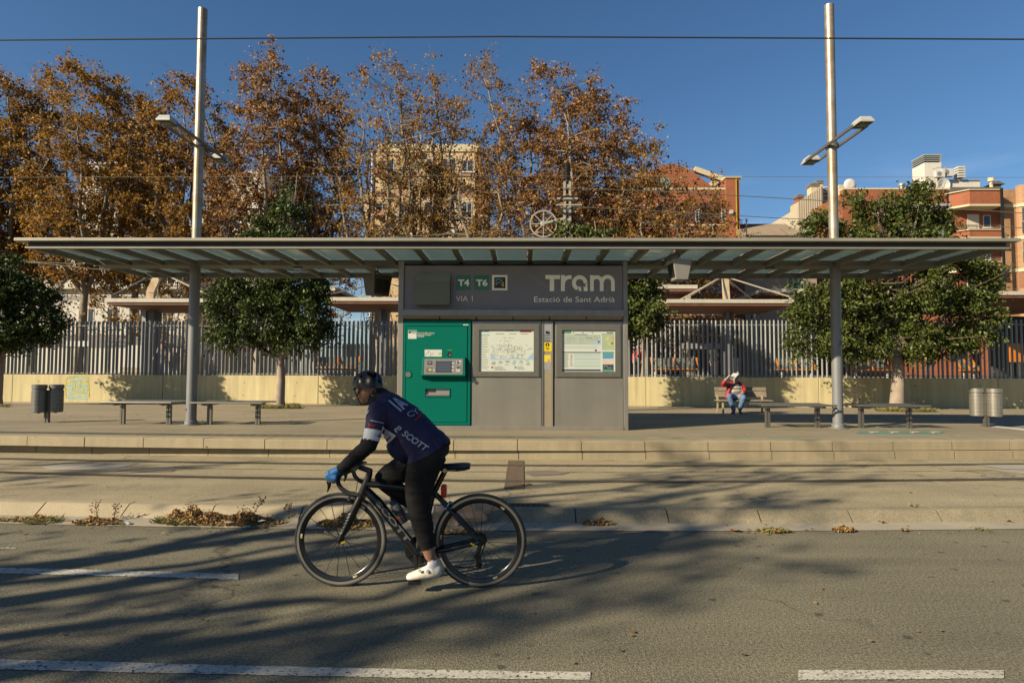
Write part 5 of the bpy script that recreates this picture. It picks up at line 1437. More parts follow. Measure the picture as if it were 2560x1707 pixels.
# ---- buildings
m_glassd = M('window_glass', (.035, .045, .055), .08, var=.1, scale=.3, spec=.7)
m_wfr = M('window_frame', (.62, .62, .60), .6, var=.04)
m_shut = M('roller_shutter', (.62, .58, .48), .7, var=.05)
def win(par, u0, u1, v0, v1, Y, frame=None, pane=None, split=1, sill=True, proud=.03):
    a, c = P(u0, v0, Y), P(u1, v1, Y)
    x0, x1, z0, z1 = a.x, c.x, c.z, a.z; w_ = .07
    b = MB(); b.box(x0, x1, Y - proud, Y + .02, z1 - w_, z1).box(x0, x1, Y - proud, Y + .02, z0, z0 + w_).box(x0, x0 + w_, Y - proud, Y + .02, z0 + w_, z1 - w_).box(x1 - w_, x1, Y - proud, Y + .02, z0 + w_, z1 - w_)
    for i in range(1, split):
        xm = x0 + (x1 - x0) * i / split; b.box(xm - .035, xm + .035, Y - proud, Y + .02, z0 + w_, z1 - w_)
    f = b.build('window', frame or m_wfr, par)
    b = MB(); b.box(x0 + w_, x1 - w_, Y - .012, Y - .004, z0 + w_, z1 - w_); b.build('pane', pane or m_glassd, f)
    if sill:
        b = MB(); b.box(x0 - .1, x1 + .1, Y - .14, Y - proud - .002, z0 - .1, z0 - .005); b.build('sill', m_wfr, f)
    return f
def blockx(name, label, cat, u0, u1, vt, Y, D, mat, group='buildings behind the station'):
    a, c = P(u0, vt, Y), P(u1, vt, Y)
    t = thing(name, label, cat, ((a.x + c.x) / 2, Y + D / 2, ZS), group)
    b = MB(); b.box(a.x, c.x, Y, Y + D, ZS, a.z); b.build('wall', mat, t)
    return t, a.x, c.x, a.z
def slab(par, name, u0, u1, v0, v1, Y, d, mat, proud=0.0):
    a, c = P(u0, v0, Y), P(u1, v1, Y)
    b = MB(); b.box(a.x, c.x, Y - proud, Y + d, c.z, a.z); return b.build(name, mat, par)

# long white station hall and white blocks at the left
t, x0, x1, zt = blockx('station_hall', 'long white station hall behind the left fence', 'building', -420, 470, 668, 58, 10, m_white)
slab(t, 'cornice', -420, 470, 716, 724, 58, .3, m_roofw, .5)
slab(t, 'shadow_band', -420, 470, 738, 752, 58, .2, M('hall_shadow_grey', (.30, .29, .27), .8), .01)  # flat grey strip, a shadow painted along the hall front
for i, u in enumerate((-300, -180, -60, 60, 118, 200, 262, 330, 400)):
    win(t, u, u + 38, 682, 712, 58, split=2); win(t, u + 6, u + 34, 770, 820, 58, split=2)
slab(t, 'base_band', -420, 470, 835, 870, 58, .1, M('hall_base', (.22, .21, .20), .8), .02)
t, x0, x1, zt = blockx('white_tower', 'white block glimpsed through the plane trees left of the left mast', 'building', 205, 302, 411, 72, 9, m_white)
win(t, 240, 262, 452, 474, 72, split=2); slab(t, 'roof_ledge', 200, 306, 407, 412, 72, 9.2, m_white, .15)
win(t, 215, 235, 500, 525, 72, split=2); win(t, 262, 288, 500, 525, 72, split=2)
t, x0, x1, zt = blockx('white_tower', 'white block glimpsed through the plane trees right of the left mast', 'building', 575, 662, 434, 70, 9, m_white)
win(t, 590, 606, 520, 548, 70); win(t, 625, 645, 520, 548, 70); slab(t, 'roof_ledge', 570, 666, 430, 435, 70, 9.2, m_white, .15)
t, x0, x1, zt = blockx('low_white_block', 'low white block filling the gap between the two white towers', 'building', 140, 560, 520, 76, 9, M('white_render_grey', (.50, .50, .48), .8, var=.06))
for u in range(160, 540, 58): win(t, u, u + 24, 545, 572, 76, split=2); win(t, u, u + 24, 600, 627, 76, split=2)

# beige apartment block
m_beige = M('beige_render', (.66, .48, .27), .85, var=.08, scale=.5, streak=.08)
m_pink = M('terracotta_band', (.44, .25, .16), .8, var=.08)
m_cream = M('cream_cornice', (.62, .54, .36), .8, var=.06)
Yb = 62
t, x0, x1, zt = blockx('apartment_block', 'beige apartment block behind the plane trees with terracotta bands', 'building', 935, 1188, 378, Yb, 12, m_beige)
slab(t, 'parapet', 946, 1200, 362, 380, Yb, 12, m_cream, .12)
slab(t, 'side_strip', 912, 935, 480, 700, Yb + .3, 10, m_beige)
for v0, v1 in ((436, 441), (478, 490), (640, 652)): slab(t, 'terracotta_band', 930, 1190, v0, v1, Yb, .1, m_pink, .10)
slab(t, 'shaded_wing', 1188, 1200, 380, 700, Yb + .2, 11, M('wing_shade_brown', (.20, .12, .07), .85))  # darker than the beige front: side shade put into the wall colour
slab(t, 'shutter_hood', 1008, 1054, 378, 391, Yb, .2, m_beige, .35)
for (u0, u1, v0, v1, k) in ((1016, 1050, 393, 432, 's'), (945, 985, 400, 432, 'g'), (1066, 1094, 396, 430, 'g'), (1100, 1140, 396, 430, 'g'), (1152, 1184, 400, 430, 'g'),
                           (992, 1030, 508, 540, 'g'), (1060, 1098, 504, 540, 'g'), (940, 972, 508, 536, 'g'), (1120, 1148, 504, 545, 's'), (1155, 1180, 504, 545, 'g'),
                           (950, 980, 585, 612, 'g'), (1000, 1030, 585, 615, 'g'), (1068, 1090, 588, 612, 'g'), (1118, 1150, 570, 582, 's')):
    win(t, u0, u1, v0, v1, Yb, pane=m_shut if k == 's' else None, split=2 if k == 'g' else 1)
for v0 in (440, 545): slab(t, 'balcony', 938, 978, v0 - 14, v0, Yb, .05, m_pink, 1.0)
b = MB(); a = P(1052, 362, Yb + 3); b.tube([(a.x, Yb + 3, a.z), (a.x, Yb + 3, a.z + 5.5)], .06, 6); b.tube([(a.x - .7, Yb + 3, a.z + 4.4), (a.x + .7, Yb + 3, a.z + 4.4)], .03, 5); b.build('aerial', m_cat, t)
b = MB(); a = P(920, 470, Yb); b.tube([(x0 - .12, Yb - .1, ZS), (x0 - .12, Yb - .1, P(920, 380, Yb).z)], .09, 8); b.build('downpipe', m_wfr, t)

# red brick building with a clock in its gable
m_brick = brick_mat('orange_brick', (.38, .108, .036), (.31, .085, .03), (.27, .14, .08))
m_brick2 = brick_mat('tan_brick', (.46, .25, .115), (.36, .165, .07), (.42, .30, .18))
Yr = 56
t, x0, x1, zt = blockx('brick_building', 'red brick building with a green clock in its gable, right of the plane trees', 'building', 1500, 1842, 474, Yr, 12, m_brick)
a, c, g = P(1560, 474, Yr + .6), P(1790, 474, Yr + .6), P(1672, 412, Yr + .6)
b = MB(); b.prism([(a.x, a.z), (c.x, c.z), (c.x - 2.0, c.z + 1.6), (g.x + .6, g.z), (g.x - .6, g.z), (a.x + 1.2, a.z + 1.2)], Yr + .6, Yr + 1.2, 'xz'); recalc(b.build('gable', m_brick, t))
b = MB(); ck = P(1661, 458, Yr + .55); rc = 15 / (1600 / Yr); b.lathe([(0, -.06), (rc, -.06), (rc, .04)], (ck.x, Yr + .55, ck.z), 'y', 28); cl = b.build('clock', M('clock_green', (.30, .42, .36), .5), t, True)
b = MB()
for i in range(12):
    a_ = i * PI / 6; b.obox((ck.x + math.sin(a_) * rc * .82, Yr + .48, ck.z + math.cos(a_) * rc * .82), (.05, .02, .12), Matrix.Rotation(a_, 3, 'Y'))
b.bar((ck.x, Yr + .47, ck.z), (ck.x + .1, Yr + .47, ck.z + rc * .75), .05, .02); b.bar((ck.x, Yr + .465, ck.z), (ck.x + .02, Yr + .465, ck.z - rc * .5), .06, .02); b.build('clock_hands', m_blk, cl)
slab(t, 'coping', 1500, 1840, 470, 475, Yr, .4, m_cream, .06)
slab(t, 'corner_tower', 1815, 1852, 444, 700, Yr - .3, 11, m_brick)
slab(t, 'corner_coping', 1813, 1854, 441, 445, Yr - .35, 11, m_cream, .05)
slab(t, 'yellow_pipe', 1840, 1844, 447, 590, Yr - .42, .1, M('yellow_pipe', (.50, .36, .03), .5))
a, c = P(1735, 424, Yr + 1), P(1815, 452, Yr + 1)
b = MB(); b.bar((a.x, Yr + 1, a.z), (c.x, Yr + 1, c.z), .5, .45); b.build('sloped_beam', m_cream, t)
slab(t, 'attic_wall', 1780, 1816, 452, 472, Yr + 2.5, 4, M('attic_cream', (.55, .42, .24), .8))
b = MB(); a, c = P(1770, 468, Yr + .2), P(1835, 468, Yr + .2); b.tube([(a.x, Yr + .2, a.z), (c.x, Yr + .2, c.z)], .04, 5); b.build('railing', m_leg, t)
slab(t, 'balcony_recess', 1520, 1838, 510, 558, Yr, .05, M('recess_shade_dark', (.12, .05, .03), .8), .01)  # flat sheet on the wall, its dark tone paints the recess shade
for u0, u1 in ((1495, 1545), (1580, 1610), (1735, 1755), (1800, 1822)): win(t, u0 + 3, u1, 524, 556, Yr - .03, split=2, sill=False)
slab(t, 'white_sill', 1500, 1840, 562, 565, Yr, .1, m_cream, .1)
for i in range(14):
    slab(t, 'awning_stripe', 1590 + i * 4, 1592.5 + i * 4, 510, 522, Yr - .3, .05, m_wht if i % 2 else pm['red'])
slab(t, 'junction_box', 1824, 1833, 525, 534, Yr - .5, .1, m_wfr)
# lower storeys seen under the canopy: brown panels and a big window
t, x0, x1, zt = blockx('brown_facade', 'brown panelled facade with a wide window, under the right half of the canopy', 'building', 1640, 1858, 640, 51, 4, M('brown_panel', (.13, .055, .03), .7, var=.15))
win(t, 1766, 1806, 694, 730, 50.98, split=2); win(t, 1680, 1730, 694, 720, 50.98, split=2)
slab(t, 'white_balcony', 1745, 1768, 700, 728, 50.9, .05, m_wfr, .02); slab(t, 'spandrel', 1640, 1858, 733, 760, 50.97, .02, m_brick, .02)
for i in range(4): slab(t, 'downpipe', 1824 + i * 5, 1827 + i * 5, 660, 800, 50.9, .05, pm['red'], .02)
t, x0, x1, zt = blockx('grey_facade', 'taupe rendered facade right of the brown panelled one, below a tiled roof', 'building', 1860, 2040, 600, 54, 5, M('taupe_render', (.34, .27, .20), .85, var=.08))
win(t, 1968, 2010, 690, 730, 54, split=3); win(t, 1876, 1915, 730, 756, 54, split=2)
slab(t, 'eaves', 1855, 2044, 592, 600, 54, 5.2, M('eaves_grey', (.25, .22, .18), .8), .3)
a, c = P(1860, 592, 54), P(2010, 592, 54); rz = P(1900, 562, 58).z
b = MB(); b.add([(a.x, 53.6, a.z), (c.x, 53.6, a.z), (c.x, 58, rz), (a.x, 58, rz), (a.x, 58, a.z), (c.x, 58, a.z)], [(0, 1, 2, 3), (0, 3, 4), (1, 5, 2), (3, 2, 5, 4)]); recalc(b.build('roof', M('clay_tile_roof', (.24, .19, .14), .9, var=.2, scale=2, streak=.2), t))
for i in range(26):
    x = a.x + (c.x - a.x) * i / 25; q = MB(); q.tube([(x, 53.58, a.z + .03), (x, 57.98, rz + .03)], .07, 5); q.build('roof_tile_row', M('clay_tile_row', (.27, .21, .15), .9, var=.2, scale=2), t)
b = MB(); a = P(1861, 558, 54); b.lathe([(.05, -1.2), (.05, 0), (.09, 0), (.09, .2), (0, .25)], (a.x, 53.5, a.z), 'z', 8); b.build('vent_pipe', m_blk, t)

# cream gabled building
m_crm = M('cream_side_wall', (.56, .49, .36), .85, var=.07, scale=.6, streak=.12)
t, x0, x1, zt = blockx('cream_building', 'cream sheet-clad building with stepped chimneys, left of the right mast', 'building', 1994, 2054, 520, 66, 9, m_crm)
a, c = P(1994, 506, 66), P(2054, 466, 66); e0, e1 = P(1994, 560, 66), P(2100, 600, 66)
b = MB(); b.prism([(a.x, e0.z - 1), (a.x, a.z), (c.x, c.z), (c.x, e0.z - 1)], 65.9, 66.9, 'xz'); recalc(b.build('gable', m_crm, t))
for i in range(11):
    x = a.x + (c.x - a.x) * (i + .5) / 11; q = MB(); q.box(x - .02, x + .02, 65.86, 65.895, e0.z - 1, a.z + (c.z - a.z) * (i + .5) / 11); q.build('cladding_seam', M('seam_cream', (.42, .37, .27), .8), t)
for (u, v, ww_) in ((2002, 494, 12), (2036, 466, 16), (2050, 459, 14)):
    q = P(u, v, 66); k = 66 / 1600
    b = MB(); b.box(q.x - ww_ * k / 2, q.x + ww_ * k / 2, 66, 67, q.z - 1.6, q.z); ch = b.build('chimney', m_brick if u == 2002 else m_cream, t)
    b = MB(); 
    for j in range(3): b.box(q.x - ww_ * k / 2 - .1, q.x + ww_ * k / 2 + .1, 65.9, 67.1, q.z + .02 + j * .12, q.z + .08 + j * .12)
    b.build('louvre_cap', M('cap_grey', (.30, .29, .26), .7), ch)
t2, x0, x1, zt = blockx('yellow_building', 'yellow rendered house with air conditioners, behind the right mast', 'building', 2054, 2130, 468, 68, 8, M('yellow_render', (.58, .44, .22), .85, var=.07))
slab(t2, 'red_pipe', 2052, 2055, 468, 530, 67.9, .1, pm['red'])
b = MB(); q = P(2124, 463, 67.5); b.lathe([(0, -.1), (.3, -.16), (.62, -.05), (.66, .0)], (q.x, 67.4, q.z), 'y', 20); b.build('satellite_dish', m_wfr, t2, True)
slab(t2, 'chimney', 2098, 2118, 462, 500, 67.8, 1, m_cream)
def aircon(par, u, v, Y, s=1.0):
    q = P(u, v, Y); b = MB(); b.box(q.x - .5 * s, q.x + .5 * s, Y - .4, Y, q.z - .34 * s, q.z + .34 * s); o = b.build('air_conditioner', m_wfr, par, bevel=.02)
    b = MB(); b.disc((q.x - .12 * s, Y - .405, q.z), .26 * s, 'y', 16); b.build('fan_grille', M('fan_grey', (.22, .22, .21), .6), o)
aircon(t2, 2063, 477, 67.9, 1.0); aircon(t2, 2063, 498, 67.9, 1.0)

# brick apartment block with balconies
Yq = 60
t, x0, x1, zt = blockx('brick_apartments', 'orange brick apartment block with white balcony copings, upper right', 'building', 2105, 2500, 484, Yq, 12, m_brick)
z6 = lambda x, y: (1960 + x / 3.92, 380 + y / 3.92)
slab(t, 'coping', 2105, 2372, 471, 475, Yq, .6, m_cream, .15)
slab(t, 'parapet', 2105, 2372, 475, 512, Yq, .4, m_brick, .10)
slab(t, 'awning_box', 2185, 2368, 513, 519, Yq, .1, M('awning_box', (.35, .37, .40), .5), .5)
for blk in ((2185, 2212), (2322, 2358)):
    n_ = int((blk[1] - blk[0]) / 3.2)
    for i in range(n_):
        a, c = P(blk[0] + i * 3.2, 520, Yq - .5), P(blk[0] + i * 3.2 + 3.2, 553, Yq - 1.6)
        b = MB(); b.add([(a.x, Yq - .45, a.z), (c.x, Yq - .45, a.z), (c.x + .3, Yq - 1.5, c.z), (a.x + .3, Yq - 1.5, c.z)], [(3, 2, 1, 0)]); b.build('awning_stripe', m_wht if i % 2 else M('awning_red', (.30, .03, .07), .7), t)
for u0, u1 in ((2305, 2332), (2340, 2371)): slab(t, 'glass_balustrade', u0, u1, 568, 588, Yq - 1.2, .05, M('balustrade_glass', (.25, .36, .34), .2))
slab(t, 'dark_recess', 2190, 2366, 520, 590, Yq - .02, .015, M('recess_shade_brown', (.10, .045, .025), .8))  # thin flat sheet, balcony shade painted in dark brown
for (u0, u1) in ((2230, 2262), (2276, 2300)): win(t, u0, u1, 545, 585, Yq - .04, sill=False, split=2)
# the bay with stacked balconies
ya = Yq - 1.0
def bay(u0, u1, v0, v1, cham, name, mat, yf, yb=Yq):
    a, c = P(u0, v0, yf), P(u1, v1, yf)
    b = MB(); b.prism([(a.x - cham, yb), (a.x, yf), (c.x, yf), (c.x + .05, yb)], c.z, a.z, 'xy'); return recalc(b.build(name, mat, t))
for k in range(3):
    dv = k * 80.5
    bay(2424, 2506, 477 + dv, 512 + dv, 1.2, 'balcony_parapet', m_brick, Yq - 1.5) if k == 0 else bay(2424, 2506, 576 + (k - 1) * 80.5, 592 + (k - 1) * 80.5, 1.2, 'balcony_parapet', m_brick, Yq - 1.5)
    v = 475 if k == 0 else 575 + (k - 1) * 80.5
    bay(2423, 2507, v - 2.2, v, 1.35, 'coping', m_cream, Yq - 1.6)
    v = 510 if k == 0 else 592 + (k - 1) * 80.5
    bay(2423, 2507, v, v + 5, 1.35, 'slab', m_cream, Yq - 1.6)
    if k < 3:
        win(t, 2417, 2448, 536 + dv, 577 + dv, Yq - .03, pane=m_shut if k == 0 else None, frame=m_wfr, sill=False)
        win(t, 2457, 2477, 538 + dv, 569 + dv, Yq - .03)
        r_ = MB()
        for j in range(3):
            a, c = P(2412, 562 + j * 5 + dv, Yq - 1.45), P(2504, 562 + j * 5 + dv, Yq - 1.45)
            r_.tube([(a.x - 1.0, Yq - .05, a.z), (a.x, Yq - 1.45, a.z), (c.x, Yq - 1.45, c.z), (c.x, Yq - .05, c.z)], .022, 5)
        for j in range(4):
            a = P(2412 + j * 30, 562 + dv, Yq - 1.45); c = P(2412, 575 + dv, Yq - 1.45); r_.tube([(a.x, Yq - 1.45, a.z), (a.x, Yq - 1.45, c.z)], .02, 5)
        r_.build('balcony_rail', m_leg, t)
slab(t, 'recess', 2373, 2390, 487, 720, Yq - .04, .03, M('recess_shade_red', (.20, .07, .03), .85))  # flat strip in darkened brick red, painted shade instead of depth
slab(t, 'downpipe', 2373, 2375, 480, 720, Yq - .2, .1, m_blk); slab(t, 'downpipe', 2508, 2510, 470, 720, Yq - 1.8, .1, m_blk)
# roofscape
slab(t, 'roof_shed', 2376, 2500, 468, 482, Yq + 2, 5, M('shed_grey', (.13, .125, .11), .7))
slab(t, 'roof_house', 2345, 2450, 451, 468, Yq + 3, 5, m_white)
slab(t, 'roof_house_coping', 2343, 2452, 449.5, 451.5, Yq + 2.9, 5.2, M('cap_grey', (.30, .29, .26), .7))
a, c = P(2311, 404, Yq + 3), P(2353, 404, Yq + 3); zl = P(2311, 460, Yq + 3).z
b = MB(); b.box(a.x, c.x, Yq + 3, Yq + 5, zl - 1, a.z - .1); lf = b.build('lift_tower', m_white, t)
for j in range(3):
    z = a.z + .04 + j * .2
    b = MB(); b.box(a.x - .02, c.x + .02, Yq + 2.98, Yq + 5.02, z, z + .10); b.build('louvre', M('louvre_grey', (.26, .29, .30), .6), lf)
for x in (a.x, c.x - .12, a.x + .0):
    b = MB(); b.box(x, x + .12, Yq + 3.0, Yq + 3.12, a.z - .098, a.z + .62); b.build('louvre_post', M('louvre_grey2', (.40, .41, .38), .6), lf)
b = MB(); b.box(a.x + .14, c.x - .14, Yq + 3.2, Yq + 4.8, a.z - .098, a.z + .6); b.build('louvre_core', m_blk, lf)
b = MB(); b.box(a.x - .04, c.x + .04, Yq + 2.96, Yq + 5.04, a.z + .62, a.z + .72); b.build('cap', M('louvre_grey2', (.40, .41, .38), .6), lf)
aircon(t, 2345, 438, Yq + 2.6, .9); aircon(t, 2363, 434, Yq + 2.8, 1.1)
b = MB(); q = P(2398, 434, Yq + 3)
for j in range(5): b.box(q.x - .34, q.x + .34, Yq + 2.6, Yq + 3.3, q.z - .5 + j * .24, q.z - .36 + j * .24)
b.build('vent_stack', m_white, t)
b = MB(); q = P(2363, 415, Yq + 2.4); b.tube([(q.x, Yq + 2.4, q.z - 2.5), (q.x, Yq + 2.4, q.z)], .035, 5); b.tube([(q.x - 1.2, Yq + 2.4, q.z - .3), (q.x + .1, Yq + 2.4, q.z)], .02, 4)
for j in range(6): b.tube([(q.x - 1.2 + j * .22, Yq + 2.15, q.z - .3 + j * .05), (q.x - 1.2 + j * .22, Yq + 2.65, q.z - .3 + j * .05)], .012, 4)
b.build('aerial', m_cable, t)
b = MB(); q = P(2359, 462, Yq + 2.2); b.lathe([(0, .12), (.3, .06), (.6, -.08), (.64, -.06)], (q.x, Yq + 2.2, q.z), 'y', 18); b.build('satellite_dish', m_wfr, t, True)
b = MB(); q = P(2254, 466, Yq + 2); b.lathe([(.16, -.9), (.16, 0), (.26, .02), (.26, .25), (.2, .27)], (q.x, Yq + 2, q.z), 'z', 12); b.build('chimney_pot', m_cat, t)
b = MB(); q = P(2478, 455, Yq + 3); b.lathe([(.16, -.9), (.16, 0), (.3, .02), (.3, .4), (.2, .42)], (q.x, Yq + 3, q.z), 'z', 12); b.build('chimney_pot', m_cream, t)
b = MB(); q = P(2492, 462, Yq + 3); b.box(q.x - .4, q.x + .4, Yq + 3, Yq + 3.8, q.z - 1, q.z); b.prism([(q.x - .7, q.z + .02), (q.x + .7, q.z + .02), (q.x, q.z + .35)], Yq + 2.8, Yq + 4, 'xz'); b.build('cowl', M('shed_grey', (.13, .125, .11), .7), t)
for i in range(5):
    a = P(2292 + i * 18, 474, Yq - .05); b = MB(); b.tube([(a.x, Yq + .1, a.z), (a.x, Yq + .1, a.z + 1.0)], .03, 5); b.build('railing_post', m_cat, t)
slab(t, 'sun_sail', 2282, 2340, 459, 470, Yq + 1, .1, M('sail_dark', (.10, .10, .10), .8))

# tan brick corner building at the right edge
t, x0, x1, zt = blockx('tan_brick_building', 'tan brick building with cream floor bands at the right picture edge', 'building', 2509, 2760, 474, Yq - .6, 12, m_brick2)
a = P(2538, 474, Yq - .6); c = P(2640, 447, Yq - 3)
b = MB(); zb_ = ZS; b.prism([(a.x, Yq - .62), (c.x + 1, Yq - 3.6), (c.x + 6, Yq - 3.6), (c.x + 6, Yq - .62)], ZS, a.z + .35, 'xy'); recalc(b.build('corner_bay', m_brick2, t))
for v in (511, 592, 672):
    slab(t, 'floor_band', 2509, 2545, v, v + 8, Yq - .6, .1, m_cream, .08)
    z0 = P(2538, v + 8, Yq - .6).z; z1 = P(2538, v, Yq - .6).z
    b = MB(); b.prism([(a.x - .02, Yq - .75), (c.x + 1, Yq - 3.75), (c.x + 6, Yq - 3.75), (c.x + 6, Yq - 3.5), (a.x, Yq - .61)], z0, z1, 'xy'); recalc(b.build('floor_band', m_cream, t))
for v0, v1 in ((522, 586), (606, 660)):
    dd = Vector((c.x + 1 - a.x, -2.98, 0)).normalized(); nn = Vector((dd.y, -dd.x, 0)); z0, z1 = P(2538, v1, Yq - .6).z, P(2538, v0, Yq - .6).z
    p0 = Vector((a.x, Yq - .62, 0)) + dd * .45; p1 = Vector((a.x, Yq - .62, 0)) + dd * 3.4
    b = MB(); vs = []
    for off in (.01, .05):
        vs += [(p0.x + nn.x * off, p0.y + nn.y * off, z0), (p1.x + nn.x * off, p1.y + nn.y * off, z0), (p1.x + nn.x * off, p1.y + nn.y * off, z1), (p0.x + nn.x * off, p0.y + nn.y * off, z1)]
    b.add(vs, [(4, 5, 6, 7), (0, 1, 5, 4), (1, 2, 6, 5), (2, 3, 7, 6), (3, 0, 4, 7)]); recalc(b.build('window', m_glassd, t))
    b = MB(); q0, q1 = p0 + nn * .08 + Vector((0, 0, z0 + 1.1)), p1 + nn * .08 + Vector((0, 0, z0 + 1.1)); b.bar(q0, q1, .05, .05)
    for i in range(9):
        e = q0.lerp(q1, i / 8); b.bar(e, e - Vector((0, 0, 1.0)), .04, .03)
    b.build('balcony_rail', M('green_rail', (.02, .13, .10), .5) if v0 > 600 else m_leg, t)
slab(t, 'orange_awning', 2545, 2570, 680, 720, Yq - 2.2, .05, M('awning_orange', (.50, .24, .12), .8))
# ================================================================== BICYCLE AND CYCLIST
YBK = G(1026, 1467, 0).y
def BW(x, y, dy=0.0): return P(700 + x / 2.5286, 880 + y / 2.5286, YBK + dy)
def C2(x, y, dy=0.0): return P(720 + x / 4.9, 1160 + y / 4.9, YBK + dy)
def C3(x, y, dy=0.0): return P(980 + x / 4.611, 1140 + y / 4.611, YBK + dy)
m_carb = M('black_carbon', (.012, .012, .013), .28, var=.05, spec=.5)
m_rub = M('tyre_rubber', (.022, .022, .022), .75, var=.1)
m_rim = M('carbon_rim', (.014, .013, .012), .25, var=.06, spec=.5)
m_brk = M('rim_brake_track', (.20, .19, .17), .3, .7, var=.1)
m_chr = M('alloy', (.45, .45, .44), .25, .9, var=.05)
m_yel = M('sticker_yellow', (.60, .52, .02), .5)
m_decal = M('silver_decal', (.42, .43, .42), .4, .2)
RW = .338
hf, hr = BW(383, 1190), BW(1265, 1200)
hf.z = hr.z = RW + .001
bike = thing('bicycle', 'black road bicycle with deep carbon rims ridden along the road', 'bicycle', ((hf.x + hr.x) / 2, YBK, 0))
def wheel(c, nsp, ph):
    w_ = bpy.data.objects.new('wheel', None); COL.objects.link(w_); w_.parent = bike; w_.location = c - bike.location
    cx, cy, cz = c
    b = MB(); b.lathe([(RW - .012 + .012 * math.cos(a), .0125 * math.sin(a)) for a in np.linspace(0, 2 * PI, 12, endpoint=False)], c, 'y', 72, close=True); recalc(b.build('tyre', m_rub, w_, True))
    b = MB(); r1, r0 = RW - .022, RW - .070
    b.lathe([(r0, -.004), (r0 + .006, -.009), (r1 - .014, -.011), (r1 - .014, .011), (r0 + .006, .009), (r0, .004)], c, 'y', 72, close=True); recalc(b.build('rim', m_rim, w_, True))
    for s in (-1, 1):
        b = MB(); b.lathe([(r1 - .0135, s * .0118), (r1 + .003, s * .0118)], c, 'y', 72); recalc(b.build('brake_track', m_brk, w_, True))
    b = MB(); b.lathe([(0, -.045), (.012, -.045), (.012, -.035), (.022, -.034), (.022, -.03), (.013, -.028), (.013, .028), (.022, .03), (.022, .034), (.012, .035), (.012, .045), (0, .045)], c, 'y', 20); recalc(b.build('hub', m_carb, w_, True))
    for i in range(nsp):
        a = ph + 2 * PI * i / nsp; s = -1 if i % 2 else 1; da = .0
        b = MB(); b.bar((cx + .02 * math.cos(a + da), cy + s * .03, cz + .02 * math.sin(a + da)), (cx + (r0 + .004) * math.cos(a), cy + s * .003, cz + (r0 + .004) * math.sin(a)), .0040, .0030); b.build('spoke', m_carb, w_)
    for a in (R(172), R(-70), R(52)):
        for col, a0, a1 in ((m_wht, a, a + .055), (m_yel, a + .057, a + .11)):
            b = MB(); n_ = 4
            for k in range(n_ + 1):
                q = a0 + (a1 - a0) * k / n_
                for rr_ in (r0 + .010, r0 + .024): b.v.append((cx + rr_ * math.cos(q), cy - .0123, cz + rr_ * math.sin(q)))
                if k: b.f.append((2 * k - 2, 2 * k - 1, 2 * k + 1, 2 * k))
            recalc(b.build('rim_sticker', col, w_))
    return w_
wheel(hf, 18, .1); wheel(hr, 20, .25)
def tb(name, pts, rad, mat=m_carb, par=bike, n=12):
    b = MB(); b.tube(pts, rad, n); return b.build(name, mat, par, True)
bb = BW(868, 1262); bb.y = YBK
st = BW(968, 880); ht = BW(566, 770); hb = BW(515, 905)
fr = bpy.data.objects.new('frame', None); COL.objects.link(fr); fr.parent = bike
tb('head_tube', [ht, hb], [.024, .030], par=fr)
tb('down_tube', [hb.lerp(ht, .25) + Vector((.02, 0, 0)), BW(620, 950), BW(760, 1130), bb], [.030, .036, .036, .040], par=fr)
tb('top_tube', [ht.lerp(hb, .45), BW(700, 845), st], [.026, .022, .018], par=fr)
tb('seat_tube', [bb, BW(925, 1060), st], [.036, .026, .022], par=fr)
for s in (-1, 1):
    tb('seat_stay', [st + Vector((.0, s * .012, .0)), BW(1095, 1010) + Vector((0, s * .035, 0)), hr + Vector((-.01, s * .06, .01))], [.016, .013, .012], par=fr)
    tb('chain_stay', [bb + Vector((.02, s * .03, 0)), BW(1060, 1237) + Vector((0, s * .045, 0)), hr + Vector((0, s * .062, 0))], [.022, .019, .014], par=fr)
    tb('fork_blade', [hb + Vector((0, s * .018, 0)), BW(470, 1000) + Vector((0, s * .042, 0)), BW(425, 1110) + Vector((0, s * .05, 0)), hf + Vector((0, s * .052, 0))], [.028, .022, .016, .011], par=fr)
tb('fork_crown', [hb + Vector((.005, -.03, -.012)), hb + Vector((.005, .03, -.012))], .026, par=fr)
# seatpost, saddle, lamp
sd = BW(1045, 745)
tb('seatpost', [st + Vector((0, 0, -.02)), sd], [.021, .020])
b = MB(); prof = [(-.145, .018, .012), (-.10, .028, .018), (-.03, .034, .022), (.04, .060, .024), (.10, .074, .022), (.135, .064, .014)]
n_ = 14; sc_ = BW(1085, 722)
for i, (dx, wy, hz) in enumerate(prof):
    for j in range(n_):
        a = 2 * PI * j / n_; b.v.append((sc_.x + dx, sc_.y + wy * math.cos(a), sc_.z + hz * math.sin(a) + .10 * max(0, dx) ** 1.2 - (.012 if math.sin(a) < 0 and abs(math.cos(a)) < .5 else 0)))
for i in range(len(prof) - 1):
    for j in range(n_): b.f.append((i * n_ + j, i * n_ + (j + 1) % n_, (i + 1) * n_ + (j + 1) % n_, (i + 1) * n_ + j))
b.f.append(tuple(range(n_))[::-1]); b.f.append(tuple((len(prof) - 1) * n_ + j for j in range(n_)))
recalc(b.build('saddle', M('saddle_cover', (.02, .022, .03), .5, var=.05), bike, True))
b = MB(); b.tube([sc_ + Vector((-.08, -.022, -.02)), sd + Vector((-.03, -.022, -.004)), sd + Vector((.05, -.022, 0)), sc_ + Vector((.10, -.03, -.008))], .004, 6); b.tube([sc_ + Vector((-.08, .022, -.02)), sd + Vector((0, .022, 0)), sc_ + Vector((.10, .03, -.008))], .004, 6); b.build('saddle_rail', m_chr, bike, True)
b = MB(); b.tube([sd + Vector((.0, -.03, 0)), sd + Vector((0, .03, 0))], .016, 12); b.build('seat_clamp', m_chr, bike, True)
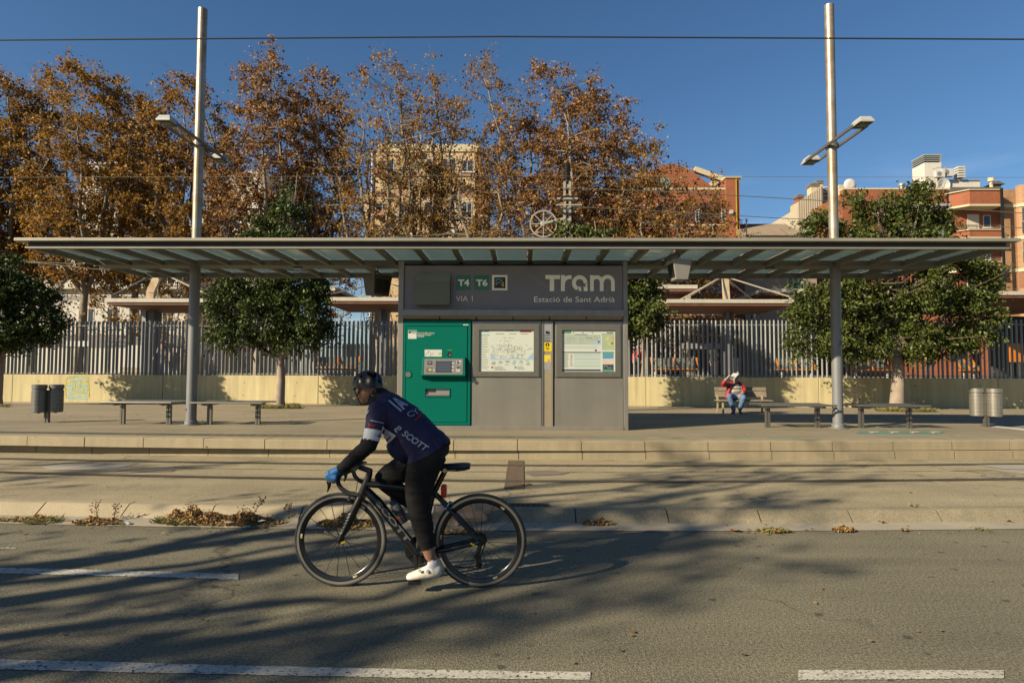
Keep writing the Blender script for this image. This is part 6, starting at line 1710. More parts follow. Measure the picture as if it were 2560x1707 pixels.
rl = BW(1033, 876); b = MB(); b.box(rl.x - .016, rl.x + .024, rl.y - .03, rl.y + .03, rl.z - .046, rl.z + .046); b.build('tail_lamp', M('lamp_red', (.75, .012, .012), .25, var=.05), bike, bevel=.010)
# stem, bar, hoods, levers
cl_ = BW(497, 724)
tb('stem', [BW(573, 752), cl_], [.022, .019]); tb('spacer_stack', [BW(570, 738), ht], [.019, .022])
b = MB(); b.tube([cl_ + Vector((0, -.2, 0)), cl_ + Vector((0, .2, 0))], .0145, 12); hbar = b.build('handlebar', m_carb, bike, True)
def smooth_path(pts, n=6):
    out = []
    for i in range(len(pts) - 1):
        p0, p1, p2, p3 = pts[max(i - 1, 0)], pts[i], pts[i + 1], pts[min(i + 2, len(pts) - 1)]
        for k in range(n):
            t = k / n; out.append(.5 * ((2 * p1) + (p2 - p0) * t + (2 * p0 - 5 * p1 + 4 * p2 - p3) * t * t + (3 * p1 - p0 - 3 * p2 + p3) * t ** 3))
    return out + [pts[-1]]
for s in (-1, 1):
    if s < 0:
        q = [C2(865, 375, -.21), C2(745, 352, -.21), C2(648, 290, -.21), C2(612, 205, -.21), C2(650, 125, -.21), C2(740, 92, -.205), cl_ + Vector((-.03, -.2, -.004)), cl_ + Vector((0, -.17, 0))]
    else:
        dlt = Vector((0, .42, 0)); q = [C2(865, 375, -.21) + dlt, C2(745, 352, -.21) + dlt, C2(648, 290, -.21) + dlt, C2(612, 205, -.21) + dlt, C2(650, 125, -.21) + dlt, C2(740, 92, -.205) + dlt, cl_ + Vector((-.03, .2, -.004)), cl_ + Vector((0, .17, 0))]
    tb('drop', smooth_path(q), .0155, M('bar_tape', (.014, .014, .015), .8, var=.1), bike, 10)
    o_ = Vector((0, 0 if s < 0 else .42, 0))
    b = MB(); b.tube([C2(655, 118, -.21) + o_, C2(580, 118, -.21) + o_, C2(515, 125, -.21) + o_, C2(478, 92, -.21) + o_], [.020, .022, .020, .016], 12); b.build('hood', m_rub, bike, True)
    b = MB(); b.tube(smooth_path([C2(505, 150, -.21) + o_, C2(492, 200, -.215) + o_, C2(505, 260, -.215) + o_, C2(482, 340, -.215) + o_]), [.012] * 7 + [.014] * 6 + [.011, .009, .007, .006, .005, .004], 8); b.build('brake_lever', m_carb, bike, True)
# cables, calipers
b = MB()
for s in (-.01, .01): b.tube(smooth_path([cl_ + Vector((-.03, s, 0)), C2(820, 130, s), C2(850, 200, s), C2(845, 260, s), C2(835, 330, s)]), .0028, 5)
b.build('cables', m_blk, bike)
for c, nm in ((C2(790, 410, 0), 'front_brake'), (C3(660, 590, 0), 'rear_brake')):
    b = MB(); b.tube([c + Vector((-.02, -.035, .0)), c + Vector((.0, -.03, .035)), c + Vector((.03, 0, .03))], .008, 8); b.tube([c + Vector((-.02, .035, .0)), c + Vector((.0, .03, .035)), c + Vector((.03, 0, .03))], .008, 8); b.tube([c + Vector((-.028, -.026, -.012)), c + Vector((.028, -.026, .004))], .007, 6); b.build('brake_caliper', m_chr if 'rear' in nm else m_carb, bike, True)
# cranks, chain, gears
cr = thing_ = None
b = MB(); b.lathe([(.045, .052), (.098, .050), (.101, .054), (.098, .058), (.045, .056)], bb, 'y', 40, close=True); recalc(b.build('chainring', m_carb, bike, True))
b = MB()
for i in range(5):
    a = 2 * PI * i / 5; b.bar(bb + Vector((0, .054, 0)), bb + Vector((.09 * math.cos(a), .054, .09 * math.sin(a))), .018, .006)
b.build('chainring_spider', m_carb, bike)
pdl = BW(868, 1434, -.10); pdl.x = bb.x + .0; crk = .172
pL = Vector((bb.x + .005, YBK - .075, bb.z - crk)); pR = Vector((bb.x - .005, YBK + .075, bb.z + crk))
tb('crank_arm', [bb + Vector((0, -.06, 0)), pL + Vector((0, 0, 0))], [.016, .012]); tb('crank_arm', [bb + Vector((0, .065, 0)), pR], [.016, .012])
tb('bottom_bracket', [bb + Vector((0, -.055, 0)), bb + Vector((0, .055, 0))], .025)
for p, s in ((pL, -1), (pR, 1)):
    b = MB(); b.tube([p, p + Vector((0, s * .06, 0))], .007, 8); b.box(p.x - .045, p.x + .045, p.y + (s * .02 if s > 0 else -.085), p.y + (s * .085 if s > 0 else -.02), p.z - .011, p.z + .006); b.build('pedal', m_carb, bike, bevel=.003)
b = MB(); b.lathe([(.012, .030), (.050, .030), (.050, .033), (.044, .034), (.044, .037), (.038, .038), (.038, .041), (.03, .042), (.03, .046), (.012, .046)], hr, 'y', 30); recalc(b.build('cassette', M('cassette_steel', (.06, .058, .055), .4, .8), bike, True))
jw1, jw2 = C3(985, 1160, .04), C3(1000, 1255, .04); jw1.y = jw2.y = YBK + .04
for p in (jw1, jw2):
    b = MB(); b.lathe([(0, -.004), (.024, -.004), (.024, .004), (0, .004)], p, 'y', 16); b.build('jockey_wheel', m_carb, bike, True)
tb('derailleur_cage', [hr + Vector((0, .045, -.03)), jw1 + Vector((0, -.008, 0)), jw2 + Vector((0, -.008, -.02))], [.016, .013, .012])
b = MB(); b.tube([bb + Vector((0, .054, .1)), hr + Vector((0, .04, .046))], .0045, 6); b.tube([bb + Vector((0, .054, -.1)), jw2 + Vector((0, 0, -.024))], .0045, 6); b.tube([jw2 + Vector((.022, 0, 0)), jw1 + Vector((.022, 0, 0)), hr + Vector((.04, .04, -.02))], .0045, 6); b.build('chain', M('chain_steel', (.05, .048, .045), .45, .7), bike, True)
# bottle in its cage
bt = bpy.data.objects.new('bottle', None); COL.objects.link(bt); bt.parent = bike
p0, p1 = BW(790, 1075), BW(722, 955); ax = (p1 - p0).normalized()
tb('bottle_body', [p0, p0 + ax * .02, p0.lerp(p1, .52), p0.lerp(p1, .56), p0.lerp(p1, .6), p0.lerp(p1, .9), p1], [.030, .036, .036, .030, .036, .035, .026], M('bottle_plastic', (.05, .055, .06), .3, var=.1), bt, 18)
tb('bottle_cap', [p1, p1 + ax * .022, p1 + ax * .026, p1 + ax * .05], [.030, .027, .012, .010], m_blk, bt, 14)
tb('cage_band', [p0.lerp(p1, .30), p0.lerp(p1, .36)], .0385, M('cage_red', (.30, .02, .02), .4), bt, 18)
b = MB(); b.bar(p0.lerp(p1, .05) + Vector((0, -.038, 0)), p0.lerp(p1, .45) + Vector((0, -.038, 0)), .01, .006); b.build('cage_arm', m_carb, bt)
# lettering along the down tube, chevrons on the fork
def tube_letters(par, pts, ztop, mat, txt):
    vs, fs = text_mesh(txt, .04); xs = vs[:, 0] - vs[:, 0].min(); wd = xs.max()
    a, c = pts; d = c - a; up = Vector((d.z, 0, -d.x)).normalized()
    if up.x < 0 and up.z < 0: up = -up
    b = MB(); b.add([tuple(a + d * (x / wd) + up * (z_ * ztop - ztop / 2) + Vector((0, -.0375 - .0, 0))) for x, z_ in zip(xs, vs[:, 1])], fs); o = b.build('lettering', mat, par); recalc(o); return o
tube_letters(fr, (BW(622, 938), BW(822, 1188)),   .036, M('downtube_decal', (.15, .15, .145), .4, .2), 'SCOTT')
for i in range(7):
    c = C2(785 - i * 17, 590 + i * 38); b = MB(); b.bar(c + Vector((-.012, -.062, -.005)), c + Vector((.008, -.062, .008)), .008, .002, up=(0, 1, 0)); b.build('fork_mark', m_wht, fr)
b = MB(); b.bar(C3(905, 1000, -.085), C3(955, 1030, -.085), .006, .01); b.build('skewer_yellow', m_yel, bike); 
b = MB(); b.bar(C2(650, 965, -.07), C2(705, 945, -.07), .006, .01); b.build('skewer_yellow', m_yel, bike)

# ---------------------------------------------------------------- bodies
from mathutils import noise as _nz
def fold(nm, c):
    """soft cloth creases"""
    if nm == 'jersey': return .0022 + max(-.004, .0045 * _nz.noise(Vector((c[0] * 9 + c[2] * 9, c[1] * 6, (c[2] - c[0]) * 22))))
    if nm == 'tights': return .001 + .0035 * _nz.noise(Vector((c[0] * 8, c[1] * 8, c[2] * 34)))
    if nm in ('arm_warmer', 'jeans', 'jacket'): return .002 + .004 * _nz.noise(Vector((c[0] * 14, c[1] * 14, c[2] * 30)))
    return 0.0
class Fig:
    """a body grown as one closed skin: overlapping lofts fused by voxels; garments are cut from the same skin"""
    def __init__(s): s.v = []; s.f = []; s.lab = []
    def loft(s, rings, lab, side=(0, 1, 0), n=16, cap=True):
        side = Vector(side); R_ = []
        for r_ in rings: R_.append((Vector(r_[0]), r_[1], r_[2] if len(r_) > 2 and not isinstance(r_[2], str) else r_[1], r_[-1] if isinstance(r_[-1], str) else lab))
        if cap:
            d0 = (R_[0][0] - R_[1][0]).normalized(); d1 = (R_[-1][0] - R_[-2][0]).normalized()
            c0 = [(R_[0][0] + d0 * R_[0][2] * k, R_[0][1] * q, R_[0][2] * q, R_[0][3]) for k, q in ((.55, .45), (.36, .78))]
            c1 = [(R_[-1][0] + d1 * R_[-1][2] * k, R_[-1][1] * q, R_[-1][2] * q, R_[-1][3]) for k, q in ((.36, .78), (.55, .45))]
            R_ = c0 + R_ + c1
        o = len(s.v); k = len(R_)
        for i, (c, rs, rn, lb) in enumerate(R_):
            t = (R_[min(i + 1, k - 1)][0] - R_[max(i - 1, 0)][0]).normalized()
            sv = (side - t * side.dot(t))
            if sv.length < .05: sv = t.orthogonal()
            sv.normalize(); nv = t.cross(sv)
            for j in range(n):
                a = 2 * PI * j / n; s.v.append(c + sv * (rs * math.cos(a)) + nv * (rn * math.sin(a))); s.lab.append(lb)
        for i in range(k - 1):
            for j in range(n): s.f.append((o + i * n + j, o + i * n + (j + 1) % n, o + (i + 1) * n + (j + 1) % n, o + (i + 1) * n + j))
        s.f.append(tuple(o + j for j in range(n))[::-1]); s.f.append(tuple(o + (k - 1) * n + j for j in range(n)))
    def ball(s, c, r_, lab, rot=None, n=16, m=10):
        o = len(s.v); rot = rot or Matrix.Identity(3); c = Vector(c)
        for i in range(1, m):
            ph = PI * i / m
            for j in range(n):
                a = 2 * PI * j / n; s.v.append(c + rot @ Vector((r_[0] * math.sin(ph) * math.cos(a), r_[1] * math.sin(ph) * math.sin(a), r_[2] * math.cos(ph)))); s.lab.append(lab)
        s.v.append(c + rot @ Vector((0, 0, r_[2]))); s.lab.append(lab); s.v.append(c - rot @ Vector((0, 0, r_[2]))); s.lab.append(lab)
        tp, bt_ = o + (m - 1) * n, o + (m - 1) * n + 1
        for i in range(m - 2):
            for j in range(n): s.f.append((o + i * n + j, o + (i + 1) * n + j, o + (i + 1) * n + (j + 1) % n, o + i * n + (j + 1) % n))
        for j in range(n): s.f.append((tp, o + j, o + (j + 1) % n)); s.f.append((bt_, o + (m - 2) * n + (j + 1) % n, o + (m - 2) * n + j))
    def fuse(s, voxel, smooth=4):
        me = bpy.data.meshes.new('tmp'); me.from_pydata([tuple(v) for v in s.v], [], s.f); me.update()
        import bmesh
        bm = bmesh.new(); bm.from_mesh(me); bmesh.ops.recalc_face_normals(bm, faces=bm.faces); bm.to_mesh(me); bm.free()
        o = bpy.data.objects.new('tmp', me); COL.objects.link(o)
        m1 = o.modifiers.new('r', 'REMESH'); m1.mode = 'VOXEL'; m1.voxel_size = voxel; m1.adaptivity = 0
        m2 = o.modifiers.new('s', 'SMOOTH'); m2.iterations = smooth; m2.factor = .5
        dg = bpy.context.evaluated_depsgraph_get(); dg.update()
        out = bpy.data.meshes.new_from_object(o.evaluated_get(dg))
        bpy.data.objects.remove(o); bpy.data.meshes.remove(me)
        return out
    def make(s, name, label, loc, voxel, mats, cloth, smooth=4, off=.004, relabel=None):
        """mats: label -> material; cloth: list of (child name, labels)"""
        me = s.fuse(voxel, smooth)
        n = len(me.vertices); co = np.empty(n * 3, np.float32); me.vertices.foreach_get('co', co); co = co.reshape(-1, 3)
        no = np.empty(n * 3, np.float32); me.vertices.foreach_get('normal', no); no = no.reshape(-1, 3)
        kd = KDTree(len(s.v))
        for i, v in enumerate(s.v): kd.insert(v, i)
        kd.balance()
        lab = [s.lab[kd.find(Vector(c))[1]] for c in co]
        if relabel:
            lab = [relabel(c, l_) for c, l_ in zip(co, lab)]
            for p in me.polygons:                 # pull garment edges straight
                if len({lab[i] for i in p.vertices}) > 1:
                    for i in p.vertices:
                        q = edge_snap(co[i], lab[i])
                        if q is not None: co[i] = q
            me.vertices.foreach_set('co', co.ravel()); me.update()
        loc = Vector(loc)
        polys = [tuple(p.vertices) for p in me.polygons]
        me.transform(Matrix.Translation(-loc)); me.materials.clear(); me.materials.append(mats['skin'])
        me.polygons.foreach_set('use_smooth', [True] * len(me.polygons)); me.name = name
        root = bpy.data.objects.new(name, me); COL.objects.link(root); root.location = loc
        tag(root, label, 'person')
        for nm, labs in cloth:
            labs = set(labs); fs = [p for p in polys if lab[p[0]] in labs]
            used = sorted({i for p in fs for i in p}); ix = {q: i for i, q in enumerate(used)}
            if not used: continue
            vs = [tuple(co[i] + no[i] * (off + fold(nm, co[i])) - np.array(loc)) for i in used]
            m_ = bpy.data.meshes.new(nm); m_.from_pydata(vs, [], [tuple(ix[i] for i in p) for p in fs]); m_.update()
            order = []
            for i in used:
                q = mats[lab[i]]
                if q not in order: order.append(q)
            for q in order: m_.materials.append(q)
            if len(order) > 1: m_.polygons.foreach_set('material_index', [order.index(mats[lab[p[0]]]) for p in fs])
            m_.polygons.foreach_set('use_smooth', [True] * len(fs))
            o = bpy.data.objects.new(nm, m_); COL.objects.link(o); o.parent = root
        s.bvh = BVHTree.FromPolygons([tuple(co[i] + no[i] * (off + (fold('jersey', co[i]) if lab[i] == 'jersey' else 0))) for i in range(n)], polys)
        return root
m_skin = M('skin', (.36, .185, .115), .5, var=.06, scale=12)
m_skin2 = M('skin_light', (.45, .25, .17), .5, var=.06, scale=12)
m_jer = M('navy_jersey', (.022, .022, .058), .7, var=.25, scale=9, bump=.4, bscale=14, spec=.22)
m_jerw = M('white_jersey_band', (.52, .54, .60), .7, var=.05)
m_tig = M('black_tights', (.013, .012, .012), .75, var=.35, scale=9, bump=.35, bscale=16, spec=.22)
m_slv = M('arm_warmer_black', (.014, .014, .016), .8, var=.25, bump=.3, bscale=18, spec=.2)
m_glo = M('blue_glove', (.01, .13, .36), .65, var=.12)
m_sock = M('white_sock', (.58, .58, .62), .8, var=.08, bump=.4, bscale=150)
m_shoe = M('white_cycling_shoe', (.66, .64, .56), .35, var=.06)
m_hair = M('dark_hair', (.02, .016, .013), .7, var=.2)
m_snood = M('black_neck_warmer', (.010, .010, .011), .9, var=.1)

f = Fig()
# trunk, leaning forward; each ring is half-width (sideways) and half-thickness
f.loft([(BW(985, 640), .165, .105, 'tights'), (BW(950, 625), .172, .128, 'tights'), (BW(905, 580), .168, .150), (BW(835, 525), .165, .168), (BW(775, 455), .178, .158), (BW(720, 390), .192, .132), (BW(672, 335), .190, .105), (BW(645, 308), .130, .085), (BW(628, 297), .104, .086, 'snood'), (BW(612, 286), .090, .082, 'snood')], 'jersey', n=24)
f.ball(BW(985, 560), (.105, .135, .075), 'jersey', Matrix.Rotation(R(46), 3, 'Y'))
f.ball(BW(1005, 590), (.09, .14, .06), 'jersey', Matrix.Rotation(R(52), 3, 'Y'))
f.ball(BW(760, 610), (.11, .13, .075), 'jersey', Matrix.Rotation(R(40), 3, 'Y'))
f.ball(BW(1034, 552), (.060, .125, .026), 'jersey', Matrix.Rotation(R(40), 3, 'Y'))
# neck, head turned away
hd = BW(553, 222, .0)
fd = Vector((-.56, .81, -.16)).normalized(); sdv = Vector((0, 0, 1)).cross(fd).normalized(); upv = fd.cross(sdv)
HM = Matrix((fd, sdv, upv)).transposed()
hp_ = lambda a, b_, c: hd + HM @ Vector((a, b_, c))
f.loft([(BW(635, 302), .088, .082, 'snood'), (BW(607, 284), .079, .076, 'snood'), (BW(588, 270), .074, .072, 'snood')], 'snood')
f.loft([(BW(610, 285), .06, .066), (BW(572, 252), .060, .066)], 'skin')
f.ball(hd, (.098, .076, .108), 'skin', HM, 20, 14)
f.ball(hp_(.035, 0, -.062), (.066, .056, .058), 'skin', HM)
f.ball(hp_(.078, 0, -.092), (.026, .030, .024), 'skin', HM)
f.ball(hp_(.102, 0, -.018), (.020, .014, .026), 'skin', HM)
f.ball(hp_(.086, .03, .014), (.018, .02, .010), 'skin', HM); f.ball(hp_(.086, -.03, .014), (.018, .02, .010), 'skin', HM)
for s_ in (-1, 1): f.ball(hp_(-.008, s_ * .078, -.018), (.026, .010, .034), 'skin', HM)
# arms
def arm(sh_, el, wr_, far):
    f.loft([(sh_, .066, .07), (sh_.lerp(el, .25), .064, .068), (sh_.lerp(el, .52), .058, .060), (sh_.lerp(el, .66), .056, .058, 'band'), (sh_.lerp(el, .84), .052, .054, 'band'), (sh_.lerp(el, .90), .050, .052, 'sleeve%d' % far), (el, .047, .050, 'sleeve%d' % far), (el.lerp(wr_, .25), .047, .049, 'sleeve%d' % far), (el.lerp(wr_, .6), .040, .042, 'sleeve%d' % far), (el.lerp(wr_, .93), .033, .035, 'sleeve%d' % far), (wr_, .032, .034, 'sleeve%d' % far)], 'jersey')
shL, elL, wrL = BW(622, 358, -.165), BW(568, 585, -.225), BW(396, 728, -.225)
shR, elR, wrR = BW(640, 330, .165), BW(560, 560, .235), BW(398, 728, -.225) + Vector((.01, .44, .01))
arm(shL, elL, wrL, False); arm(shR, elR, wrR, True)
# hands over the brake hoods: palm, four curled fingers, thumb
def hand(o_, mir):
    gl = 'glove0' if mir > 0 else 'glove1'
    q = lambda x, y, dy: C2(x, y, -.215 + dy * mir) + o_
    w_ = q(640, 60, 0)
    f.loft([(q(660, 52, 0), .032, .030), (q(610, 78, -.004), .040, .028), (q(560, 100, -.004), .044, .026), (q(515, 112, -.004), .042, .024)], gl, side=(0, 1, 0))
    for i, (bx, by, ln) in enumerate(((492, 110, 1.0), (520, 122, 1.05), (552, 132, 1.0), (582, 138, .86))):
        k0 = q(bx + 8, by - 12, -.035 + .004 * i); k1 = q(bx - 14 * (1 - i / 4), by + 36 * ln, -.046); k2 = q(bx - 6, by + 78 * ln, -.036); k3 = q(bx + 6, by + 98 * ln, -.014)
        f.loft([(k0, .0125), (k0.lerp(k1, .6), .0122), (k1, .0118), (k1.lerp(k2, .45), .0112, .0112, gl), (k2, .0102, .0102, 'finger'), (k3, .0088, .0088, 'finger')], gl, side=(1, 0, 0), n=10)
    t0, t1, t2 = q(590, 86, .022), q(535, 108, .036), q(500, 140, .032)
    f.loft([(t0, .016), (t0.lerp(t1, .6), .0145), (t1, .0125, .0125, gl), (t2, .0105, .0105, 'finger')], gl, n=10)
hand(Vector((0, 0, 0)), 1); hand(Vector((.01, .43, .012)), -1)
# near leg down, far leg up
lg = -.105
f.loft([(BW(945, 640, -.085), .100, .125), (BW(905, 730, -.095), .098, .118), (BW(882, 830, -.10), .090, .104), (BW(874, 930, -.105), .074, .086), (BW(882, 1000, -.108), .070, .078), (BW(902, 1090, -.11), .064, .072), (BW(918, 1165, -.11), .054, .060), (BW(928, 1203, -.11), .048, .054), (BW(945, 1268, -.11), .040, .043, 'skin'), (BW(952, 1296, -.11), .034, .038, 'skin')], 'tights', n=18)
f.loft([(BW(958, 1334, -.11), .038, .043), (BW(961, 1335, -.11), .039, .047), (BW(965, 1352, -.11), .038, .05)], 'sock0')
f.loft([(BW(935, 650, .085), .100, .120), (BW(850, 700, .09), .098, .110), (BW(760, 745, .095), .088, .096), (BW(680, 785, .10), .070, .078), (BW(645, 815, .10), .062, .068)], 'tights', n=18)
f.loft([(BW(650, 805, .10), .062, .066), (BW(720, 860, .10), .064, .066), (BW(790, 915, .10), .058, .060), (BW(860, 965, .10), .046, .048), (BW(905, 1000, .10), .038, .040, 'sock1'), (BW(935, 1030, .10), .038, .042, 'sock1')], 'tights', n=16)
# feet
def foot(o_, tilt):
    q = lambda x, y, dy=0: BW(x, y, -.11 + dy) + o_
    f.loft([(q(1000, 1376), .034, .044), (q(965, 1378), .042, .050), (q(925, 1392), .040, .042), (q(880, 1404), .045, .034), (q(835, 1415), .042, .026), (q(812, 1419), .034, .020)], 'shoe%d' % tilt, n=16)
foot(Vector((0, 0, 0)), 0)
foot(Vector((-.075, .22, .37)), 1)
mats = dict(skin=m_skin, jersey=m_jer, band=m_jerw, tights=m_tig, sleeve0=m_slv, sleeve1=m_slv, glove0=m_glo, glove1=m_glo, sock0=m_sock, sock1=m_sock, shoe0=m_shoe, shoe1=m_shoe, snood=m_snood, finger=m_skin)
h0, h1 = BW(760, 700), BW(1060, 566)
def hem(c, l_):
    if l_ in ('band', 'jersey', 'sleeve0', 'sleeve1'):
        for k_, (a_, e_) in enumerate(((shL, elL), (shR, elR))):
            d_ = e_ - a_; v_ = Vector(c) - a_; t_ = v_.dot(d_) / d_.length_squared
            if l_ == 'sleeve%d' % k_ and t_ > .8 or (l_ != 'jersey' or t_ > .42) and (v_ - d_ * t_).length < .082 and .3 < t_ < 1.02:
                return 'jersey' if t_ < .585 else 'band' if t_ < .875 else 'sleeve%d' % k_
    if l_ not in ('jersey', 'tights'): return l_
    t = (c[0] - h0.x) / (h1.x - h0.x); z = h0.z + (h1.z - h0.z) * t - .03 * math.sin(PI * min(1, max(0, t)))
    if c[0] < h0.x - .02: return l_
    return 'jersey' if c[2] > z else 'tights'
def edge_snap(c, l_):
    if l_ in ('band', 'jersey', 'sleeve0', 'sleeve1'):
        for a_, e_ in ((shL, elL), (shR, elR)):
            d_ = e_ - a_; v_ = Vector(c) - a_; t_ = v_.dot(d_) / d_.length_squared
            if (v_ - d_ * t_).length > .09: continue
            for t0 in (.585, .875):
                if abs(t_ - t0) * d_.length < .0058: return np.array(Vector(c) + d_ * (t0 - t_), np.float32)
    if l_ in ('jersey', 'tights') and c[0] > h0.x:
        t = (c[0] - h0.x) / (h1.x - h0.x); z = h0.z + (h1.z - h0.z) * t - .03 * math.sin(PI * min(1, max(0, t)))
        if abs(c[2] - z) < .006: return np.array((c[0], c[1], z), np.float32)
    return None
CYC = BW(960, 700); CYC.z = 0
cyc = f.make('person', 'cyclist in navy jersey, black tights and black helmet, riding the road bicycle', (CYC.x, YBK, .9), .0062, mats,
             [('jersey', ('jersey', 'band')), ('tights', ('tights',)), ('arm_warmer', ('sleeve0',)), ('arm_warmer', ('sleeve1',)), ('glove', ('glove0',)), ('glove', ('glove1',)), ('sock', ('sock0',)), ('sock', ('sock1',)), ('shoe', ('shoe0',)), ('shoe', ('shoe1',)), ('neck_warmer', ('snood',))], smooth=5, off=.0035, relabel=hem)
# helmet
b = MB(); nu, nv = 60, 14
for i in range(nv + 1):
    ph = R(4) + (R(98) - R(4)) * i / nv
    for j in range(nu):
        a = 2 * PI * j / nu
        rid = 1 + .06 * math.cos(6 * a + .4) * math.sin(ph) ** .5 * (1 if i < nv - 1 else .3)
        fx = math.sin(ph) * math.cos(a); fy = math.sin(ph) * math.sin(a); fz = math.cos(ph)
        low = -.020 * max(0, -math.cos(a)) * (ph / R(98)) ** 4
        b.v.append(tuple(hp_(.136 * fx * rid - .006, .104 * fy * rid, .112 * fz * rid + .010 + low)))
for i in range(nv):
    for j in range(nu): b.f.append((i * nu + j, i * nu + (j + 1) % nu, (i + 1) * nu + (j + 1) % nu, (i + 1) * nu + j))
b.f.append(tuple(range(nu))[::-1]); 
hel = recalc(b.build('helmet', M('glossy_black_helmet', (.012, .012, .012), .30, var=.05, spec=.3), cyc, True))
vents = MB()
def hel_pt(a, ph, k=1.02):
    rid = 1 + .06 * math.cos(6 * a + .4) * math.sin(ph) ** .5
    return hp_(.136 * math.sin(ph) * math.cos(a) * rid * k - .006, .104 * math.sin(ph) * math.sin(a) * rid * k, .112 * math.cos(ph) * rid * k + .010)
for a0, a1, p0_, p1_, wd in ((150, 176, 30, 70, .20), (-150, -176, 30, 70, .20), (100, 128, 28, 66, .18), (-100, -128, 28, 66, .18), (55, 75, 30, 64, .18), (-55, -75, 30, 64, .18), (15, 18, 34, 66, .14), (-15, -18, 34, 66, .14), (-118, -95, 74, 84, .12), (118, 95, 74, 84, .12), (-160, -140, 76, 86, .12)):
    vents = MB(); n_ = 6; o_ = 0
    for k in range(n_ + 1):
        t = k / n_; a = R(a0 + (a1 - a0) * t); ph = R(p0_ + (p1_ - p0_) * t); ww = 1.35 * wd * math.sin(PI * min(.93, max(.07, t))) ** .7
        for s_ in (-1, 1): vents.v.append(tuple(hel_pt(a + s_ * ww * .62, ph - s_ * ww * .12, 1.014)))
        if k: vents.f.append((o_ + 2 * k - 2, o_ + 2 * k - 1, o_ + 2 * k + 1, o_ + 2 * k))
    recalc(vents.build('helmet_vent', M('vent_black', (.003, .003, .003), 1.0, spec=.0), cyc))
b = MB()
for k, (a0, ph) in enumerate(((-132, 84),)):
    q = [hel_pt(R(a0 + da), R(ph + dp), 1.02) for da, dp in ((-6, -7), (6, -7), (6, 5), (-6, 5))]; b.add([tuple(p) for p in q], [(0, 1, 2, 3)])
recalc(b.build('helmet_badge', m_wht, cyc))
b = MB()
for s_ in (-1, 1):
    b.tube([hp_(.05, s_ * .085, .0), hp_(.040, s_ * .074, -.055), hp_(.045, s_ * .04, -.118), hp_(.05, 0, -.125)], .005, 6); b.tube([hp_(-.055, s_ * .082, -.01), hp_(.0, s_ * .080, -.06), hp_(.040, s_ * .072, -.062)], .005, 6)
b.build('helmet_strap', m_blk, cyc, True)
b = MB(); b.tube([hp_(-.0, -.083, .004), hp_(.06, -.078, .006), hp_(.105, -.045, .004), hp_(.112, 0, .002), hp_(.105, .045, .004)], [.004, .005, .018, .012, .018], 8); b.build('glasses', M('yellow_lens', (.28, .22, .02), .15), cyc, True)
b = MB(); b.lathe([(.0, 0), (.0, 0)], (0, 0, 0)) if False else None
# garment print, laid on the cloth from the side
V5 = lambda x, y: (780 + x / 5.6, 900 + y / 5.6)
def print_on(name, verts2d, faces, amap, mat, lift=.003):
    vs = []; ok = []
    o_ = Vector((0, 0, CAMH))
    for x, z_ in verts2d:
        u, v = V5(*amap(x, z_)); d = ray(u, v).normalized(); h = f.bvh.ray_cast(o_, d)
        good = h[0] is not None and abs(h[0].y - YBK) < .5; ok.append(good); vs.append(tuple(h[0] + h[1] * lift * (1 if h[1].dot(d) < 0 else -1)) if good else (0, 0, 0))
    b = MB(); b.v = vs; b.f = [q for q in faces if all(ok[i] for i in q)]
    if b.f:
        o = b.build(name, mat, cyc)
        return o
def grid(poly4, n=10, m=6):
    (a, b_, c, d) = poly4; vs = []; fs = []
    for i in range(n + 1):
        for j in range(m + 1):
            s_, t = i / n, j / m; vs.append((a[0] * (1 - s_) * (1 - t) + b_[0] * s_ * (1 - t) + c[0] * s_ * t + d[0] * (1 - s_) * t, a[1] * (1 - s_) * (1 - t) + b_[1] * s_ * (1 - t) + c[1] * s_ * t + d[1] * (1 - s_) * t))
    for i in range(n):
        for j in range(m): k = i * (m + 1) + j; fs.append((k, k + 1, k + m + 2, k + m + 1))
    return vs, fs
idm = lambda x, y: (x, y)
m_pw = M('print_pale_blue', (.42, .46, .58), .7, var=.04)
m_pr = M('print_dark_red', (.30, .008, .012), .7, var=.05)
vs, fs = text_mesh('SCOTT', .03); w0 = vs[:, 0].max()
print_on('lettering', vs, fs, lambda x, z_: (1252 + 330 * x / w0 + 62 * z_, 1040 + 236 * x / w0 - 62 * z_ + 0), m_pw, .006)
vs, fs = grid([(1060, 575), (1085, 565), (1262, 712), (1238, 728)], 8, 2); print_on('lettering', vs, fs, idm, m_pw, .006)
for q in ([(1122, 540), (1148, 540), (1300, 690), (1275, 700)], [(1135, 540), (1165, 540), (1345, 635), (1322, 648)], [(1205, 615), (1225, 600), (1290, 632), (1268, 650)]):
    vs, fs = grid(q, 8, 2); print_on('lettering', vs, fs, idm, m_pw, .0062)
vs, fs = text_mesh('CYCL', .0); w0 = vs[:, 0].max()
print_on('lettering', vs, fs, lambda x, z_: (1362 + 280 * x / w0 - 62 * z_, 808 - 130 * x / w0 - 62 * z_), m_pw, .006)
vs, fs = grid([(1428, 838), (1515, 752), (1552, 764), (1440, 862)], 8, 2); print_on('red_bar', vs, fs, idm, m_pr, .006)
vs, fs = grid([(985, 925), (1182, 1052), (1040, 1202), (938, 1060)], 12, 8); print_on('white_patch', vs, fs, idm, m_jerw, .005)
vs, fs = grid([(1005, 1160), (1100, 1052), (1122, 1062), (1020, 1176)], 8, 2); print_on('red_bar', vs, fs, idm, m_pr, .008)
vs, fs = text_mesh('IAM', .04); w0 = vs[:, 0].max()
print_on('lettering', vs, fs, lambda x, z_: (930 + 95 * x / w0 - 30 * z_, 1085 - 90 * x / w0 - 26 * z_), m_blk, .008)
vs, fs = text_mesh('INDE CH', .0); w0 = vs[:, 0].max()
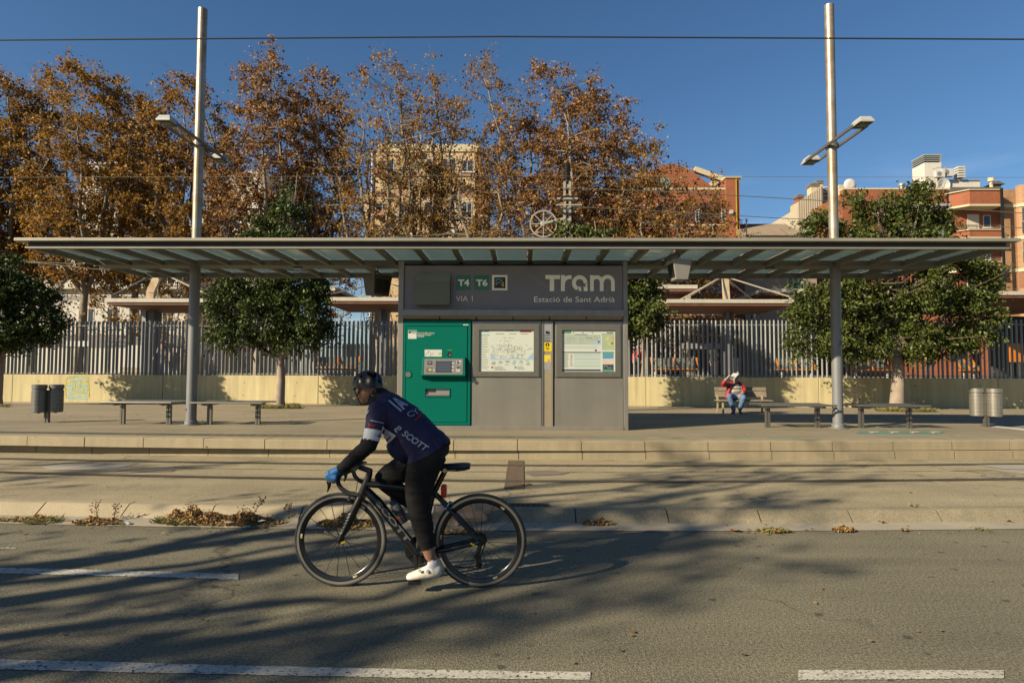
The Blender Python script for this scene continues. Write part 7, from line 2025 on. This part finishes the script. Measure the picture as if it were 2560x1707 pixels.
print_on('lettering', vs, fs, lambda x, z_: (995 + 85 * x / w0 - 16 * z_, 1120 - 92 * x / w0 - 14 * z_), m_blk, .008)
# little mark beside the name, bird crest on the sleeve, shoulder star
for q in ([(1152, 962), (1205, 930), (1222, 948), (1178, 978)], [(1152, 962), (1178, 978), (1180, 1000), (1160, 992)], [(1160, 992), (1182, 985), (1205, 1002), (1190, 1012)], [(1205, 912), (1252, 938), (1238, 950), (1206, 932)], [(1238, 935), (1258, 940), (1245, 975), (1228, 970)], [(1245, 968), (1210, 985), (1200, 972), (1232, 955)]):
    vs, fs = grid(q, 4, 2); print_on('emblem', vs, fs, idm, m_pw, .006)
for q in ([(785, 880), (822, 905), (840, 930), (800, 925)], [(915, 895), (880, 900), (845, 905), (855, 935)], [(822, 905), (850, 900), (862, 915), (835, 928)], [(790, 925), (812, 940), (825, 955), (820, 965)], [(880, 915), (850, 945), (825, 952), (822, 966)]):
    vs, fs = grid(q, 4, 3); print_on('crest', vs, fs, idm, m_pr, .005)
vs, fs = grid([(765, 725), (812, 702), (790, 740), (765, 775)], 4, 3); print_on('shoulder_flash', vs, fs, idm, m_pw, .006)
vs, fs = grid([(822, 838), (1005, 878), (1002, 886), (820, 847)], 10, 1); print_on('white_piping', vs, fs, idm, m_jerw, .0045)
# shoe details
b = MB(); dsc = C3(405, 1320, -.155)
for c in (C3(408, 1325, -.158), C3(318, 1318, -.158)): b.lathe([(0, -.008), (.010, -.008), (.012, 0)], c, 'y', 16)
b.build('shoe_dial', m_wht, cyc, True)
# ================================================================== OTHER PEOPLE
m_redj = M('red_jacket', (.36, .018, .02), .65, var=.14, scale=9, bump=.3, bscale=20)
m_jean = M('blue_jeans', (.10, .19, .34), .85, var=.22, scale=7, bump=.3, bscale=30)
m_swg = M('grey_sweater', (.12, .105, .10), .85, var=.1)
m_sww = M('cream_stripe', (.46, .42, .35), .85, var=.06)
m_sh2 = M('grey_trainer', (.10, .10, .11), .6, var=.15)
m_cuf = M('grey_cuff', (.28, .27, .26), .85)
f = Fig()
D0 = .34
B_ = lambda x, y, dy=0.0: BM(x, y, dy)
zx = .93
f.loft([(B_(735, 905, D0 - .10), .175, .13, 'jeans'), (B_(730, 830, D0 - .04), .185, .135, 'sweater'), (B_(725, 775, D0 - .02), .19, .14, 'sweater'), (B_(720, 740, D0), .19, .14, 'sweater'), (B_(715, 715, D0), .188, .138, 'stripe'), (B_(712, 672, D0 + .01), .185, .135, 'stripe'), (B_(710, 655, D0 + .01), .185, .133, 'sweater'), (B_(706, 625, D0 + .02), .185, .13, 'sweater'), (B_(704, 612, D0 + .02), .185, .13, 'stripe'), (B_(702, 575, D0 + .03), .19, .125, 'stripe'), (B_(700, 560, D0 + .03), .19, .12, 'sweater'), (B_(697, 505, D0 + .04), .195, .105, 'sweater'), (B_(695, 465, D0 + .05), .15, .085, 'sweater'), (B_(694, 440, D0 + .05), .075, .07, 'sweater')], 'sweater', side=(1, 0, 0), n=24)
# jacket fronts and back as lofts hugging the trunk
f.loft([(B_(435, 890, D0 - .06), .035, .05), (B_(478, 760, D0 - .02), .06, .10), (B_(510, 640, D0 + .0), .06, .12), (B_(530, 520, D0 + .04), .06, .11), (B_(580, 445, D0 + .05), .05, .07)], 'jacket', side=(1, 0, 0))
f.loft([(B_(900, 800, D0 + .0), .05, .10), (B_(885, 700, D0 + .02), .055, .12), (B_(865, 590, D0 + .03), .055, .11), (B_(850, 500, D0 + .05), .05, .09), (B_(800, 450, D0 + .05), .05, .07)], 'jacket', side=(1, 0, 0))
f.loft([(B_(720, 830, D0 + .10), .20, .06), (B_(712, 650, D0 + .13), .21, .06), (B_(700, 500, D0 + .12), .19, .05)], 'jacket', side=(1, 0, 0))
# head bowed behind the leaflet
mh = B_(718, 330, D0 - .02)
f.loft([(B_(694, 450, D0 + .05), .06, .06), (B_(700, 400, D0 + .02), .055, .06)], 'skin')
f.ball(mh, (.078, .10, .11), 'skin'); f.ball(mh + Vector((-.01, -.05, -.075)), (.05, .055, .045), 'skin'); f.ball(mh + Vector((-.012, -.105, -.03)), (.014, .022, .026), 'skin')
for s_ in (-1, 1): f.ball(mh + Vector((s_ * .08, .01, -.02)), (.010, .022, .032), 'skin')
# arms
f.loft([(B_(520, 480, D0 + .03), .065), (B_(430, 505, D0 - .05), .066), (B_(330, 505, D0 - .14), .060), (B_(345, 450, D0 - .20), .056), (B_(395, 380, D0 - .23), .048), (B_(412, 350, D0 - .24), .040, .040, 'cuff'), (B_(428, 335, D0 - .24), .034, .034, 'cuff'), (B_(455, 305, D0 - .25), .030, .028, 'skin'), (B_(490, 262, D0 - .26), .040, .020, 'skin'), (B_(515, 240, D0 - .26), .036, .018, 'skin')], 'jacket')
for i in range(4):
    f.loft([(B_(500 + i * 8, 235 + i * 10, D0 - .27), .011), (B_(535 + i * 6, 215 + i * 14, D0 - .285), .010), (B_(562 + i * 2, 222 + i * 13, D0 - .275), .009)], 'skin', n=8)
f.loft([(B_(480, 250, D0 - .26), .012), (B_(505, 212, D0 - .25), .011), (B_(540, 205, D0 - .245), .009)], 'skin', n=8)
f.loft([(B_(880, 500, D0 + .03), .066), (B_(945, 590, D0 + .0), .066), (B_(985, 690, D0 - .06), .060), (B_(955, 740, D0 - .16), .052), (B_(915, 765, D0 - .22), .044, .044, 'cuff'), (B_(890, 775, D0 - .24), .038, .038, 'cuff'), (B_(860, 790, D0 - .26), .032, .026, 'skin'), (B_(825, 812, D0 - .28), .040, .022, 'skin')], 'jacket')
for i in range(4):
    f.loft([(B_(835 - i * 2, 790 + i * 14, D0 - .30), .011), (B_(800 - i * 2, 805 + i * 14, D0 - .31), .010), (B_(782 + i * 4, 832 + i * 10, D0 - .30), .009)], 'skin', n=8)
f.loft([(B_(850, 780, D0 - .28), .012), (B_(815, 785, D0 - .30), .010), (B_(795, 800, D0 - .30), .009)], 'skin', n=8)
# legs
def leg(hip, knee, ank, toe):
    f.loft([(hip, .095), (hip.lerp(knee, .5), .090), (knee, .074)], 'jeans', side=(1, 0, 0))
    f.loft([(knee, .072), (knee.lerp(ank, .3), .068), (knee.lerp(ank, .7), .058), (ank, .056)], 'jeans', side=(1, 0, 0))
    f.loft([(ank + Vector((0, 0, -.005)), .036), (ank + Vector((0, 0, -.06)), .034)], 'skin')
    d = (toe - ank); h = Vector((ank.x, ank.y, toe.z)) - d.normalized() * .03; h.z = toe.z + .012
    f.loft([(h, .034, .036), (h.lerp(toe, .4) + Vector((0, 0, .008)), .040, .040), (h.lerp(toe, .75), .044, .030), (toe, .036, .022)], 'shoe', side=(1, 0, 0) if abs(d.y) > abs(d.x) else (0, 1, 0))
gz = zpl(YM) + .03
k1, a1 = B_(520, 850, -.12), B_(655, 1270, -.10); k2, a2 = B_(955, 880, -.12), B_(842, 1230, -.02)
leg(B_(650, 875, D0 - .08), k1, a1, Vector((B_(610, 1380, -.24).x, YM - .24, gz))); leg(B_(810, 880, D0 - .08), k2, a2, Vector((B_(880, 1380, -.2).x, YM - .2, gz)))
mats = dict(skin=m_skin2, jacket=m_redj, jeans=m_jean, sweater=m_swg, stripe=m_sww, cuff=m_cuf, shoe=m_sh2)
man = f.make('person', 'man in red jacket and blue jeans on the wooden bench, shading his face', (wb.location.x - .1, YM + .2, zs + .01), .0105, mats, [('jacket', ('jacket', 'cuff')), ('sweater', ('sweater', 'stripe')), ('jeans', ('jeans',)), ('shoes', ('shoe',))], smooth=3, off=.006)
b = MB()
f2_ = Fig(); f2_.ball(mh + Vector((0, .012, .02)), (.083, .102, .10), 'h'); 
hv = [v for v in f2_.v]; b.v = [tuple(v) for v in hv]; b.f = [q for q in f2_.f if all(hv[i].z > mh.z + .03 or hv[i].y > mh.y + .02 and hv[i].z > mh.z - .05 for i in q)]
b.build('hair', m_hair, man, True)
b = MB(); n_ = 10
def pq_(s_, t):                                  # the bent leaflet
    a = [(512, 292), (650, 362), (818, 158), (640, 150)]
    x = a[0][0] * (1 - s_) * (1 - t) + a[1][0] * s_ * (1 - t) + a[2][0] * s_ * t + a[3][0] * (1 - s_) * t
    y = a[0][1] * (1 - s_) * (1 - t) + a[1][1] * s_ * (1 - t) + a[2][1] * s_ * t + a[3][1] * (1 - s_) * t
    return B_(x, y, D0 - .275 + .16 * t + .03 * math.sin(PI * t))
for i in range(n_ + 1):
    for j in range(n_ + 1): b.v.append(tuple(pq_(i / n_, j / n_)))
for i in range(n_):
    for j in range(n_): k = i * (n_ + 1) + j; b.f.append((k, k + n_ + 1, k + n_ + 2, k + 1))
lf = b.build('leaflet', M('leaflet_paper', (.74, .74, .72), .6, var=.02)); md = lf.modifiers.new('thick', 'SOLIDIFY'); md.thickness = .003
tag(lf, 'white colour-printed leaflet the man on the bench holds over his face', 'leaflet')
rr = random.Random(8)
for i, (c, s0_, t0_, ds, dt) in enumerate((('sblue', .15, .18, .25, .12), ('lime', .2, .08, .5, .09), ('yellow', .62, .22, .22, .12), ('green', .30, .34, .22, .10), ('yellow', .28, .22, .12, .08), ('purple', .55, .10, .25, .06), ('teal', .55, .38, .2, .08), ('red', .44, .28, .10, .06))):
    b = MB()
    for a_, t_ in ((0, 0), (1, 0), (1, 1), (0, 1)):
        q = pq_(s0_ + ds * a_, t0_ + dt * t_) + Vector((0, -.0045 - .0006 * i, .001)); b.v.append(tuple(q))
    b.f = [(0, 1, 2, 3)]; b.build('leaflet_print', pm[c], lf)

def walker(u, Y, hgt, top, bot, label, face=-1, seed=0, stride=.12):
    """a standing or walking passenger behind the fence"""
    rr = random.Random(seed); x = P(u, 930, Y).x; k = hgt / 1.72; f = Fig(); o = Vector((x, Y, ZS)); A = R(rr.uniform(-40, 40)) + (0 if face < 0 else PI)
    Mz = Matrix.Rotation(A, 3, 'Z'); q = lambda a, b_, c: o + Mz @ Vector((a * k, b_ * k, c * k)); sv = Mz @ Vector((1, 0, 0))
    f.loft([(q(0, 0, .86), .16 * k, .11 * k, 'bot'), (q(0, 0, .96), .165 * k, .115 * k, 'bot'), (q(0, 0, 1.10), .16 * k, .11 * k), (q(0, -.01, 1.26), .185 * k, .12 * k), (q(0, 0, 1.38), .19 * k, .10 * k), (q(0, 0, 1.45), .09 * k, .07 * k)], 'top', side=sv)
    f.loft([(q(0, .01, 1.42), .055 * k), (q(0, 0, 1.52), .052 * k)], 'skin'); hc = q(0, -.02, 1.61)
    f.ball(hc, (.073 * k, .09 * k, .105 * k), 'skin', Mz); f.ball(q(0, -.06, 1.555), (.045 * k, .045 * k, .04 * k), 'skin', Mz); f.ball(q(0, -.115, 1.60), (.012 * k, .018 * k, .022 * k), 'skin', Mz)
    f.ball(q(0, .02, 1.635), (.081 * k, .085 * k, .095 * k), 'hair', Mz)
    for s_ in (-1, 1):
        sw = s_ * stride
        f.loft([(q(s_ * .19, 0, 1.38), .06 * k), (q(s_ * .23, sw * .5, 1.12), .05 * k), (q(s_ * .23, sw - .10, .90), .038 * k), (q(s_ * .22, sw - .13, .85), .032 * k, .032 * k, 'skin'), (q(s_ * .22, sw - .15, .76), .036 * k, .02 * k, 'skin')], 'top')
        f.loft([(q(s_ * .085, 0, .9), .09 * k), (q(s_ * .09, -sw * .5 - .02, .50), .065 * k), (q(s_ * .09, -sw + .02, .10), .048 * k)], 'bot', side=sv)
        f.loft([(q(s_ * .09, -sw + .06, .05), .042 * k, .042 * k), (q(s_ * .09, -sw - .08, .045), .045 * k, .035 * k), (q(s_ * .09, -sw - .16, .03), .035 * k, .022 * k)], 'shoe', side=sv)
    p_ = f.make('person', label, (x, Y, ZS), .02, dict(skin=m_skin2, top=top, bot=bot, shoe=m_blk, hair=m_hair), [('coat', ('top',)), ('trousers', ('bot',)), ('shoes', ('shoe',)), ('hair', ('hair',))], smooth=2, off=.006)
    p_['group'] = 'passengers behind the fence'
    return p_
m_dkc = M('dark_coat', (.03, .032, .045), .8); m_dkt = M('dark_trousers', (.025, .03, .045), .8); m_pkc = M('pink_coat', (.42, .30, .27), .8); m_wtp = M('white_trousers', (.55, .55, .54), .8)
m_bdn = M('denim_dark', (.05, .08, .14), .85); m_hvy = M('hi_vis', (.45, .60, .02), .7)
walker(403, 31, 1.80, M('grey_pink_top', (.24, .18, .17), .8), m_bdn, 'passenger in pinkish top and jeans behind the left fence, by the station column', -1, 1)
walker(433, 37, 1.62, m_pkc, M('pale_pink_trousers', (.5, .38, .34), .8), 'passenger in pale pink clothes behind the fence, left of the left column', -1, 2)
walker(524, 32, 1.80, m_dkc, m_dkt, 'passenger in dark clothes behind the fence, right of the left column', -1, 3)
walker(622, 38, 1.70, m_dkc, m_dkt, 'passenger in dark coat behind the fence, left of the pale trunk', 1, 4)
walker(738, 33, 1.74, m_dkc, m_dkt, 'passenger in dark coat behind the fence, right of the pale trunk', 1, 5)
walker(780, 31.4, 1.6, M('white_shirt', (.5, .48, .46), .8), M('light_jeans', (.28, .33, .40), .8), 'passenger in white shirt and light jeans behind the fence, by the orange seats', 1, 6)
walker(1594, 34, 1.7, M('red_coat', (.40, .02, .03), .8), m_dkt, 'passenger in red coat behind the fence, just right of the kiosk', -1, 7)
walker(1784, 33, 1.75, m_dkc, m_dkt, 'passenger in black behind the fence, above the seated man\'s right arm', 1, 8)
walker(1838, 35, 1.8, m_dkc, m_wtp, 'passenger in dark coat and white trousers behind the fence, above the wooden bench', -1, 9)
walker(2325, 36, 1.78, m_hvy, m_bdn, 'worker in yellow high-visibility top behind the fence, right of the thick trunk', -1, 10)
walker(2442, 34, 1.66, M('magenta_top', (.50, .02, .13), .8), m_dkt, 'passenger in magenta top behind the fence, left of the bright bins', 1, 11)
# ================================================================== WEEDS, LEAF PILES, LITTER
m_dry = leaf_mat('dry_leaves', [(.10, .06, .025), (.22, .13, .05), (.32, .20, .08), (.40, .27, .12), (.16, .10, .05), (.46, .36, .22)], .8, .2, .2)
m_grs = leaf_mat('weed_grass', [(.05, .06, .015), (.11, .12, .03), (.17, .16, .05), (.26, .21, .09)], .6, .3, .3)
m_weed = M('dry_weed', (.17, .10, .055), .85, var=.25)
def hump(u, v, w, d, h, n, seed, mat, size=.05, flat=.6):
    rng = np.random.default_rng(seed); c0 = G(u, v, .01)
    a = rng.uniform(0, 2 * PI, n); r = np.sqrt(rng.random(n)); x = r * np.cos(a); y = r * np.sin(a)
    z = h * np.clip(1 - r ** 1.6, 0, 1) * rng.random(n) ** .5 * (1 + .35 * np.sin(7 * x + seed))
    c = np.stack([c0.x + x * w, c0.y + y * d, .015 + z], 1)
    out = np.tile(np.array([[0, 0, 1.0]]), (n, 1))
    v_, f_ = leaf_quads(rng, c, size, .75, 0, None, .5)
    return v_, f_
def blades(u, v, w, d, n, seed, hmin, hmax, lean=.5):
    rng = np.random.default_rng(seed); c0 = G(u, v, .005)
    a = rng.uniform(0, 2 * PI, n); r = np.sqrt(rng.random(n)); bx = c0.x + r * np.cos(a) * w; by = c0.y + r * np.sin(a) * d
    h = rng.uniform(hmin, hmax, n) * (.62 if hmax < .14 else .9); l = rng.normal(size=(n, 2)) * lean * h[:, None]; t = rng.uniform(0, PI, n); wd = rng.uniform(.002, .0045, n)
    V = np.zeros((n, 4, 3)); dx, dy = np.cos(t) * wd, np.sin(t) * wd
    V[:, 0] = np.stack([bx - dx, by - dy, np.full(n, .003)], 1); V[:, 1] = np.stack([bx + dx, by + dy, np.full(n, .003)], 1)
    V[:, 2] = np.stack([bx + l[:, 0] * .4 + dx * .8, by + l[:, 1] * .4 + dy * .8, h * .65], 1); V[:, 3] = np.stack([bx + l[:, 0], by + l[:, 1], h], 1)
    return V.reshape(-1, 3), np.arange(n * 4).reshape(n, 4)
def pile(name, label, parts, cat, base, grp=None):
    t = thing(name, label, cat, base, grp)
    for nm, (v_, f_), mt in parts: mesh_np(nm, v_, f_, mt, t)
    return t
def join(a, b): return np.concatenate([a[0], b[0]]), np.concatenate([a[1], b[1] + len(a[0])])
g_ = 'weed tufts along the gutter'
pile('weed_tuft', 'low dark green weed tuft at the left picture edge of the gutter', [('grass', join(blades(40, 1302, .28, .07, 294, 1, .02, .075, .8), blades(-40, 1300, .25, .07, 210, 9, .02, .06, .8)), m_grs), ('leaves', hump(40, 1302, .25, .06, .03, 60, 1, m_dry, .03), m_dry)], 'weeds', G(40, 1302, 0), g_)
pile('weed_tuft', 'flat green weed tuft in the gutter, second from the left', [('grass', blades(105, 1304, .22, .10, 462, 2, .02, .10, .8), m_grs), ('leaves', hump(95, 1302, .18, .08, .06, 120, 2, m_dry, .035), m_dry)], 'weeds', G(105, 1304, 0), g_)
pile('leaf_pile', 'big heap of dry brown leaves and grass against the splayed kerb', [('leaves', join(join(hump(575, 1306, .48, .14, .10, 2300, 5, m_dry, .036), hump(470, 1303, .24, .13, .15, 900, 6, m_dry, .034)), hump(660, 1308, .25, .09, .05, 350, 7, m_dry, .03)), m_dry), ('grass', join(join(blades(455, 1306, .32, .13, 630, 3, .02, .13, .7), blades(560, 1314, .35, .07, 147, 4, .02, .06, .8)), blades(640, 1316, .2, .06, 147, 14, .02, .08, .8)), m_grs)], 'leaf pile', G(560, 1306, 0))
pile('leaf_pile', 'leaf and grass heap seen through the front bicycle wheel', [('leaves', hump(868, 1312, .32, .13, .10, 700, 8, m_dry, .034), m_dry), ('grass', blades(868, 1320, .26, .09, 210, 5, .02, .08, .8), m_grs)], 'leaf pile', G(868, 1312, 0))
pile('weed_tuft', 'dry reddish weed with green base in the gutter, left of the big leaf heap', [('grass', join(blades(225, 1308, .12, .08, 168, 6, .02, .08, .9), blades(298, 1310, .09, .05, 109, 7, .02, .07, .8)), m_grs), ('leaves', hump(245, 1306, .26, .10, .05, 260, 10, m_dry, .035), m_dry)], 'weeds', G(245, 1308, 0), g_)
pile('weed_tuft', 'green weed tuft behind the rear bicycle wheel', [('grass', blades(1125, 1334, .18, .06, 210, 8, .02, .07, .8), m_grs), ('leaves', hump(1150, 1330, .2, .06, .02, 60, 12, m_dry, .04), m_dry)], 'weeds', G(1125, 1334, 0), g_)
pile('leaf_pile', 'small dark leaf heap at the kerb, right of the bicycle', [('leaves', hump(1498, 1312, .17, .06, .06, 260, 13, m_dry, .035), m_dry), ('grass', blades(1520, 1310, .07, .04, 67, 15, .02, .08, .8), m_grs)], 'leaf pile', G(1498, 1312, 0))
pile('weed_tuft', 'bright green weed tuft in the gutter under the right column', [('grass', blades(1932, 1329, .14, .06, 294, 11, .03, .09, .8), m_grs), ('leaves', hump(1940, 1328, .15, .05, .02, 40, 14, m_dry, .04), m_dry)], 'weeds', G(1932, 1329, 0), g_)
pile('weed_tuft', 'small dark leafy tuft in the gutter, right of the bright green one', [('leaves', hump(2110, 1326, .11, .05, .045, 140, 15, m_dry, .04), m_dry), ('grass', blades(2110, 1328, .06, .03, 37, 16, .02, .07, .8), m_grs)], 'weeds', G(2110, 1326, 0), g_)
pile('weed_tuft', 'tiny weed tuft at the right end of the gutter', [('grass', blades(2455, 1325, .06, .03, 50, 12, .02, .07, .8), m_grs)], 'weeds', G(2455, 1325, 0), g_)
# dry stalks
def stalk(u, v, h, lean, seed, label):
    rr = random.Random(seed); p = G(u, v, .01); h *= .72; b = MB(); q = [p, p + Vector((lean * .3, 0, h * .45)), p + Vector((lean, 0, h))]
    b.tube(q, [.004, .003, .0015], 5)
    for i in range(26):
        s_ = rr.uniform(.2, 1); a = p + Vector((lean * s_ ** 1.5, 0, h * s_)); e = a + Vector((rr.gauss(0, .03), rr.gauss(0, .02), rr.uniform(.0, .05)))
        b.tube([a, e], [.0015, .001], 4, cap=False); b.obox(e, (.012, .004, .012), Matrix.Rotation(rr.uniform(0, 3), 3, 'Y'))
    return tag(b.build('dry_stalk', m_weed), label, 'weed', 'dry weed stalks at the kerb')
stalk(242, 1304, .26, -.02, 1, 'dry reddish weed stalk, upright, left of the big leaf heap'); stalk(285, 1302, .22, .02, 2, 'shorter dry weed stalk beside the reddish one'); stalk(625, 1306, .33, .14, 3, 'long leaning dry stalk rising out of the leaf heap'); stalk(606, 1304, .20, .0, 4, 'short upright dry stalk out of the leaf heap'); stalk(722, 1302, .22, .0, 6, 'thin dark stalk at the kerb just before the front wheel')
stalk(480, 1300, .20, -.05, 7, 'grassy stalk on top of the leaf heap')
# grass in the tree pits
def pit(u, v, n, w, d, seed, label):
    c = GP(u, v); s_ = blades(u, v, w, d, n, seed, .03, .16, .6)
    c0 = G(u, v, .005); v_ = s_[0] + np.array([c.x - c0.x, c.y - c0.y, zpl(c.y)]); t = thing('pit_grass', label, 'grass', c, 'grass around the tree trunks')
    mesh_np('grass', v_, s_[1], m_grs, t)
pit(2265, 1028, 2600, .95, .5, 31, 'bright grass tufts around the thick tree trunk on the right'); pit(700, 1021, 900, .75, .3, 32, 'sparse grass around the pale trunk left of the kiosk'); pit(655, 1020, 500, .16, .16, 33, 'dense grass clump by the bench end, left of the pale trunk'); pit(735, 1015, 160, .25, .15, 34, 'scruffy weeds right of the pale trunk'); pit(5, 1018, 100, .3, .2, 35, 'few weeds at the left-edge tree')
# scattered leaves over road, track and plaza
rng = np.random.default_rng(77); V, Fq = [], []; k = 0
def scat(n, u0, u1, v0, v1, z, size):
    global k
    for i in range(n):
        p = G(rng.uniform(u0, u1), rng.uniform(v0, v1), z)
        c = np.array([[p.x, p.y, z + .012]]); v_, f_ = leaf_quads(rng, c, size, .8, 0, np.array([[rng.normal(), rng.normal(), .2]]), .5)
        v_[:, 2] = z + .006 + np.abs(v_[:, 2] - z) * .35; V.append(v_); Fq.append(f_ + k); k += 4
scat(55, 0, 2560, 1312, 1335, .01, .05); scat(26, 0, 2560, 1158, 1262, ZT, .05); scat(30, 0, 2560, 1330, 1660, .004, .035); scat(50, 0, 2560, 1075, 1100, ZP, .04)
for i in range(260):
    q = GP(rng.uniform(0, 2560), rng.uniform(1018, 1055)); v_, f_ = leaf_quads(rng, np.array([[q.x, q.y, q.z + .01]]), .07, .8, 0, None, .5); v_[:, 2] = q.z + .006 + np.abs(v_[:, 2] - q.z) * .4; V.append(v_); Fq.append(f_ + k); k += 4
lv = mesh_np('fallen_leaves', np.concatenate(V), np.concatenate(Fq), m_dry); tag(lv, 'scattered dry fallen leaves on the ground', None, None, 'stuff')
# a few big single leaves
def big_leaf(u, v, z, s_, rot, label, mat=None):
    p = G(u, v, z); b = MB(); n_ = 15; b.v.append((p.x, p.y, z + .02))
    for i in range(n_):
        a = 2 * PI * i / n_ + rot; r_ = s_ * (1 if i % 3 == 0 else .55) * (.8 + .4 * ((i * 7) % 5) / 5); b.v.append((p.x + r_ * math.cos(a), p.y + r_ * math.sin(a) * .8, z + .008 + .03 * ((i * 5) % 4) / 4))
    for i in range(n_): b.f.append((0, 1 + i, 1 + (i + 1) % n_))
    b.tube([(p.x, p.y, z + .02), (p.x + s_ * 1.4 * math.cos(rot + .3), p.y + s_ * .8 * math.sin(rot + .3), z + .012)], [.003, .002], 4)
    return tag(b.build('plane_leaf', mat or M('single_dry_leaf', (.34, .20, .075), .8, var=.2)), label, 'leaf', 'single plane leaves')
big_leaf(1315, 1212, ZT, .10, .2, 'large dry yellow leaf on the drain grating between the rails'); big_leaf(2283, 1266, ZT, .07, 1.0, 'orange leaf on the asphalt above the right part of the kerb'); big_leaf(180, 1305, .02, .075, 2.0, 'curled orange leaf in the gutter by the second weed tuft'); big_leaf(2205, 1307, .02, .05, .5, 'small yellow leaf in the gutter, right of the right column'); big_leaf(2522, 1304, .02, .05, 1.7, 'yellow leaf in the gutter at the right picture edge'); big_leaf(1835, 1327, .01, .07, 2.6, 'brown leaf in the gutter left of the bright green tuft'); big_leaf(2260, 1326, .01, .06, .9, 'dark brown leaf at the gutter edge, far right')
big_leaf(654, 1319, .01, .05, .4, 'round tan leaf at the foot of the leaf heap')
# crumpled brown paper sack behind the rear wheel
rr = random.Random(5); p = C3(830, 760); q = G(1157, 1309, .02); b = MB(); nu, nv = 11, 7
for i in range(nv + 1):
    for j in range(nu):
        ph = PI * (i + .15) / (nv + .3); a = 2 * PI * j / nu; r_ = 1 + rr.uniform(-.38, .30)
        b.v.append((q.x + .33 * math.sin(ph) * math.cos(a) * r_, q.y + .07 * math.sin(ph) * math.sin(a) * r_, q.z + .10 + .13 * math.cos(ph) * r_ + .02 * math.cos(a)))
for i in range(nv):
    for j in range(nu): b.f.append((i * nu + j, i * nu + (j + 1) % nu, (i + 1) * nu + (j + 1) % nu, (i + 1) * nu + j))
b.f.append(tuple(range(nu))[::-1]); b.f.append(tuple(nv * nu + j for j in range(nu)))
tag(recalc(b.build('paper_sack', M('brown_paper', (.27, .185, .115), .85, var=.15, scale=9, bump=.3))), 'crumpled brown paper sack lying at the kerb behind the rear wheel', 'paper sack')
def scrap(u, v, z, s_, mat, label):
    p = G(u, v, z); rr = random.Random(int(u)); b = MB()
    for i in range(9): 
        a = 2 * PI * i / 9; r_ = s_ * rr.uniform(.6, 1.1); b.v.append((p.x + r_ * math.cos(a), p.y + r_ * .55 * math.sin(a), z + rr.uniform(.004, .4 * s_)))
    b.v.append((p.x, p.y, z + s_ * .5)); b.f = [(9, i, (i + 1) % 9) for i in range(9)]
    return tag(b.build('paper_scrap', mat), label, 'litter', 'paper scraps in the gutter')
m_scr = M('pale_scrap', (.50, .50, .52), .7, var=.1)
scrap(318, 1310, .01, .06, m_scr, 'grey crumpled scrap in the gutter beside the dry reddish weed'); scrap(572, 1309, .03, .06, M('tan_scrap', (.42, .36, .27), .8), 'tan crumpled scrap in front of the leaf heap'); scrap(656, 1304, .05, .05, m_scr, 'pale blue-white scrap on the right of the leaf heap'); scrap(618, 1318, .01, .04, m_scr, 'white scrap at the foot of the leaf heap'); scrap(830, 1014, ZW, .12, m_scr, 'white scrap at the foot of the wall, left of the cyclist\'s head') if False else None
